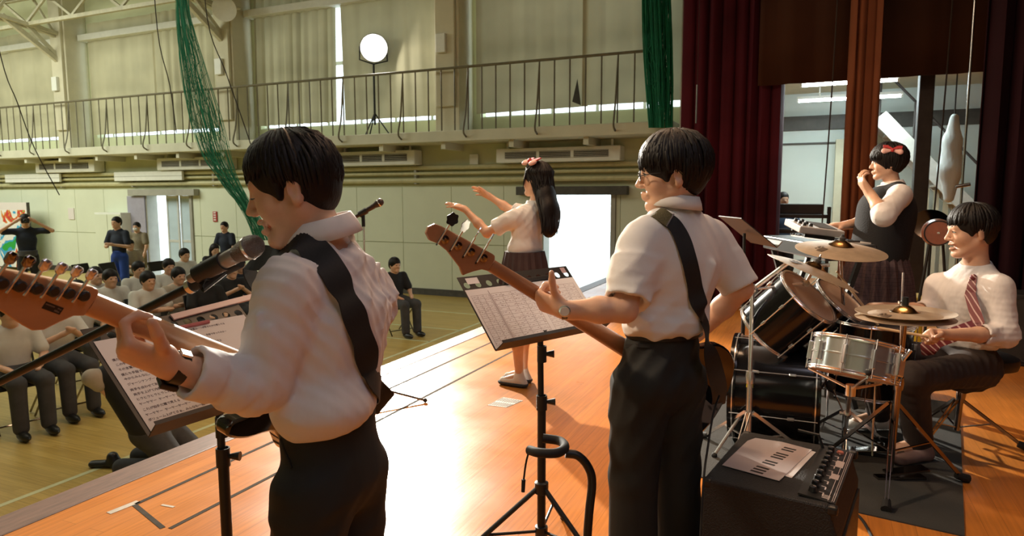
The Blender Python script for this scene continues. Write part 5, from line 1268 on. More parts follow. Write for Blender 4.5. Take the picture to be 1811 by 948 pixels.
MB().tube([b0+(b0-b1)*.03, b0+(b1-b0)*.09], .0145, 12).build('sleeve', 'rubber', st)
MB().tube([b0, b1], .0105, 12).build('boom', 'black_metal', st)
MB().lathe([(.012, 0), (.017, .0), (.017, .012), (.012, .012)], b0+(b1-b0)*.085, nrm(b1-b0), 16, closed=True).build('collar', 'chrome', st)
bj = b0+(b1-b0)*.93; base = A3((bj[0], bj[1], 0))
MB().tube([bj, base+UP*.30], .011, 10).build('pole', 'black_metal', st); MB().ball(bj, .028).build('joint', 'black_plastic', st)
MB().tube([base+UP*.75, base+UP*.22], .015, 10).build('tube', 'black_metal', st)
for k in range(3):
    a = 2*PI*k/3+.4; e = base+A3((math.cos(a), math.sin(a), 0))*.32; MB().tube([base+UP*.25, e+UP*.012], .009, 8).build('leg', 'black_metal', st); MB().ball(e+UP*.014, .014).build('foot', 'rubber', st)
# second microphone on a straight stand, behind the guitarist's shoulder
d2_ = 4.55; bc = D(672, 358, d2_)
microphone('microphone', 'brownish vocal microphone on a straight stand above the front guitarist\'s shoulder', bc, D(625, 386, d2_)-bc, 'mic_dark', 'mic_dark', .19)
st = thing('microphone_stand', 'straight microphone stand hidden behind the front guitarist', 'microphone stand', A3([*D(643, 400, d2_)[:2], 0]))
cp = D(642, 376, d2_); bs = A3(st['_o'])
MB().lathe([(.016, -.03), (.022, -.03), (.021, .03), (.016, .03)], cp, D(625, 386, d2_)-bc, 16, closed=True).build('clip', 'black_plastic', st)
MB().tube([cp-UP*.015, D(643, 401, d2_)], [.013, .012], 10).build('adapter', 'black_plastic', st)
MB().tube([D(643, 400, d2_), A3((bs[0], bs[1], .10))], .0065, 10).build('pole', 'chrome', st); MB().tube([A3((bs[0], bs[1], .75)), A3((bs[0], bs[1], .08))], .011, 10).build('tube', 'black_metal', st)
tip = G(752, 712)
for k in range(3):
    dv = A3((tip[0]-bs[0], tip[1]-bs[1], 0)); dv = rot(dv, UP, 120*k); e = bs+dv; MB().tube([bs+UP*.12, e+UP*.015], .008, 8).build('leg', 'chrome_dark', st); MB().ball(e+UP*.016, .015).build('foot', 'rubber', st)

def desk(name, label, bl, br, tl, d1, label_paper):
    BL = D(*bl, d1); BR = G(*br, BL[2]); h = nrm(BR-BL); r = ray(*tl); t_ = ((BL-CAM)@h)/(r@h); TL = CAM+r*t_; v = nrm(TL-BL); W_ = np.linalg.norm(BR-BL); H_ = np.linalg.norm(TL-BL)
    n = np.cross(h, v)
    t = thing(name, label, 'music stand', A3([*((BL+BR)/2)[:2], 0]))
    P = lambda a, b, c=0: BL+h*a+v*b+n*c
    # plate: solid field plus a strip of round holes along the top
    sh = .075; q = MB(); q.b = None
    q._add([P(0, 0), P(W_, 0), P(W_, H_-sh), P(0, H_-sh), P(0, 0, -.002), P(W_, 0, -.002), P(W_, H_-sh, -.002), P(0, H_-sh, -.002)], [(0, 1, 2, 3), (4, 7, 6, 5), (0, 4, 5, 1), (1, 5, 6, 2), (3, 2, 6, 7), (0, 3, 7, 4)])
    N = 11; cw = W_/N
    for i in range(N):
        c0 = (cw*(i+.5), H_-sh*.5); M_ = 16; ring = []; sq = []
        for k in range(M_):
            a = 2*PI*k/M_; ca, sa = math.cos(a), math.sin(a); s_ = 1/max(abs(ca), abs(sa))
            sq.append((c0[0]+ca*s_*cw/2, c0[1]+sa*s_*sh/2)); ring.append((c0[0]+ca*.0135, c0[1]+sa*.0135))
        vs = [P(*p) for p in sq]+[P(*p) for p in ring]+[P(*p, -.002) for p in sq]+[P(*p, -.002) for p in ring]
        fs = []
        for k in range(M_):
            j = (k+1) % M_; fs += [(k, j, M_+j, M_+k), (2*M_+j, 2*M_+k, 3*M_+k, 3*M_+j), (M_+k, M_+j, 3*M_+j, 3*M_+k), (k, 2*M_+k, 2*M_+j, j)]
        q._add(vs, fs)
    q.build('desk', 'desk_black', t, smooth=0)
    lg = MB(); lg._add([P(-.0, 0), P(W_, 0), P(W_, 0, .05), P(0, 0, .05), P(0, -.003), P(W_, -.003), P(W_, -.003, .05), P(0, -.003, .05), P(0, .008, .05), P(W_, .008, .05), P(W_, .008, .052), P(0, .008, .052)], [(0, 1, 2, 3), (4, 7, 6, 5), (3, 2, 9, 8), (7, 11, 10, 6), (8, 9, 10, 11), (0, 3, 7, 4), (1, 5, 6, 2)])
    lg.build('ledge', 'desk_black', t, smooth=0)
    on = lambda x, y: (lambda rr: CAM+rr*(((BL-CAM)@n)/(rr@n)))(ray(x, y))
    return t, P, W_, H_, h, v, n, on
def stand_pole(t, top, n, tripod=True, leg=.36):
    b = A3((top[0], top[1], 0))
    MB().box(top-n*.012, (.06, .05, .02)).build('bracket', 'black_metal', t, smooth=0, bevel=.004)
    MB().tube([top-n*.012, b+UP*.42], .0115, 12).build('pole', 'black_metal', t)
    MB().tube([b+UP*.66, b+UP*.14], .016, 12).build('tube', 'black_metal', t)
    for z in (.66,):
        MB().lathe([(.016, -.03), (.020, -.03), (.020, .025), (.016, .025)], b+UP*z, UP, 16, closed=True).build('collar', 'black_plastic', t)
        MB().tube([b+UP*z+RH*.015, b+UP*z+RH*.05], [.006, .014], 10).build('knob', 'black_plastic', t)
    MB().tube([top-UP*.09+RH*.01, top-UP*.09+RH*.045], [.006, .015], 10).build('knob', 'black_plastic', t)
    MB().lathe([(.0115, -.03), (.0175, -.03), (.0175, .03), (.0115, .03)], top-UP*.09, UP, 16, closed=True).build('clamp', 'black_metal', t)
    hub = b+UP*.33
    MB().lathe([(.016, -.025), (.026, -.02), (.026, .02), (.016, .025)], hub, UP, 16, closed=True).build('hub', 'black_plastic', t)
    low = b+UP*.16; MB().lathe([(.016, -.02), (.024, -.018), (.024, .018), (.016, .02)], low, UP, 16, closed=True).build('hub', 'black_plastic', t)
    for k in range(3):
        dv = rot(-RH*.97-FH*.25, UP, 120*k); e = b+dv*leg+UP*.012; m_ = hub+(e-hub)*.5
        MB().tube([hub+dv*.015, e], .0095, 10).build('leg', 'black_metal', t); MB().tube([low+dv*.015, m_], .006, 8).build('strut', 'black_metal', t); MB().ball(e, .013).build('foot', 'rubber', t)
# stand of the front guitarist with the lyric sheet
ms, P_, W_, H_, h_, v_, n_, on = desk('music_stand', 'black music stand with printed lyric sheet before the front guitarist', (262, 772), (532, 686), (142, 583), 1.73, '')
stand_pole(ms, P_(W_*.5, .06, -.014), n_)
LY = ["僕たちの言葉はいつも", "この手で会話するよ", "その言葉のことをね", "僕たち手話で話すんだ", "今からみんなに、教えるよ", "ジャーンケングー", "両手を合わせて友達さ", "両手を上げて内側外側", "ヒラヒラヒラヒラこれが拍手", "ヤーヤヤー  ヤーヤーヤーヤー", "これが拍手だ瞳で見える", "ヤーヤヤー  ヤーヤーヤーヤー", "ボリューム上げてさぁ、みんなも一緒"]
sx = [(199, 640), (205, 648.5), (210, 657), (215, 666), (220, 674), (226, 683), (231, 693), (237, 701), (242, 709.5), (247, 718), (253, 728), (258, 737), (263, 746)]
UPR = [("君の言葉は一つが手それから愛してる", (328, 587)), ("アイラブユー  手話でやってみよー", (337, 600)), ("きっと感じてる  君のお顔に入力する", (322, 618)), ("中指、薬指、小指", (345, 628)), ("アイラブユー", (402, 627.5))]
pp = thing('lyric_sheet', 'white lyric sheet with printed Japanese lines on the front guitarist\'s music stand', 'paper', P_(.02, 0, .003))
q = MB(); q._add([P_(.012, .006, .0012), P_(W_-.01, .006, .0012), P_(W_-.01, H_-.050, .0012), P_(.012, H_-.050, .0012), P_(.012, .006, .0018), P_(W_-.01, .006, .0018), P_(W_-.01, H_-.050, .0018), P_(.012, H_-.050, .0018)], [(0, 3, 2, 1), (4, 5, 6, 7), (0, 1, 5, 4), (1, 2, 6, 5), (2, 3, 7, 6), (3, 0, 4, 7)])
q.build('sheet', 'paper', pp, smooth=0)
fs_ = np.linalg.norm(on(320, 690)-on(242, 709.5))/13.2
for s, p in zip(LY, sx): text('lyric_line', s, fs_*1.02, on(*p)+n_*.0022, h_, v_, 'ink', pp)
for s, p in UPR: text('lyric_line', s, fs_*.86, on(*p)+n_*.0022, h_, v_, 'ink', pp)
t = thing('pencil', 'dull red pencil lying across the holes of the lyric stand', 'pencil', on(330, 582)); MB().tube([on(270, 592)+n_*.006, on(368, 571)+n_*.006], .0065, 6).build('shaft', 'pink_plastic', t)
t = thing('ruler', 'pale pink bar clipped along the top edge of the lyric stand', 'ruler', on(370, 545)); a0, a1 = on(303, 563)+n_*.004, on(470, 520)+n_*.004
MB().bar(a0, a1, .022, .006, tuple(n_)).build('bar', 'pale_plastic', t, smooth=0, bevel=.001)
# stand of the bass player with the chord chart
ms, P_, W_, H_, h_, v_, n_, on = desk('music_stand', 'black music stand with chord chart before the bass player', (876, 620), (1068, 580), (808, 491), 2.27, '')
stand_pole(ms, P_(W_*.47, .05, -.014), n_, leg=.42)
pp = thing('chord_chart', 'taped white chord chart sheets on the bass player\'s music stand', 'paper', P_(.02, 0, .003))
for i, (a, b) in enumerate(((.004, W_*.52), (W_*.50, W_-.002))):
    q = MB(); z = .0012+.0005*i; q._add([P_(a, .004, z), P_(b, .004, z), P_(b, H_-.058, z), P_(a, H_-.058, z), P_(a, .004, z+.0005), P_(b, .004, z+.0005), P_(b, H_-.058, z+.0005), P_(a, H_-.058, z+.0005)], [(0, 3, 2, 1), (4, 5, 6, 7), (0, 1, 5, 4), (1, 2, 6, 5), (2, 3, 7, 6), (3, 0, 4, 7)])
    q.build('sheet', 'paper', pp, smooth=0)
mat('pale_ink', (0.36, 0.25, 0.23), 0.8, var=0.1)
gr = MB(); HH = H_-.07; rnd = random.Random(3)
def gl(a0, b0, a1, b1, w=.0007): gr.bar(P_(a0, b0, .0026), P_(a1, b1, .0026), w, .0003, tuple(n_))
for c0, c1, cols in ((.015, W_*.17, 3), (W_*.19, W_*.52, 4), (W_*.56, W_*.96, 4)):
    rows = 13
    for i in range(rows+1):
        b = .015+(HH-.03)*i/rows; gl(c0, b, c1, b, .0006 if cols == 3 else .0008)
        if i < rows:
            for k in range(cols*3):
                if rnd.random() < .8:
                    x = c0+(c1-c0)*(k+.2)/(cols*3); y = b+(HH-.03)/rows*rnd.uniform(.3, .7); gl(x, y, x+(c1-c0)/(cols*3)*rnd.uniform(.3, .7), y+rnd.uniform(-.002, .002), rnd.uniform(.0008, .0022))
    for i in range(cols+1): gl(c0+(c1-c0)*i/cols, .015, c0+(c1-c0)*i/cols, HH-.015, .0006)
gl(W_*.18, .015, W_*.18, HH, .0022)
gr.build('printed_grid', 'pale_ink', pp, smooth=0)
for a, b, m_, lab in ((P_(.03, H_-.022, .002), P_(.085, H_-.022, .002), 'paper', 'white tape on the top left corner of the chord stand'), (P_(W_-.045, H_-.02, .002), P_(W_-.02, H_-.02, .002), 'pale_plastic', 'beige tape on the top right corner of the chord stand')):
    t = thing('tape', lab, 'tape', a); MB().bar(a, b, .026, .001, tuple(n_)).build('strip', m_, t, smooth=0)
a0, a1 = on(893, 503)+n_*.006, on(976, 490)+n_*.006
t = thing('magnet_bar', 'black magnet bar holding the chord chart under the bass neck', 'magnet', a0); MB().bar(a0, a1, .016, .008, tuple(n_)).build('bar', 'black_plastic', t, smooth=0, bevel=.002)
# third music stand, edge on, behind the bass player
t = thing('music_stand', 'music stand seen edge-on with bright sheet behind the bass player\'s shoulder', 'music stand', A3([*D(1330, 450, 4.6)[:2], 0]))
a, b = D(1290, 384, 4.6), D(1350, 433, 4.6); dn = nrm(b-a); nn = nrm(np.cross(dn, FH)); nn = nn if nn[2] > 0 else -nn
R3 = np.stack([dn, FH, nn], 1)
MB().box((a+b)/2, (np.linalg.norm(b-a), .48, .006), R3).build('desk', 'desk_black', t, smooth=0); MB().box(b+nn*.025, (.006, .48, .05), R3).build('ledge', 'steel', t, smooth=0)
MB().tube([(a+b)/2-nn*.02, A3((*((a+b)/2)[:2], .3))], .01, 10).build('pole', 'black_metal', t); bb_ = A3((*((a+b)/2)[:2], 0)); MB().tube([bb_+UP*.6, bb_+UP*.05], .014, 10).build('tube', 'black_metal', t)
for k in range(3):
    dv = rot(RH, UP, 120*k+20); MB().tube([bb_+UP*.30, bb_+dv*.35+UP*.012], .009, 8).build('leg', 'black_metal', t)
s_ = thing('music_sheet', 'bright white sheet on the edge-on music stand', 'paper', (a+b)/2); MB().box((a+b)/2+nn*.006, (np.linalg.norm(b-a)*.95, .42, .004), R3).build('sheet', 'paper', s_, smooth=0)
# guitar stand
t = thing('guitar_stand', 'black tubular guitar stand with padded open yoke', 'guitar stand', A3([*G(1035, 1030)[:2], 0])); dd = 2.10
pts = spline([D(1000, 802, dd), D(1022, 806, dd), D(1040, 826, dd), D(1047, 856, dd), D(1040, 930, dd), A3([*D(1030, 1000, dd)[:2], .03])], 6)
MB().tube(pts, .0135, 12).build('tube', 'black_metal', t)
yk = spline([D(936, 796, dd-.01), D(955, 801, dd-.05), D(985, 801, dd-.05), D(999, 791, dd), D(990, 780, dd+.06), D(960, 775, dd+.07)], 6)
MB().tube(yk, .0145, 12).build('yoke', 'rubber', t)
MB().tube(spline([D(936, 796, dd-.01), D(930, 820, dd-.01), D(926, 850, dd-.01)], 4), .003, 6).build('retainer', 'black_strap', t); MB().tube([D(926, 848, dd-.01), D(925, 870, dd-.01)], [.007, .006], 8).build('retainer_grip', 'rubber', t)
e0 = pts[-1]
for q in (RH*.28-FH*.10, -RH*.10+FH*.3, -RH*.2-FH*.25): MB().tube([A3((e0[0], e0[1], .05)), A3((e0[0], e0[1], .015))+q], .0125, 10).build('leg', 'black_metal', t)

# ------------------------------------------------------------------ drum kit
mat('drum_black', (0.005, 0.005, 0.006), 0.16, coat=0.25, spec=0.3, var=0.05); mat('drum_head', (0.62, 0.44, 0.33), 0.5, var=0.06, vscale=6); mat('drum_head_dark', (0.035, 0.03, 0.03), 0.35, var=0.1)
mat('bronze', (0.56, 0.43, 0.30), 0.42, 0.55, var=0.10, vscale=20, bump=0.08, bscale=160); mat('bronze_bell', (0.62, 0.38, 0.16), 0.22, 1.0, var=0.1, vscale=20); mat('bronze_print', (0.16, 0.11, 0.07), 0.5, 0.6, var=0.1)
mat('felt_grey', (0.05, 0.05, 0.05), 0.9, var=0.1); mat('drum_mat', (0.040, 0.038, 0.034), 0.95, var=0.12, vscale=5, bump=0.4, bscale=160); mat('yellow_tape', (0.55, 0.45, 0.05), 0.5, var=0.1)
def basis(n, up=(0, 0, 1)):
    d, s, t = frame(n, up); return d, s, t
def hoop(t, c, n, r, h=.018, m='chrome', name='hoop', par=None):
    return MB().lathe([(r-.004, -h/2), (r+.008, -h/2), (r+.009, -h*.25), (r+.006, 0), (r+.009, h*.3), (r+.007, h/2), (r-.004, h/2)], c, n, 48, closed=True).build(name, m, par or t)
def lugs(t, c, n, r, h, num, m='chrome', rods=True, ph=0.0, len_=.05, through=False):
    d, s, u = basis(n)
    for k in range(num):
        a = 2*PI*k/num+ph; o = s*math.cos(a)+u*math.sin(a); g = np.cross(d, o)
        if through: l_ = MB().box(c+o*(r+.010), (len_, .014, .018), np.stack([d, g, o], 1)).build('lug', m, t, smooth=0, bevel=.003)
        else:
            l_ = MB().box(c+o*(r+.010)+d*h*.22, (len_, .014, .018), np.stack([d, g, o], 1)).build('lug', m, t, smooth=0, bevel=.003); MB().box(c+o*(r+.010)-d*h*.22, (len_, .014, .018), np.stack([d, g, o], 1)).build('lug', m, t, smooth=0, bevel=.003)
        if rods: MB().tube([c+o*(r+.014)+d*(h*.5+.012), c+o*(r+.014)-d*(h*.5+.012)], .0032, 6).build('tension_rod', m, t)
def drum(name, label, c, n, r, h, shell='drum_black', head='drum_head', num=6, ph=.3, **kw):
    n = nrm(n); t = thing(name, label, 'drum', A3(c)); c = A3(c)
    MB().lathe([(r-.006, -h/2), (r, -h/2), (r, h/2), (r-.006, h/2)], c, n, 48, closed=True).build('shell', shell, t)
    for s, m in ((1, head), (-1, head)):
        MB().lathe([(0, h/2*s+.003*s), (r-.012, h/2*s+.003*s), (r-.001, h/2*s-.002*s)], c, n, 48).build('head', m, t); hoop(t, c+n*(h/2*s), n, r)
    lugs(t, c, n, r, h, num, ph=ph, **kw); return t
def tripod(t, b, hub_z, leg, ph, m='chrome', foot=.018, dbl=True, low=None, wide=.010):
    b = A3(b); low = hub_z*.45 if low is None else low
    for k in range(3):
        a = 2*PI*k/3+ph; dv = A3((math.cos(a), math.sin(a), 0)); e = b+dv*leg+UP*.02; hub = b+UP*hub_z; mid = hub+(e-hub)*.52; sd = np.cross(UP, dv)
        l_ = MB()
        for s in ((-1, 1) if dbl else (0,)): l_.bar(hub+dv*.02+sd*s*.010, e+sd*s*.006, .004 if dbl else wide*1.6, .016, tuple(np.cross(sd, e-hub)))
        l_.build('leg', m, t, smooth=0)
        MB().bar(b+UP*low+dv*.015, mid, .012, .005).build('strut', m, t, smooth=0)
        MB().tube([e-dv*.03+UP*.015, e+dv*.03-UP*.004], [foot*.8, foot], 10).build('foot', 'rubber', t)
def pole(t, a, b, r0, r1, split=.55, m='chrome'):
    a = A3(a); b = A3(b); m_ = a+(b-a)*split
    MB().tube([a, m_], r0, 12).build('lower_tube', m, t); MB().tube([m_, b], r1, 12).build('upper_tube', m, t)
    MB().lathe([(r1, -.035), (r0*1.35, -.035), (r0*1.5, 0), (r0*1.25, .03), (r1, .03)], m_, nrm(b-a), 14, closed=True).build('height_clamp', m, t)
    s = frame(b-a)[1]; MB().tube([m_, m_+s*.035], [.006, .010], 8).build('wing_nut', m, t)
# bass drum, axis along the depth of the stage
AX = A3((-1, 0, 0)); bd = D(1372, 678, 3.88); R_ = .285; bd[2] = R_+.028; hL = .40
t = thing('bass_drum', 'large glossy black bass drum lying on the dark mat', 'drum', (bd[0], bd[1], 0))
MB().lathe([(R_-.008, -hL/2), (R_, -hL/2), (R_, hL/2), (R_-.008, hL/2)], bd, AX, 64, closed=True).build('shell', 'drum_black', t)
for s in (1, -1):
    MB().lathe([(0, s*(hL/2+.012)), (R_-.02, s*(hL/2+.012)), (R_-.002, s*(hL/2+.004))], bd, AX, 64).build('head', 'drum_head_dark', t)
    MB().lathe([(R_-.010, s*(hL/2-.004)), (R_+.018, s*(hL/2-.004)), (R_+.020, s*(hL/2+.014)), (R_+.018, s*(hL/2+.034)), (R_-.010, s*(hL/2+.034))], bd, AX, 64, closed=True).build('hoop', 'drum_black', t)
    MB().lathe([(R_+.0195, s*(hL/2+.006)), (R_+.0225, s*(hL/2+.006)), (R_+.0225, s*(hL/2+.012)), (R_+.0195, s*(hL/2+.012))], bd, AX, 64, closed=True).build('hoop_inlay', 'chrome', t)
lugs(t, bd, AX, R_+.008, hL*1.05, 8, ph=.25, len_=.035)
for s in (1, -1):
    o = bd+AX*.12+A3((0, -1, 0))*s*R_*.85+UP*-.02; e = A3((o[0]-.16, o[1]-s*.14, .015)); MB().tube([o, e], .009, 10).build('spur', 'chrome', t); MB().ball(e, .016).build('spur_tip', 'rubber', t); MB().ball(o, .028).build('spur_bracket', 'chrome', t)
topc = bd+UP*R_
hm = thing('tom_holder', 'chrome double tom holder on top of the bass drum', 'tom holder', topc); MB().box(topc+UP*.006, (.06, .06, .018)).build('base_plate', 'chrome', hm, smooth=0, bevel=.004); MB().tube([topc, topc+UP*.20], .013, 12).build('post', 'chrome', hm); MB().lathe([(.013, -.02), (.022, -.02), (.022, .02), (.013, .02)], topc+UP*.08, UP, 14, closed=True).build('memory_lock', 'yellow_tape', hm)
# toms
n1 = RH*.55-FH*.45+UP*.74; tc1 = D(1393, 556, 3.72)
drum('rack_tom', 'front black rack tom tilted towards the drummer with a bare head', tc1, n1, .178, .30, ph=.15, len_=.03)
n2 = RH*.52-FH*.42+UP*.76; tc2 = D(1462, 560, 4.02)
drum('rack_tom', 'second rack tom mostly hidden behind the front tom and crash cymbal', tc2, n2, .180, .26, ph=.5, len_=.03)
MB().tube([topc+UP*.19, tc1+nrm(n1)*-.02+RH*.16], .010, 10).build('tom_arm', 'chrome', hm); MB().tube([topc+UP*.19, tc2-nrm(n2)*.05-FH*.17], .010, 10).build('tom_arm', 'chrome', hm)
fc = D(1540, 600, 3.85); drum('floor_tom', 'upright black floor tom between the snare and the girl', (fc[0], fc[1], .50), RH*.04+UP, .205, .40, head='drum_head_dark', num=8, ph=.1, len_=.035)
ft_ = bpy.data.objects['floor_tom']
for k in range(3):
    a = 2*PI*k/3+.6; o = A3((fc[0]+math.cos(a)*.225, fc[1]+math.sin(a)*.225, .48)); MB().tube([o, A3((o[0], o[1], .10)), A3((o[0]+math.cos(a)*.03, o[1]+math.sin(a)*.03, .012))], .006, 8).build('leg', 'chrome', ft_); MB().box(o-UP*.03, (.03, .03, .05)).build('leg_bracket', 'chrome', ft_, smooth=0, bevel=.004)
# snare on its stand
sn = D(1512, 634, 3.06); ns = nrm(RH*.22+FH*.20+UP*.95)
drum('snare_drum', 'polished chrome snare drum tilted on its stand', sn, ns, .178, .145, shell='chrome', num=10, ph=.2, len_=.085, through=True)
sd_ = bpy.data.objects['snare_drum']; d_, s_, u_ = basis(ns)
MB().lathe([(.179, -.004), (.182, -.003), (.182, .003), (.179, .004)], sn, ns, 48, closed=True).build('bead', 'chrome', sd_)
o = nrm(RH*.5-FH*.85); o = nrm(o-ns*(o@ns)); MB().box(sn+o*.198, (.05, .028, .10), np.stack([np.cross(ns, o), o, ns], 1)).build('strainer', 'chrome', sd_, smooth=0, bevel=.006); MB().tube([sn+o*.21+ns*.02, sn+o*.235+ns*.07], [.006, .008], 8).build('strainer_lever', 'chrome', sd_)
ob_ = thing('snare_stand', 'chrome basket stand holding the snare drum', 'drum stand', A3([*G(1492, 788)[:2], 0])); b_ = A3(ob_['_o']); bk_ = sn-ns*.10
MB().lathe([(.0, -.02), (.022, -.02), (.022, .03), (.0, .03)], bk_-UP*.05, UP, 14).build('basket_hub', 'chrome', ob_)
for k in range(3):
    a = 2*PI*k/3+.9; dv = s_*math.cos(a)+u_*math.sin(a); e = sn-ns*.082+dv*.185; MB().tube([bk_-UP*.04, e, e+ns*.035], .0065, 8).build('basket_arm', 'chrome', ob_); MB().ball(e+ns*.02, .013).build('grip', 'rubber', ob_)
pole(ob_, b_+UP*.08, bk_-UP*.05, .0135, .0095, .5); tripod(ob_, b_, .20, .24, .5)
# hi-hat
def cymbal(t, c, n, r, up=1, m='bronze', bell=.055, name='cymbal', print_=True):
    pr = [(.006, .030), (.022, .027), (bell*.75, .016), (bell, .004), (bell+.012, 0)]+[(bell+.012+(r-bell-.012)*k/8, -.030*(k/8)**1.5*(r/.23)) for k in range(1, 9)]
    pr2 = pr+[(q[0], q[1]-.0016) for q in pr[::-1]]
    MB().lathe([(a, b*up) for a, b in pr2], c, n, 72, closed=True).build(name, m, t, smooth=50)
    MB().lathe([(a, (b+.0012)*up) for a, b in pr[:5]], c, n, 40).build('bell', 'bronze_bell', t, smooth=60)
    d, s, u = basis(n)
    if print_ and up > 0:
        q = MB(); a0 = math.atan2((-RH*.85-FH*.3)@u, (-RH*.85-FH*.3)@s)
        for da, r0, r1, w in ((-.12, .62, .93, .035), (.10, .55, .62, .010), (.14, .64, .70, .010), (.09, .71, .76, .012), (.13, .78, .85, .010), (.22, .60, .72, .006)):
            dv = s*math.cos(a0+da)+u*math.sin(a0+da); pt = [c+n*(-.030*(k**1.5)*(r/.23)+.0022)+dv*(bell+.012+(r-bell-.012)*k) for k in (max(r0-.28, 0.02), max(r1-.28, .05))]
            q.bar(pt[0], pt[1], w*r/.23, .0006, tuple(n))
        q.build('maker_print', 'bronze_print', t, smooth=0)
hc = D(1600, 556, 3.10); hb = A3([*G(1572, 852)[:2], 0]); nh = nrm(RH*-.02-FH*.0+UP)
t = thing('hi_hat', 'hi-hat with a pair of bronze cymbals on a tall chrome stand by the drummer', 'cymbal', (hb[0], hb[1], 0))
cymbal(t, hc+nh*.012, nh, .205, 1, bell=.05); cymbal(t, hc-nh*.016, nh, .205, -1, bell=.05, print_=False)
MB().tube([D(1597, 482, 3.10), D(1592, 610, 3.12)], .0042, 8).build('pull_rod', 'chrome', t); MB().lathe([(.0045, -.01), (.014, -.01), (.016, .01), (.014, .03), (.0045, .03)], hc+nh*.05, nh, 14, closed=True).build('clutch', 'black_metal', t); MB().lathe([(.0045, .0), (.018, .0), (.016, .018), (.0045, .018)], hc+nh*.025, nh, 14, closed=True).build('felt', 'felt_grey', t)
MB().tube([hc+nh*.06, hc+nh*.055+RH*-.03], [.004, .007], 6).build('wing_nut', 'chrome', t)
pole(t, hb+UP*.06, hc-nh*.045, .0165, .0125, .62, 'chrome_dark'); tripod(t, hb, .40, .36, 2.5, 'chrome_dark', .022, True, .16)
MB().lathe([(.0, -.01), (.030, -.01), (.022, .006), (0, .006)], hc-nh*.038, nh, 16).build('seat_cup', 'chrome', t)
pf = hb+RH*-.02
MB().box(hb+RH*.10+FH*.03+UP*.045, (.20, .075, .012), np.stack([nrm(RH*.98+UP*.12), FH, nrm(UP-RH*.12)], 1)).build('pedal_board', 'chrome_dark', t, smooth=0, bevel=.003); MB().box(hb+UP*.012+RH*.07+FH*.03, (.24, .05, .012), np.stack([RH, FH, UP], 1)).build('base_plate', 'chrome_dark', t, smooth=0)
# cymbals on stands
c1 = D(1488, 434, 3.80); nc1 = nrm(-FH*.17+UP+RH*.02); b1_ = A3((c1[0]+.10, c1[1]+.30, 0))
t = thing('ride_cymbal', 'broad bronze cymbal lying almost level before the keyboard girl', 'cymbal', (b1_[0], b1_[1], 0)); cymbal(t, c1, nc1, .238, 1)
MB().lathe([(0, 0), (.016, 0), (.018, .016), (.010, .022), (.008, .034), (0, .034)], c1+nc1*.028, nc1, 14).build('felt', 'felt_grey', t); pole(t, b1_+UP*.05, c1-nc1*.03, .014, .010, .55, 'chrome_dark'); tripod(t, b1_, .45, .30, 1.0, 'chrome_dark')
c2 = D(1441, 473, 3.62); nc2 = nrm(RH*.37-FH*.10+UP*.92); b2_ = A3([*G(1322, 812)[:2], 0])
t = thing('crash_cymbal', 'steeply tilted bronze crash cymbal over the rack toms', 'cymbal', (b2_[0], b2_[1], 0)); cymbal(t, c2, nc2, .245, 1)
MB().lathe([(0, 0), (.016, 0), (.018, .016), (.010, .022), (.008, .036), (0, .036)], c2+nc2*.026, nc2, 14).build('felt', 'felt_grey', t)
MB().tube([c2+nc2*.075-FH*.0, c2+nc2*.02], .005, 8).build('rod', 'chrome', t); tk = D(1331, 512, 3.68); cl_ = D(1425, 501, 3.62)
MB().tube([tk, cl_], .0075, 10).build('boom_arm', 'chrome', t); MB().tube([cl_, c2-nc2*.004], .009, 10).build('tilter', 'chrome', t); MB().lathe([(0, -.012), (.018, -.012), (.018, .012), (0, .012)], cl_, FH, 16).build('tilter_gear', 'chrome_dark', t)
MB().tube([tk, D(1398, 462, 3.60)], .013, 10).build('counter_arm', 'chrome', t); MB().ball(tk, .030).build('boom_joint', 'chrome', t); MB().tube([c2+nc2*.012, c2+nc2*.012+RH*.06+UP*.004-FH*.03], [.006, .010], 8).build('wing_nut', 'chrome', t)
pole(t, b2_+UP*.04, tk, .0165, .0115, .46); tripod(t, b2_, .26, .34, .35, 'chrome', .02)
MB().lathe([(.0165, -.012), (.0185, -.012), (.0185, .012), (.0165, .012)], b2_+(tk-b2_)*.435, nrm(tk-b2_), 14, closed=True).build('tape_band', 'yellow_tape', t)
# kick pedal
pk = bd+A3((.36, 0, 0)); pk[2] = 0
t = thing('kick_pedal', 'bass drum pedal under the drummer\'s far foot', 'pedal', pk); MB().box(pk+A3((.16, 0, .035)), (.27, .08, .010), np.stack([nrm(A3((1, 0, .14))), A3((0, 1, 0)), nrm(A3((-.14, 0, 1)))], 1)).build('footboard', 'chrome_dark', t, smooth=0, bevel=.003); MB().box(pk+A3((.12, 0, .008)), (.34, .07, .010)).build('base_plate', 'black_metal', t, smooth=0)
for s in (-.05, .05): MB().tube([pk+A3((0, s, .01)), pk+A3((0, s, .22))], .008, 8).build('tower', 'chrome', t)
MB().tube([pk+A3((0, -.05, .21)), pk+A3((0, .05, .21))], .006, 8).build('axle', 'chrome', t); MB().tube([pk+UP*.21, pk+A3((-.07, 0, .36))], .004, 8).build('beater_rod', 'chrome', t); MB().ball(pk+A3((-.075, 0, .37)), .028).build('beater', 'felt_grey', t)
# throne
tb = A3([*G(1690, 778)[:2], 0]); sz = D(1700, 668, 3.80)
t = thing('drum_stool', 'round black padded drum stool under the drummer', 'stool', tb)
MB().lathe([(0, -.045), (.15, -.045), (.175, -.035), (.182, -.005), (.178, .022), (.15, .036), (0, .040)], (tb[0]+.09, tb[1]-.02, .49), (0, 0, 1), 40).build('seat', 'black_leather', t)
pole(t, tb+UP*.06, A3((tb[0]+.02, tb[1], .43)), .017, .012, .6, 'chrome_dark'); tripod(t, tb, .24, .32, -.15, 'chrome_dark', .024, True, .08)
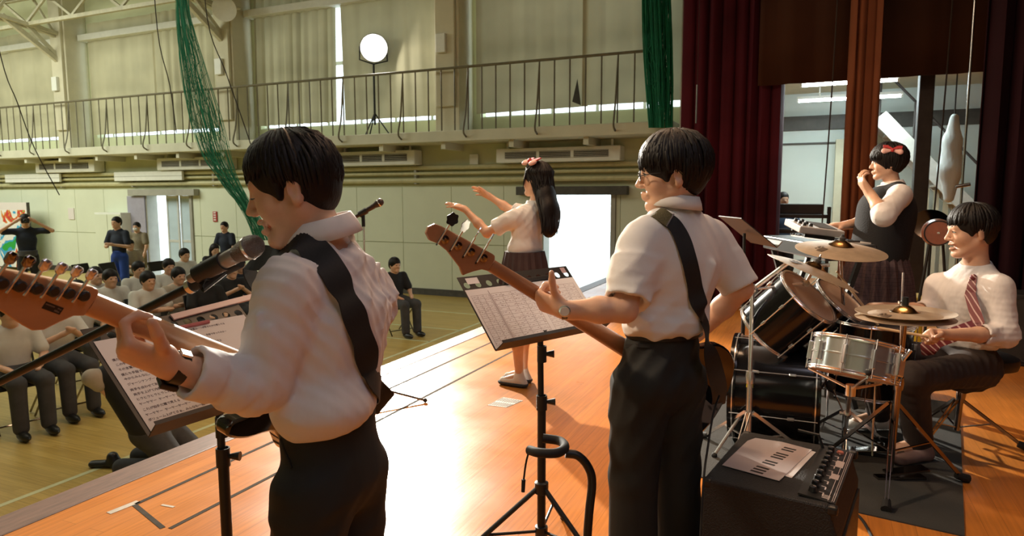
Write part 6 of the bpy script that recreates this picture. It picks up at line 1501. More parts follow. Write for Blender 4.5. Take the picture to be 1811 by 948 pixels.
# mat under the kit
q = [G(1215, 868), G(1706, 962), G(1700, 706), G(1300, 690)]
x0, x1 = -1.02, 1.02
corners = [G(1180, 905), G(1708, 990), G(1697, 700), G(1330, 690)]
t = thing('drum_mat', 'dark grey carpet mat spread under the drum kit', 'mat', G(1500, 830))
ds = nrm(A3([*(G(1705, 940)-G(1697, 720))[:2], 0])); c_n = G(1706, 950); c_f = G(1697, 715); wd_ = A3((-ds[1], ds[0], 0)); wd_ = wd_ if wd_@RH < 0 else -wd_
pl = [c_n, c_f, c_f+wd_*1.55, c_n+wd_*1.55]
q = MB(); q._add([p for p in pl]+[p+UP*.006 for p in pl], [(0, 1, 2, 3), (4, 5, 6, 7), (0, 1, 5, 4), (1, 2, 6, 5), (2, 3, 7, 6), (3, 0, 4, 7)]); q.build('carpet', 'drum_mat', t, smooth=0)

# ------------------------------------------------------------------ amplifier, papers, floor marks, cables
mat('amp_tolex', (0.010, 0.010, 0.011), 0.6, bump=0.5, bscale=220, var=0.1); mat('amp_grille', (0.012, 0.011, 0.010), 0.35, bump=0.6, bscale=300); mat('speaker_cone', (0.35, 0.10, 0.03), 0.5, var=0.1); mat('print_white', (0.62, 0.52, 0.48), 0.5, var=0.05); mat('print_red', (0.60, 0.18, 0.12), 0.5, var=0.05)
az = .50
NL, NR, FL, FR = G(1243, 853, az), G(1452, 884, az), G(1292, 766, az), G(1514, 802, az)
wv = nrm((FL-NL)+(FR-NR)); dv = np.cross(wv, UP); Wd = .53; Dp = .40      # wv along the width, dv towards the front grille
t = thing('guitar_amplifier', 'black combo amplifier with knob panel in the front right of the stage', 'amplifier', A3([*NL[:2], 0]))
R3 = np.stack([wv, dv, UP], 1); P = lambda a, b, c: A3([*NL[:2], 0])+wv*a+dv*b+UP*c
bx = MB(); prof = [(0, 0), (Dp, 0), (Dp, az-.10), (Dp-.03, az-.005), (Dp-.035, az), (0, az)]
th_ = .018
bx.prism(prof, P(0, 0, 0), dv, UP, Wd, wv); bx.build('cabinet', 'amp_tolex', t, smooth=0, bevel=.008)
MB().box(P(Wd/2, Dp+.003, az*.42), (Wd-.05, .010, az*.66), R3).build('grille', 'amp_grille', t, smooth=0, bevel=.003)
MB().lathe([(0, .0), (.12, 0), (.125, .004), (.118, .006), (.03, .003), (0, .008)], P(Wd*.30, Dp+.008, az*.42), dv, 40).build('speaker_cone', 'speaker_cone', t)
# sloped control panel along the front top edge
pn = nrm(dv*.10+UP); pv = np.cross(wv, pn)*-1 if np.cross(wv, pn)@dv < 0 else np.cross(wv, pn); pv = nrm(dv-pn*(dv@pn)); Rp = np.stack([wv, pv, pn], 1); pc = P(Wd/2, Dp-.068, az+.002)
pa = MB().box(pc, (Wd-.06, .105, .006), Rp).build('control_panel', 'black_metal', t, smooth=0)
for k in range(9):
    o = pc+wv*((k-4)*.048)-pv*.018+pn*.003
    kb = MB().lathe([(0, 0), (.0125, 0), (.011, .016), (.009, .018), (0, .018)], o, pn, 14).build('knob', 'black_plastic', t, smooth=30); MB().box(o+pn*.0185+pv*.004, (.0016, .008, .001), Rp).build('pointer', 'print_white', kb, smooth=0)
pq = MB()
for k in range(9):
    o = pc+wv*((k-4)*.048)+pv*.012+pn*.0033; pq.box(o, (.020, .004, .0006), Rp); pq.box(o+wv*.012-pv*.006, (.003, .014, .0006), Rp)
for b, w_ in ((.030, .0018), (.041, .0014), (.046, .0014)): pq.box(pc+pv*b+pn*.0033, (Wd-.08, w_, .0006), Rp)
for a, w_ in ((-.03, .045), (.09, .06)): pq.box(pc+wv*a+pv*.024+pn*.0036, (w_, .024, .0008), Rp)
for a in (-.215, -.205, -.195): pq.box(pc+wv*a+pv*.022+pn*.0036, (.004, .022, .0008), Rp)
pq.build('panel_print', 'print_white', pa, smooth=0)
MB().lathe([(0, 0), (.012, 0), (.010, .006), (0, .006)], pc+wv*.20+pv*.012+pn*.003, pn, 14).build('pilot_lamp', 'print_red', t)
for a, b in ((.012, .012), (.012, Dp-.02), (Wd-.012, .012), (Wd-.012, Dp-.02)): MB().box(P(a, b, az-.012), (.03, .03, .028), R3).build('corner_guard', 'black_plastic', t, smooth=0, bevel=.008)
MB().box(P(.005, Dp*.86, az-.03), (.008, .035, .02), R3).build('strap_stud', 'steel', t, smooth=0, bevel=.003)
MB().tube([P(Wd-.06, Dp-.11, az), P(Wd-.05, Dp-.13, az+.05), P(Wd-.05, Dp-.2, az+.055)], .0055, 8).build('input_plug', 'black_plastic', t)
for a in (.05, Wd-.05):
    for b in (.05, Dp-.05): MB().lathe([(0, 0), (.018, 0), (.016, -.012), (0, -.012)], P(a, b, .0), UP, 12).build('foot', 'rubber', t)
t.location = A3(t.location)+UP*.012
# plastic sleeve with a printed keyboard and loose sheets on the amplifier
ZP = az+.012
def flat(name, label, cat, px, z, m, th=.0012):
    o = thing(name, label, cat, G(*px[0], z)); q = MB(); pts = [G(*p, z) for p in px]; q._add(pts+[p+UP*th for p in pts], [tuple(range(len(px)))[::-1], tuple(range(len(px), 2*len(px)))]+[(k, (k+1) % len(px), len(px)+(k+1) % len(px), len(px)+k) for k in range(len(px))]); q.build('sheet', m, o, smooth=0); return o
flat('paper_sheet', 'loose sheet under the keyboard chart on the amplifier', 'paper', [(1300, 812), (1400, 846), (1443, 800), (1355, 778)], ZP+.001, 'paper')
mat('sleeve', (0.60, 0.52, 0.50), 0.12, var=0.02, coat=0.5)
kc = flat('keyboard_chart', 'sheet in a clear sleeve with a printed piano keyboard on the amplifier', 'paper', [(1277, 823), (1378, 851), (1436, 796), (1383, 782), (1336, 775), (1322, 780)], ZP+.003, 'sleeve')
bar = MB()
a, b = G(1340, 835, ZP+.0045), G(1400, 793, ZP+.0045); ax_ = nrm(b-a); L_ = np.linalg.norm(b-a); cx_ = nrm(np.cross(UP, ax_))
ks_ = [0, 1, 2, 4, 5, 7, 8, 9, 11, 12]
for k in ks_: bar.bar(a+ax_*L_*(k/12.3)+cx_*-.018, a+ax_*L_*(k/12.3)+cx_*.024, .011, .0006)
bar.build('printed_keys', 'label_ink', kc, smooth=0)
# cable from the bass down past the amplifier
t = thing('instrument_cable', 'thin black cable hanging from the bass beside the amplifier', 'cable', G(1240, 960)); MB().tube(spline([D(1272, 700, 2.42), D(1262, 730, 2.3), D(1252, 790, 2.2), D(1243, 870, 2.05), A3([*D(1236, 960, 2.0)[:2], .12]), G(1236, 1060)+UP*.006, G(1250, 1090)+UP*.006], 6), .0035, 8).build('cord', 'rubber', t)
t = thing('power_cable', 'black cable lying behind the amplifier at the lower right', 'cable', G(1520, 920)); MB().tube(spline([G(1495, 905)+UP*.006, G(1515, 912)+UP*.006, G(1530, 930)+UP*.006, G(1545, 960)+UP*.006, G(1560, 1000)+UP*.006], 6), .006, 8).build('cord', 'rubber', t)
# floor marks on the stage: taped trapdoor outline, long strips, pale grille plate
def strip(px, w, name, label, m):
    pts = [G(*p) for p in px]; t = thing(name, label, 'tape', pts[0]); q = MB()
    for p, r in zip(pts[:-1], pts[1:]): q.bar(p+UP*.0008, r+UP*.0008, w, .0012)
    q.build('strip', m, t, smooth=0)
xa = G(300, 848)[0]; xb = G(380, 880)[0]
def vstrip(x, y0, y1, w, label, m='tape_grey'):
    t = thing('floor_tape', label, 'tape', (x, y0, 0)); MB().b2((x-w/2, y0, 0), (x+w/2, y1, .0014)).build('strip', m, t, smooth=0)
ya = G(195, 910)[1]; x1_ = G(240, 892)[0]; x2_ = G(320, 925)[0]
vstrip(x1_, G(240, 892)[1], 9.0, .022, 'long dark tape strip nearest to the stage edge'); vstrip(x2_, G(290, 932)[1], 9.0, .022, 'long dark tape strip second from the stage edge')
strip([(238, 893), (288, 934)], .022, 'floor_tape', 'short dark tape strip closing the taped outline', 'tape_grey')
strip([(192, 908), (245, 887)], .035, 'floor_tape', 'pale worn tape at the corner of the taped outline', 'tape_pale')
strip([(286, 893), (308, 897)], .014, 'floor_tape', 'tiny scrap of tape inside the taped outline', 'tape_pale')
gp = [G(862, 717), G(896, 721), G(925, 709), G(890, 703)]
t = thing('floor_plate', 'pale square perforated plate set in the stage floor', 'plate', gp[0]); q = MB(); q._add(gp+[p+UP*.002 for p in gp], [(0, 1, 2, 3), (4, 5, 6, 7), (0, 1, 5, 4), (1, 2, 6, 5), (2, 3, 7, 6), (3, 0, 4, 7)]); q.build('plate', 'tape_pale', t, smooth=0)
mat('slot', (0.12, 0.09, 0.06), 0.8, var=0.1)
for i in range(9):
    for j in range(2):
        u_, w_ = (i+.5)/9, .06+.5*j; a = gp[0]*(1-u_)*(1-w_)+gp[1]*u_*(1-w_)+gp[2]*u_*w_+gp[3]*(1-u_)*w_; w_ += .38; b = gp[0]*(1-u_)*(1-w_)+gp[1]*u_*(1-w_)+gp[2]*u_*w_+gp[3]*(1-u_)*w_; MB().bar(a+UP*.0022, b+UP*.0022, .008, .0008).build('slot', 'slot', t, smooth=0)

# ------------------------------------------------------------------ wing room, keyboard and other things at the back of the stage
mat('tube_light', (1, 1, 1), 0.5, emit=(0.80, 0.95, 1.0), estr=70.0, var=0.01); mat('cloth_white', (0.70, 0.76, 0.75), 0.8, var=0.05, bump=0.4, bscale=12, stretch=(1, 1, .2)); mat('key_white', (0.72, 0.66, 0.60), 0.3, var=0.03); mat('panel_grey', (0.42, 0.40, 0.38), 0.4, var=0.08)
mat('red_wood', (0.24, 0.07, 0.035), 0.35, var=0.2, vscale=8, coat=0.3); mat('blue_cloth', (0.03, 0.06, 0.11), 0.8, var=0.1); mat('yellow_paint', (0.60, 0.44, 0.03), 0.5, var=0.1); mat('rope_dark', (0.03, 0.022, 0.018), 0.9, var=0.2)
# fluorescent battens
for i, (a, b, y, lab) in enumerate((((1410, 177), (1596, 172), 11.0, 'long lit fluorescent batten in the wing behind the brown drape'), ((1416, 150), (1590, 143), 9.9, 'upper fluorescent batten half hidden by the border cloth'))):
    p0, p1 = PY(*a, y), PY(*b, y); z = (p0[2]+p1[2])/2; z = min(z, 3.04); t = thing('fluorescent_lamp', lab, 'lamp', (p0[0], y, z))
    MB().b2((p0[0], y-.05, z+.02), (p1[0], y+.05, z+.06)).build('housing', 'white_paint', t, smooth=0); MB().tube([(p0[0]+.02, y, z), (p1[0]-.02, y, z)], .017, 12).build('tube', 'tube_light', t)
    for x in (p0[0]+.01, p1[0]-.01): MB().b2((x-.012, y-.02, z-.02), (x+.012, y+.02, z+.025)).build('socket', 'white_paint', t, smooth=0)
    for x in (p0[0]+.3, p1[0]-.3): MB().b2((x-.01, y-.01, z+.06), (x+.01, y+.01, 3.1)).build('hanger', 'white_paint', t, smooth=0)
    l = light('wing_lamp', 'AREA', ((p0[0]+p1[0])/2, y, z-.03), ((p0[0]+p1[0])/2, y, 0), 35, (0.85, 1.0, 0.98), shape='RECTANGLE', size=abs(p1[0]-p0[0]), size_y=.05)
# stair in the wing
y = 11.9; a, b = PY(1552, 210, y), PY(1690, 352, y); t = thing('staircase', 'steep pale steel staircase crossing the wing behind the keyboard girl', 'stairs', (a[0], y, 0)); dvv = nrm(b-a); e = a+dvv*((a[2]-.02)/-dvv[2])
for yy in (y-.35, y+.35): MB().bar((a[0], yy, a[2]), (e[0], yy, .02), .05, .22).build('stringer', 'stair_paint', t, smooth=0)
for k in range(9):
    u_ = (k+1)/10; p = a+(e-a)*u_; MB().b2((p[0]-.12, y-.35, p[2]-.02), (p[0]+.12, y+.35, p[2]+.01)).build('tread', 'stair_paint', t, smooth=0)
for k in range(5):
    u_ = k/5; p = a+(e-a)*u_; MB().tube([(p[0], y-.35, p[2]), (p[0], y-.35, p[2]+.7)], .014, 8).build('rail_post', 'wing_dark', t)
MB().tube([a+A3((0, -.35, .7)), e+A3((0, -.35, .7))], .018, 8).build('hand_rail', 'wing_dark', t)
MB().b2((a[0]-.4, y-.35, a[2]-.1), (a[0], y+.35, a[2])).build('landing', 'stair_paint', t, smooth=0)
for x in (a[0]-.34, a[0]-.06):
    for yy in (y-.3, y+.3): MB().b2((x-.03, yy-.03, 0), (x+.03, yy+.03, a[2]-.1)).build('post', 'stair_paint', t, smooth=0)
# slatted screen under the stair
x0, x1 = PY(1600, 340, 12.2)[0], PY(1690, 340, 12.2)[0]; t = thing('slat_screen', 'pale upright slats under the staircase', 'screen', (x0, 12.2, 0))
for k, x in enumerate(np.arange(x0, x1, .13)): MB().b2((x, 12.18, 0), (x+.07, 12.22, 1.55-.02*k)).build('slat', 'wing_cream', t, smooth=0)
# white cloth hung on a pole, silver pole
c = [PY(1688, 208, 9.9), PY(1684, 250, 9.9), PY(1681, 300, 9.9), PY(1678, 350, 9.9)]
t = thing('hanging_cloth', 'bundled white cloth hanging in the wing beside the dark curtain', 'cloth', (c[0][0], 9.9, c[3][2])); P = [cap(c[0], c[1], .05, .10, .03, (A3((0, 1, 0)), .6)), cap(c[1], c[2], .10, .13, .04, (A3((0, 1, 0)), .6)), cap(c[2], c[3], .13, .06, .04, (A3((0, 1, 0)), .6))]
clay('cloth', P, .016, 'cloth_white', t, folds([(A3((1, .3, .1)), .07, .007, .3, .6)])); MB().tube([c[0], A3((c[0][0], 9.9, 3.1))], .008, 8).build('cord', 'rope_dark', t)
p = PY(1707, 250, 8.6); t = thing('steel_pole', 'upright silver pole at the edge of the dark side curtain', 'pole', (p[0], 8.6, 0)); MB().tube([(p[0], 8.6, .03), (p[0], 8.6, 3.6)], .013, 12).build('shaft', 'steel', t); MB().lathe([(0, 0), (.12, 0), (.11, .02), (.03, .03), (0, .03)], (p[0], 8.6, 0), UP, 24).build('base', 'steel', t)
MB().tube([PY(1690, 330, 8.55), PY(1716, 326, 8.55)], .02, 10).build('cleat', 'steel', t)
p = PY(1232, 190, 8.7); t = thing('steel_pole', 'thin silver rod hanging before the maroon front curtain', 'pole', (p[0], 8.7, 0)); MB().tube([(p[0], 8.7, PY(1232, 218, 8.7)[2]), (p[0], 8.7, PY(1232, 150, 8.7)[2])], .012, 8).build('rod', 'steel', t); MB().tube([(p[0], 8.7, PY(1232, 150, 8.7)[2]), (p[0], 8.7, 6.9)], .003, 5).build('wire', 'rope_dark', t)
for px, lab in ((1468, 'thin dark rope hanging left of the brown drape'), (1668, 'thin dark rope hanging left of the dark side curtain')):
    p = PY(px, 200, 8.7); t = thing('rope', lab, 'rope', (p[0], 8.7, 1.0)); MB().tube(spline([(p[0]+.05, 8.7, 6.9), (p[0]+.02, 8.7, 3.5), (p[0], 8.7, 2.2), (p[0]-.03, 8.7, 1.0)], 5), .009, 6).build('strand', 'rope_dark', t)
    MB().lathe([(0, 0), (.02, .0), (.024, .03), (.012, .08), (0, .09)], (p[0]-.03, 8.7, .92), UP, 10).build('knot', 'rope_dark', t)
# keyboard and sampler on a stand in front of the girl
d0 = 4.70; kc_ = D(1440, 422, d0); kz = 1.06
t = thing('keyboard', 'black keyboard seen from its end before the girl in the vest', 'keyboard', A3([*kc_[:2], 0])); o = A3([*kc_[:2], kz]); R3 = np.stack([RH, FH, UP], 1)
MB().box(o, (.32, 1.05, .10), R3).build('body', 'black_plastic', t, smooth=0, bevel=.01)
for k in range(30): MB().box(o+RH*.085+FH*(-.44+k*.0295)+UP*.053, (.14, .027, .012), R3).build('white_key', 'key_white', t, smooth=0)
for k in range(30):
    if k % 7 not in (2, 6): MB().box(o+RH*.055+FH*(-.425+k*.0295)+UP*.064, (.085, .013, .014), R3).build('black_key', 'black_plastic', t, smooth=0)
for s in (-1, 1): MB().bar(o+FH*.36*s-RH*.14-UP*.05, A3([*(kc_+FH*.36*s+RH*.16)[:2], .02]), .03, .03).build('leg', 'black_metal', t, smooth=0); MB().bar(o+FH*.36*s+RH*.14-UP*.05, A3([*(kc_+FH*.36*s-RH*.16)[:2], .02]), .03, .03).build('leg', 'black_metal', t, smooth=0)
sp_ = D(1432, 410, d0-.05); t = thing('sampler', 'grey sampler with knobs tilted on top of the keyboard', 'sampler', sp_); tl_ = nrm(UP*.96+RH*.12-FH*.16); rr = nrm(RH-tl_*(RH@tl_)); ff = np.cross(tl_, rr); R3 = np.stack([rr, ff, tl_], 1)
sp_ = o+UP*.135-RH*.06-FH*.12
MB().box(sp_, (.30, .26, .045), R3).build('case', 'panel_grey', t, smooth=0, bevel=.006); MB().box(sp_+tl_*.024+rr*.05, (.12, .20, .004), R3).build('pad_field', 'felt_grey', t, smooth=0)
for i in range(3):
    for j in range(2): MB().lathe([(0, 0), (.013, 0), (.010, .020), (0, .021)], sp_+tl_*.023-rr*(.06+.045*j)+ff*(-.08+.07*i), tl_, 12).build('knob', 'black_plastic', t)
for s in (-1, 1): MB().box(sp_-tl_*.035+ff*.1*s, (.2, .02, .03), R3).build('foot', 'black_plastic', t, smooth=0)
# black road case with trays deep in the wing
c = PY(1412, 380, 9.6); t = thing('equipment_cart', 'black equipment cart with trays below the white wing wall', 'cart', (c[0], 9.6, 0)); w_ = .36
for z, h in ((1.12, .05), (.92, .05), (.5, .05)): MB().b2((c[0]-w_, 9.45, z-.0), (c[0]+w_, 9.85, z+h)).build('tray', 'black_plastic', t, smooth=0, bevel=.01)
for s in (-1, 1):
    for yy in (9.47, 9.83): MB().b2((c[0]+s*w_-.02, yy-.02, .06), (c[0]+s*w_+.02, yy+.02, 1.26)).build('upright', 'black_metal', t, smooth=0)
MB().b2((c[0]-w_*.7, 9.5, 1.17), (c[0]+w_*.8, 9.8, 1.30)).build('case', 'desk_black', t, smooth=0, bevel=.01)
for s in (-1, 1):
    for yy in (9.5, 9.8): MB().lathe([(0, -.015), (.03, -.015), (.03, .015), (0, .015)], (c[0]+s*w_, yy, .03), (0, 1, 0), 14).build('castor', 'rubber', t)
# red-brown drum on a stand behind the drummer
c = D(1657, 411, 6.0); t = thing('red_drum', 'red-brown drum on a black stand left of the drummer\'s head', 'drum', A3([*c[:2], 0])); nn = nrm(-FH*.9-RH*.45); MB().lathe([(0, -.12), (.10, -.12), (.118, -.06), (.122, 0), (.118, .06), (.10, .12), (0, .12)], c, nn, 32).build('shell', 'red_wood', t)
MB().lathe([(.102, .108), (.110, .108), (.110, .125), (.102, .125)], c, nn, 32, closed=True).build('ring', 'black_metal', t); MB().lathe([(0, 0), (.012, 0), (.010, .008), (0, .009)], c+nn*.12, nn, 10).build('stud', 'chrome', t)
for s in (-1, 1): MB().tube([c+RH*.06*s-UP*.1, A3([*(c+RH*.18*s)[:2], .01])], .012, 8).build('leg', 'black_metal', t)
MB().tube([c+FH*.1-UP*.1, A3([*(c+FH*.25)[:2], .01])], .012, 8).build('leg', 'black_metal', t)
c = D(1648, 396, 6.6); t = thing('stored_cymbal', 'dark upright cymbal with a bright edge behind the red drum', 'cymbal', A3([*c[:2], 0])); nn = nrm(-FH*.75-RH*.3+UP*.5); MB().lathe([(0, .02), (.04, .015), (.05, .004), (.17, -.012), (.172, -.016), (.05, -.004), (0, .0)], c, nn, 40).build('disc', 'chrome_dark', t); MB().tube([c, A3([*c[:2], .02])], .012, 8).build('stand', 'black_metal', t)
for k in range(3): MB().tube([A3([*c[:2], .25]), A3([*c[:2], .012])+rot(RH, UP, 120*k)*.22], .010, 8).build('leg', 'black_metal', t)
# yellow crate and black loudspeaker
c = D(1596, 505, 6.3); t = thing('yellow_crate', 'small yellow crate behind the plaid skirt', 'crate', A3([*c[:2], 0])); b_ = A3([*c[:2], 0]); MB().box(b_+UP*.24, (.32, .32, .46)).build('box', 'yellow_paint', t, smooth=0, bevel=.01); MB().box(b_+UP*.48, (.34, .34, .03)).build('lid', 'yellow_paint', t, smooth=0, bevel=.006)
for s in (-1, 1): MB().box(b_+A3((s*.165, 0, .36)), (.015, .12, .03)).build('handle', 'black_plastic', t, smooth=0)
c = G(1800, 640); t = thing('loudspeaker', 'tall black loudspeaker in the dark at the right edge', 'loudspeaker', A3([*c[:2], 0])); b_ = A3([*c[:2], 0]); fr_ = nrm(-RH*.6-FH*.8); sd_ = np.cross(UP, fr_); R3 = np.stack([fr_, sd_, UP], 1)
MB().box(b_+UP*.30, (.36, .42, .60), R3).build('cabinet', 'amp_tolex', t, smooth=0, bevel=.012); MB().box(b_+fr_*.183+UP*.30, (.012, .36, .52), R3).build('grille', 'amp_grille', t, smooth=0)
for s in (-1, 1): MB().box(b_+sd_*.212*s+UP*.42, (.10, .012, .04), R3).build('handle', 'black_metal', t, smooth=0)

# ------------------------------------------------------------------ hall: spotlight, nets, audience, wall things
mat('lamp_glow', (1, 1, 1), 0.5, emit=(1.0, 0.95, 0.85), estr=60.0, var=0.01); mat('net_green', (0.008, 0.19, 0.095), 0.7, var=0.2); mat('chair_black', (0.010, 0.010, 0.010), 0.6, var=0.2)
mat('grey_trouser', (0.05, 0.05, 0.055), 0.8, var=0.2); mat('khaki', (0.24, 0.20, 0.13), 0.8, var=0.15); mat('navy', (0.012, 0.018, 0.035), 0.8, var=0.2); mat('royal_blue', (0.015, 0.06, 0.32), 0.7, var=0.1); mat('shirt_far', (0.62, 0.62, 0.58), 0.8, var=0.08, vscale=6); mat('black_top', (0.012, 0.012, 0.014), 0.8, var=0.2); mat('tan_shirt', (0.40, 0.35, 0.28), 0.8, var=0.1)
mat('mask_white', (0.75, 0.77, 0.77), 0.8, var=0.02)
SP = A3((-8.75, 12.42, 4.55)); aim = nrm(A3((-1.0, 3.2, .6))-SP)
t = thing('spotlight', 'blazing white spotlight standing on the gallery before the olive curtain', 'spotlight', (SP[0], SP[1], zt))
MB().lathe([(0, -.42), (.16, -.42), (.20, -.34), (.24, -.05), (.295, .0), (.30, .03), (.285, .03), (.27, -.0), (.0, -.0)], SP, aim, 32).build('housing', 'black_metal', t); MB().lathe([(0, .006), (.19, .004), (.265, 0)], SP+aim*.004, aim, 32).build('lens', 'lamp_glow', t)
s_ = np.cross(aim, UP); MB().tube([SP+s_*.30-aim*.15, SP+s_*.31-UP*.28-aim*.15, SP-UP*.36-aim*.15, SP-s_*.31-UP*.28-aim*.15, SP-s_*.30-aim*.15], .016, 8).build('yoke', 'black_metal', t)
b_ = A3((SP[0]-aim[0]*.15, SP[1]-aim[1]*.15, zt)); MB().tube([SP-UP*.36-aim*.15, b_+UP*.25], .024, 10).build('stand', 'black_metal', t)
for k in range(3): MB().tube([b_+UP*.5, b_+A3((math.cos(k*2.09+.5), math.sin(k*2.09+.5), 0))*.33+UP*.015], .015, 8).build('leg', 'black_metal', t)
c = PY(397, 16, 11.9); t = thing('flood_lamp', 'round white flood lamp high on the wall at the top left', 'lamp', c); aa = nrm(-A3((0, 1, 0))+A3((.6, 0, -.4))); MB().lathe([(0, -.2), (.09, -.2), (.12, -.12), (.26, .0), (.27, .02), (.25, .02), (0, .0)], c, aa, 28).build('reflector', 'white_paint', t); MB().tube([c-aa*.18, c-aa*.18+A3((0, .4, .1))], .03, 8).build('bracket', 'truss_paint', t)
# safety nets
def net(name, label, path, dep, n, seed, rad=.0045, cross=60):
    rnd = random.Random(seed); t = thing(name, label, 'net', D(path[0][0], path[0][1], dep)); q = MB(); S = []
    for i in range(n):
        s0 = rnd.uniform(-1, 1); s1 = max(-1, min(1, s0+rnd.uniform(-.35, .35))); dz = rnd.uniform(-.3, .3); pts = []
        for j, (x, y, w) in enumerate(path):
            u = j/(len(path)-1); s = s0+(s1-s0)*u; pts.append(D(x+s*w+rnd.uniform(-1.5, 1.5), y, dep+dz*(1-abs(s)*.5)))
        sp = spline(pts, 4); S.append(sp); q.tube(sp, rad, 4, cap=False)
    for i in range(cross):
        a, b = rnd.choice(S), rnd.choice(S); k = rnd.randrange(len(a)-2); q.tube([a[k], (a[k]+b[k+1])/2-UP*.03, b[min(k+2, len(b)-1)]], rad*.8, 4, cap=False)
    q.build('mesh', 'net_green', t); return t
net('safety_net', 'green safety net drawn aside and drooping behind the front guitarist\'s face', [(318, -30, 7), (326, 40, 14), (344, 130, 24), (364, 210, 29), (383, 275, 25), (405, 318, 17), (430, 356, 12), (452, 392, 13), (468, 425, 18)], 10.0, 75, 2, .0042, 170)
net('safety_net', 'green safety net hanging straight beside the maroon stage curtain', [(1160, -40, 26), (1163, 60, 26), (1166, 140, 24), (1168, 226, 20)], 11.6, 120, 3, .008, 260)
for k, (pp, lab) in enumerate((([(-60, -190), (0, 95), (30, 180), (60, 260), (105, 345)], 'thin dark rope sagging across the left bays'), ([(262, -190), (278, 50), (300, 150), (312, 235)], 'thin rope along the left pleated curtain'), ([(350, -190), (366, 30), (400, 130), (440, 245), (455, 300)], 'thin rope right of the drooping green net'), ([(318, -190), (345, 120), (380, 290), (400, 335), (432, 368), (440, 380)], 'loose green cord below the drooping net'))):
    t = thing('rope', lab, 'rope', D(*pp[0], 10.5)); MB().tube(spline([D(*p, 10.5) for p in pp], 5), .008, 5).build('strand', 'net_green' if k == 3 else 'rope_dark', t)
# folding chair and seated listener (built once facing +x at the origin, then copied)
def folding_chair():
    t = thing('folding_chair', None, 'chair', (0, 0, 0), 'folding chairs of the audience')
    MB().box((0, 0, .43), (.40, .42, .035)).build('seat', 'chair_black', t, smooth=0, bevel=.012); MB().box((-.22, 0, .76), (.03, .42, .20), np.stack([nrm(A3((1, 0, .15))), A3((0, 1, 0)), nrm(A3((-.15, 0, 1)))], 1)).build('backrest', 'chair_black', t, smooth=0, bevel=.012)
    for s in (-.21, .21):
        MB().tube([(-.24, s, .85), (-.10, s, .42), (.20, s, .01)], .011, 6).build('leg', 'chrome_dark', t); MB().tube([(.18, s, .42), (-.22, s, .01)], .011, 6).build('leg', 'chrome_dark', t)
    MB().tube([(.16, -.21, .08), (.16, .21, .08)], .009, 6).build('crossbar', 'chrome_dark', t); return t
def listener(pose, hairlen=0, h=.016, sc=1.0):
    X, Y, Z = A3((1, 0, 0)), A3((0, 1, 0)), UP; f, l = X, Y
    t = thing('person', None, 'person', (0, 0, 0), 'listeners on the folding chairs')
    pel = A3((-.04, 0, .53)); chest = A3((-.06, 0, .80)); neck = A3((-.06, 0, .98)); hd = Head(A3((-.025, 0, 1.09)), X, UP, .98); waist = A3((-.05, 0, .62)); shl, shr = A3((-.06, .18, .92)), A3((-.06, -.18, .92))
    if pose == 0: el, wl, er, wr = A3((.02, .24, .68)), A3((.22, .13, .62)), A3((.02, -.24, .68)), A3((.22, -.13, .62))
    elif pose == 1: el, wl, er, wr = A3((.06, .24, .72)), A3((.22, .04, .86)), A3((.06, -.24, .72)), A3((.22, -.04, .84))
    else: el, wl, er, wr = A3((.04, .24, .70)), A3((.18, -.06, .74)), A3((.04, -.24, .70)), A3((.18, .08, .72))
    P = hd.prims()+hd.neck(neck-Z*.03)+torso_skin(neck, chest, pel, shl, shr, f)
    for s_, e_, w_ in ((shl, el, wl), (shr, er, wr)): P += [cap(s_, e_, .042, .038, .02), cap(e_, w_, .038, .027, .02), cap(w_, w_+nrm(w_-e_)*.10, .034, .024, .02, (Z, .7))]
    for q in (1, -1): P += [cap(pel+Y*.09*q, A3((.38, .11*q, .50)), .085, .055, .03), cap(A3((.38, .11*q, .50)), A3((.40, .11*q, .09)), .052, .036, .03), cap(A3((.39, .11*q, .05)), A3((.52, .12*q, .04)), .035, .03, .02)]
    b = clay('body', P, h, 'skin', t)
    S = torso_cloth(neck, chest, waist, shl, shr, f)
    for s_, e_ in ((shl, el), (shr, er)): S += [cap(s_, s_+(e_-s_)*.75, .062, .068, .03)]
    S += [half(waist-Z*.09, -Z, .02), sub(cap(hd.T(-.02, 0, -.045), neck, .058, .06, .01))]
    clay('shirt', S, h, 'shirt_far', t)
    T_ = [cap(waist-Z*.05, pel, .13, .14, .04)]
    for q in (1, -1): T_ += [cap(pel+Y*.09*q, A3((.38, .11*q, .51)), .098, .075, .04), cap(A3((.38, .11*q, .50)), A3((.40, .11*q, .10)), .073, .065, .03)]
    clay('trousers', T_+[half(waist, Z, .01)], h, 'grey_trouser', t)
    for q in (1, -1): MB().ball((.46, .115*q, .045), (.13, .045, .045)).build('shoe', 'black_leather', t)
    E = lambda c, r, kk: ell(hd.T(*c), r, hd.R, kk)
    H = [E((-.012, 0, .046), (.108, .090, .098), .02), E((-.058, 0, -.002), (.056, .072, .075), .03), sub(E((.128, 0, -.045), (.085, .13, .085), .012))]
    if hairlen: H += [cap(hd.T(-.05, .05, 0), hd.T(-.04, .07, -.16), .05, .04, .03), cap(hd.T(-.05, -.05, 0), hd.T(-.04, -.07, -.16), .05, .04, .03)]
    H += [half(hd.T(-.06, 0, -.07 if not hairlen else -.2), -hd.u, .01)]
    clay('hair', H, h*.8, 'hair_black', t)
    for q in (1, -1): MB().ball(hd.T(.088, .031*q, .009), (.006, .010, .006)).build('eye', 'iris', t)
    return t
protos = [listener(0), listener(1), listener(2), listener(0, 1)]; chair0 = folding_chair(); used = set(); cused = [False]
def recolor(o, part, m):
    for ch in o.children:
        if ch.name.split('.')[0] == part: ch.material_slots[0].link = 'OBJECT'; ch.material_slots[0].material = MATS[m]
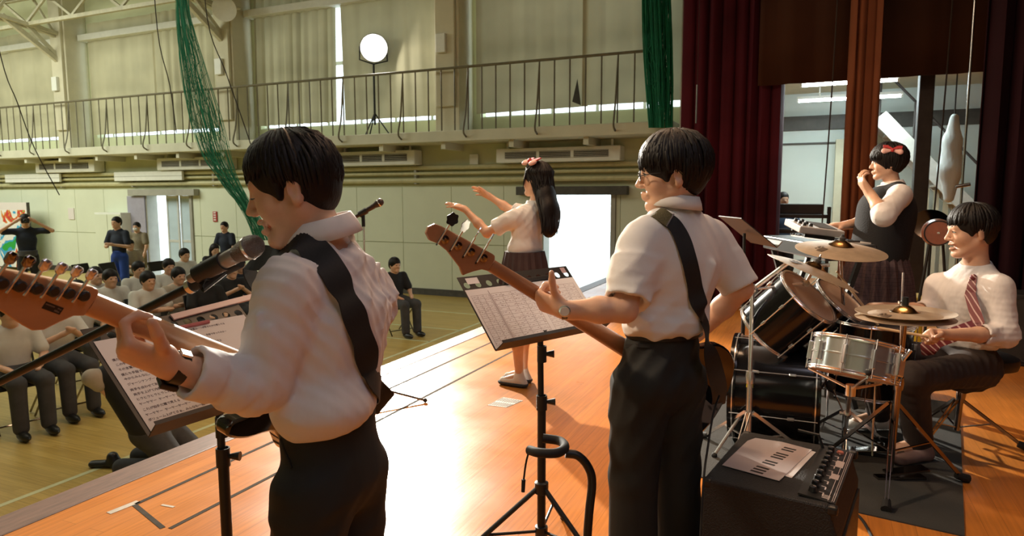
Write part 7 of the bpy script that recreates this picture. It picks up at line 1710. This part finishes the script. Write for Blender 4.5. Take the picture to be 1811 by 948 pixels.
def seat_at(px, py, d=None, top=1.20):
    d = (CAMH-(HF+top-.12))*1200/(py-345) if d is None else d; p = D(px, py, d); return A3((p[0], p[1], HF))
def place_chair(p, rz, label):
    o = chair0 if not cused[0] else copy_tree(chair0); cused[0] = True; o.location = p; o.rotation_euler = (0, 0, rz); o['label'] = label; return o
AUD = [(19, 556, 0, 'shirt_far', None, 'front row listener in white shirt at the left edge below the guitar head'), (100, 541, 1, 'shirt_far', None, 'listener in white shirt clapping right behind the guitar headstock tip'), (172, 488, 0, 'shirt_far', None, 'listener in white shirt left of the short-haired boy above the tuners'),
       (197, 493, 2, 'shirt_far', None, 'short-haired listener in white shirt with folded arms right of the headstock'), (247, 477, 0, 'shirt_far', None, 'listener in white shirt behind the one leaning on the boom'), (264, 497, 2, 'shirt_far', None, 'listener in white shirt just above the black microphone boom'),
       (300, 472, 1, 'shirt_far', None, 'listener in white shirt before the left doorway'), (318, 489, 2, 'tan_shirt', 'khaki', 'listener in beige shirt above the middle of the microphone boom'), (328, 451, 0, 'shirt_far', None, 'small listener behind the black chairs at the left doorway'),
       (231, 433, 0, 'tan_shirt', 'khaki', 'man in pale open jacket sitting left of the doorway'), (381, 442, 3, 'black_top', None, 'long-haired woman in black sitting left of the microphone'), (366, 492, 3, 'black_top', None, 'woman in black top just under the microphone clip'),
       (411, 479, 1, 'black_top', None, 'dark clothed listener clapping under the microphone'), (426, 470, 0, 'navy', None, 'dark clothed listener hidden behind the microphone ball'), (140, 515, 0, 'shirt_far', None, 'listener in white shirt above the neck end of the headstock'), (700, 470, 0, 'black_top', None, 'dark clothed person sitting right behind the front guitarist\'s back'),
]
random.seed(11)
for i, (px, py, k, m, tm, lab) in enumerate(AUD):
    p = seat_at(px, py); rz = random.uniform(-.25, .15)-.15
    o = protos[k] if k not in used else copy_tree(protos[k])
    used.add(k); o.location = p; o.rotation_euler = (0, 0, rz); o['label'] = lab
    if m != 'shirt_far': recolor(o, 'shirt', m)
    if tm: recolor(o, 'trousers', tm)
    place_chair(p+A3((-.02, 0, 0)), rz, 'black folding chair under the listener '+['at the left edge', 'at the headstock tip', 'above the tuners', 'right of the headstock', 'behind the boom end', 'just above the boom', 'before the left doorway', 'in the beige shirt', 'behind the empty dark chairs', 'in the pale open jacket', 'with long hair near the wall', 'in black under the microphone clip', 'clapping under the microphone', 'behind the microphone ball', 'at the neck end of the headstock', 'behind the front guitarist\'s back'][i])
for px, py, lab in ((160, 470, 'empty black folding chair left of the blue-trousered man\'s legs'), (207, 468, 'empty black folding chair below the man in blue trousers'), (292, 466, 'empty black folding chair standing in the left doorway light'), (342, 470, 'empty black folding chair right of the left doorway')):
    d = (CAMH-(HF+.80))*1200/(py-345); p = D(px, py, d); place_chair(A3((p[0], p[1], HF)), random.uniform(-.3, .3), lab)
# standing and kneeling people in the hall
def stander(label, foot, face, el, wl, er, wr, top, legs, h=.014, sc=1.0, head_face=None, hair='hair_black', short=False, mask=False):
    """arm points given relative to the foot point as (forward, left, up)"""
    f = nrm(face); l = np.cross(UP, f); b = A3(foot); Q = lambda a: b+(f*a[0]+l*a[1]+UP*a[2])*sc; t = thing('person', label, 'person', b)
    pel, chest, neck, waist = Q((0, 0, .92)), Q((0, 0, 1.22)), Q((0, 0, 1.46)), Q((0, 0, 1.02)); shl, shr = Q((0, .18, 1.38)), Q((0, -.18, 1.38)); hd = Head(Q((.03, 0, 1.58)), head_face if head_face is not None else f, UP, sc)
    P = hd.prims()+hd.neck(neck-UP*.03)+torso_skin(neck, chest, pel, shl, shr, f, sc)
    for s_, e_, w_ in ((shl, Q(el), Q(wl)), (shr, Q(er), Q(wr))): P += [cap(s_, e_, .043, .038, .02), cap(e_, w_, .038, .027, .02), cap(w_, w_+nrm(w_-e_)*.10, .036, .026, .02)]
    for q in (1, -1): P += [cap(Q((0, .09*q, .90)), Q((.02, .11*q, .48)), .08, .055, .03), cap(Q((.02, .11*q, .48)), Q((0, .12*q, .08)), .052, .035, .03), cap(Q((0, .12*q, .05)), Q((.14, .13*q, .04)), .035, .03, .02)]
    clay('body', P, h, 'skin', t); S = torso_cloth(neck, chest, waist, shl, shr, f, sc)
    for s_, e_ in ((shl, Q(el)), (shr, Q(er))): S += [cap(s_, s_+(e_-s_)*.7, .062, .068, .03)]
    clay('shirt', S+[half(waist-UP*.10, -UP, .02), sub(cap(hd.T(-.02, 0, -.045), neck, .058, .06, .01))], h, top, t)
    T_ = [cap(waist-UP*.05, pel, .13, .14, .04)]
    for q in (1, -1):
        T_ += [cap(Q((0, .09*q, .88)), Q((.02, .11*q, .48)), .098, .085, .04)]
        if not short: T_ += [cap(Q((.02, .11*q, .48)), Q((0, .12*q, .08)), .083, .072, .03)]
        MB().ball(Q((.06, .125*q, .045)), A3((.13, .05, .045)), np.stack([f, l, UP], 1)).build('shoe', 'black_leather', t)
    clay('trousers', T_+[half(waist, UP, .01)], h, legs, t)
    E = lambda c, r, kk: ell(hd.T(*c), A3(r)*sc, hd.R, kk)
    clay('hair', [E((-.012, 0, .046), (.105, .088, .095), .02), E((-.058, 0, -.002), (.052, .070, .070), .03), sub(E((.128, 0, -.040), (.085, .13, .088), .012)), half(hd.T(-.06, 0, -.06), -hd.u, .01)], h*.8, hair, t)
    for q in (1, -1): MB().ball(hd.T(.088, .031*q, .009), (.006, .010, .006)).build('eye', 'iris', t)
    if mask: MB().ball(hd.T(.075, 0, -.045), (.035, .055, .045), hd.R).build('face_mask', 'mask_white', t)
    return t
pb = D(43, 372, 14.0); pb[2] = HF
f_ = nrm(-pb+A3((0, 0, pb[2])))
stander('man in navy standing at the far left photographing with raised camera', pb, f_, (.12, .42, 1.38), (.16, .14, 1.58), (.12, -.42, 1.38), (.16, -.14, 1.58), 'navy', 'black_top', sc=1.07)
cm = pb+f_*.26+UP*1.70; t = thing('camera', 'dark camera held up to the face by the man in navy', 'camera', cm); R3 = np.stack([f_, np.cross(UP, f_), UP], 1); MB().box(cm, (.07, .14, .10), R3).build('camera_body', 'black_plastic', t, smooth=0, bevel=.01); MB().lathe([(0, 0), (.036, 0), (.036, .09), (.03, .10), (0, .09)], cm+f_*.03, f_, 16).build('camera_lens', 'black_plastic', t)
t = thing('waist_pouch', 'grey waist pouch on the man in navy', 'pouch', pb+UP*1.0); MB().lathe([(.155, -.06), (.175, -.05), (.175, .05), (.155, .06)], pb+UP*1.02, UP, 24, closed=True).build('belt_bag', 'grey_trouser', t)
bb_ = D(207, 380, 14.3); bb_[2] = HF
stander('man in dark T-shirt and blue trousers standing by the locker', bb_, -RH*.2-FH, (.05, .26, 1.10), (.26, .05, 1.16), (.05, -.26, 1.10), (.26, -.05, 1.12), 'navy', 'royal_blue', sc=1.03)
mm = D(244, 421, 16.2); mm[2] = HF
stander('man in khaki with white face mask behind the man in the open jacket', mm-UP*0, -FH, (.05, .24, 1.10), (.1, .2, .9), (.05, -.24, 1.10), (.1, -.2, .9), 'khaki', 'khaki', sc=.92, mask=True)
kk = D(399, 424, 15.5); kk[2] = HF
stander('tall man in dark clothes behind the long-haired woman', kk, -FH-RH*.2, (.05, .24, 1.10), (.1, .2, .9), (.05, -.24, 1.10), (.1, -.2, .9), 'navy', 'black_top', sc=.94)
wb = PY(1384, 352, 10.2); wb[2] = 0
stander('helper in blue mostly hidden behind the maroon curtain in the wing', A3((wb[0], wb[1], 0)), -FH, (.05, .24, 1.10), (.1, .2, .9), (.05, -.24, 1.10), (.1, -.2, .9), 'blue_cloth', 'black_top', sc=.85)
# person kneeling below the stage edge
kf = G(190, 826, HF); f = nrm(RH*.75+FH*.3); l = np.cross(UP, f)
t = thing('person', 'person in dark clothes kneeling on the hall floor below the stage edge', 'person', A3((kf[0], kf[1], HF)))
d = 5.35; hip = D(262, 762, d); sh = D(205, 662, d); hd = Head(D(205, 610, d), nrm(-RH*.4+FH*.8), UP, .98); kn = D(318, 812, d-.05); kn[2] = HF+.07; kn2 = kn+FH*.3; an = D(215, 818, d); an[2] = HF+.07
el, wr = D(162, 668, d-.15), D(200, 705, d-.05)
P = hd.prims()+hd.neck(sh+UP*.03)+[cap(sh, hip, .10, .11, .05), cap(sh, el, .045, .04, .03), cap(el, wr, .038, .028, .02), cap(wr, wr+RH*.09, .034, .025, .02), cap(hip, kn, .09, .06, .03), cap(kn, an, .055, .04, .03), cap(hip+FH*.18, kn2, .09, .06, .03), cap(kn2, an+FH*.25, .055, .04, .03)]
clay('body', P, .012, 'skin', t); clay('shirt', [cap(sh-UP*.02, hip+UP*.05, .135, .145, .05), cap(sh, sh+(el-sh)*.5, .075, .075, .03)], .014, 'black_top', t)
clay('sleeve', [cap(sh+(el-sh)*.4, el, .062, .066, .02), cap(el, el+(wr-el)*.35, .062, .055, .02)], .012, 'tan_shirt', t)
clay('trousers', [cap(hip, kn, .125, .09, .05), cap(kn, an, .085, .07, .04), cap(hip+FH*.18, kn2, .125, .09, .05), cap(kn2, an+FH*.25, .085, .07, .04), cap(hip, hip+FH*.18, .13, .13, .05)], .014, 'grey_trouser', t)
shoe(t, A3((kf[0], kf[1], HF))+RH*.10, -RH, 1.05); clay('hair', [ell(hd.T(-.012, 0, .04), (.108, .09, .10), hd.R, .02), sub(ell(hd.T(.128, 0, -.04), (.085, .13, .09), hd.R, .012))], .012, 'hair_black', t)
# painted banner, locker, notices on the wall
def banner_mat():
    m = bpy.data.materials.new('banner_paint'); m.use_nodes = True; nt = m.node_tree; b = nt.nodes['Principled BSDF']; b.inputs['Roughness'].default_value = .7; tc = nt.nodes.new('ShaderNodeTexCoord')
    n = nt.nodes.new('ShaderNodeTexNoise'); n.inputs['Scale'].default_value = 1.7; n.inputs['Detail'].default_value = 3; n.inputs['Distortion'].default_value = 1.2; nt.links.new(tc.outputs['Object'], n.inputs[0]); r = nt.nodes.new('ShaderNodeValToRGB'); r.color_ramp.interpolation = 'CONSTANT'; e = r.color_ramp.elements
    e[0].position = 0; e[0].color = (.02, .35, .05, 1); e[1].position = .36; e[1].color = (.05, .35, .6, 1)
    for p, c in ((.43, (.75, .75, .70, 1)), (.52, (.8, .8, .75, 1)), (.585, (.65, .30, .05, 1)), (.62, (.6, .05, .04, 1)), (.68, (.2, .5, .05, 1))): q = e.new(p); q.color = c
    nt.links.new(n.outputs['Fac'], r.inputs[0]); nt.links.new(r.outputs[0], b.inputs['Base Color']); MATS['banner_paint'] = m
banner_mat()
y = 12.3; x0, x1 = PY(-60, 420, y)[0], PY(52, 420, y)[0]; z1 = PY(30, 358, y)[2]; t = thing('painted_banner', 'colourful painted banner board behind the photographing man', 'banner', ((x0+x1)/2, y, HF)); MB().b2((x0, y, HF+.10), (x1, y+.03, z1-.22)).build('painted_sheet', 'banner_paint', t, smooth=0); MB().b2((x0, y, z1-.22), (x1, y+.03, z1)).build('top_board', 'paper', t, smooth=0); MB().b2((x1, y-.02, HF), (x1+.04, y+.05, z1)).build('frame', 'base_dark', t, smooth=0)
for x in (x0+.3, x1-.2): MB().b2((x-.02, y-.25, HF), (x+.02, y+.25, HF+.04)).build('foot', 'base_dark', t, smooth=0); MB().b2((x-.02, y, HF+.03), (x+.02, y+.03, HF+.12)).build('post', 'base_dark', t, smooth=0)
y = WY-.40; x0, x1 = PY(170, 430, y)[0], PY(216, 430, y)[0]; z1 = PY(190, 376, y)[2]; t = thing('locker', 'beige steel locker behind the man in blue trousers', 'locker', ((x0+x1)/2, y, HF)); MB().b2((x0, y, HF), (x1, WY-.03, z1)).build('carcass', 'white_paint', t, smooth=0, bevel=.01)
for a, b in ((x0+.03, (x0+x1)/2-.01), ((x0+x1)/2+.01, x1-.03)): dd_ = MB().b2((a, y-.015, HF+.08), (b, y, z1-.05)).build('door', 'panel_cream', t, smooth=0, bevel=.004); MB().b2((b-.06, y-.03, HF+.95), (b-.03, y-.012, HF+1.1)).build('handle', 'steel', dd_, smooth=0)
for (a, b, c, d_, m, lab) in ((121, 131, 368, 388, 'paper', 'small white notice on the wall beside the rope'), (377, 384, 374, 392, 'ribbon_red', 'small upright red sign on the wall left of the microphone'), (831, 846, 273, 291, 'white_paint', 'small white switch box under the gallery'), (106, 118, 147, 167, 'white_paint', 'white box on the left column above the gallery')):
    yy = WY-.03 if c > 300 else WY-.06; x0, x1 = PY(a, c, yy)[0], PY(b, c, yy)[0]; z0, z1 = PY(a, d_, yy)[2], PY(a, c, yy)[2]
    if lab.startswith('white box'): continue
    t = thing('wall_sign' if c > 300 else 'switch_box', lab, 'sign' if c > 300 else 'box', ((x0+x1)/2, yy, z0)); MB().b2((x0, yy-.02, z0), (x1, yy+.005, z1)).build('plate', m, t, smooth=0, bevel=.004)
    if m == 'ribbon_red':
        pq = MB()
        for k in range(4): pq.b2((x0+.03, yy-.024, z0+.03+k*(z1-z0)/4.3), (x1-.03, yy-.019, z0+.03+(k+.6)*(z1-z0)/4.3))
        pq.build('lettering', 'paper', t, smooth=0)

for o in bpy.data.objects:
    if '_o' in o: del o['_o']
bpy.context.view_layer.update()
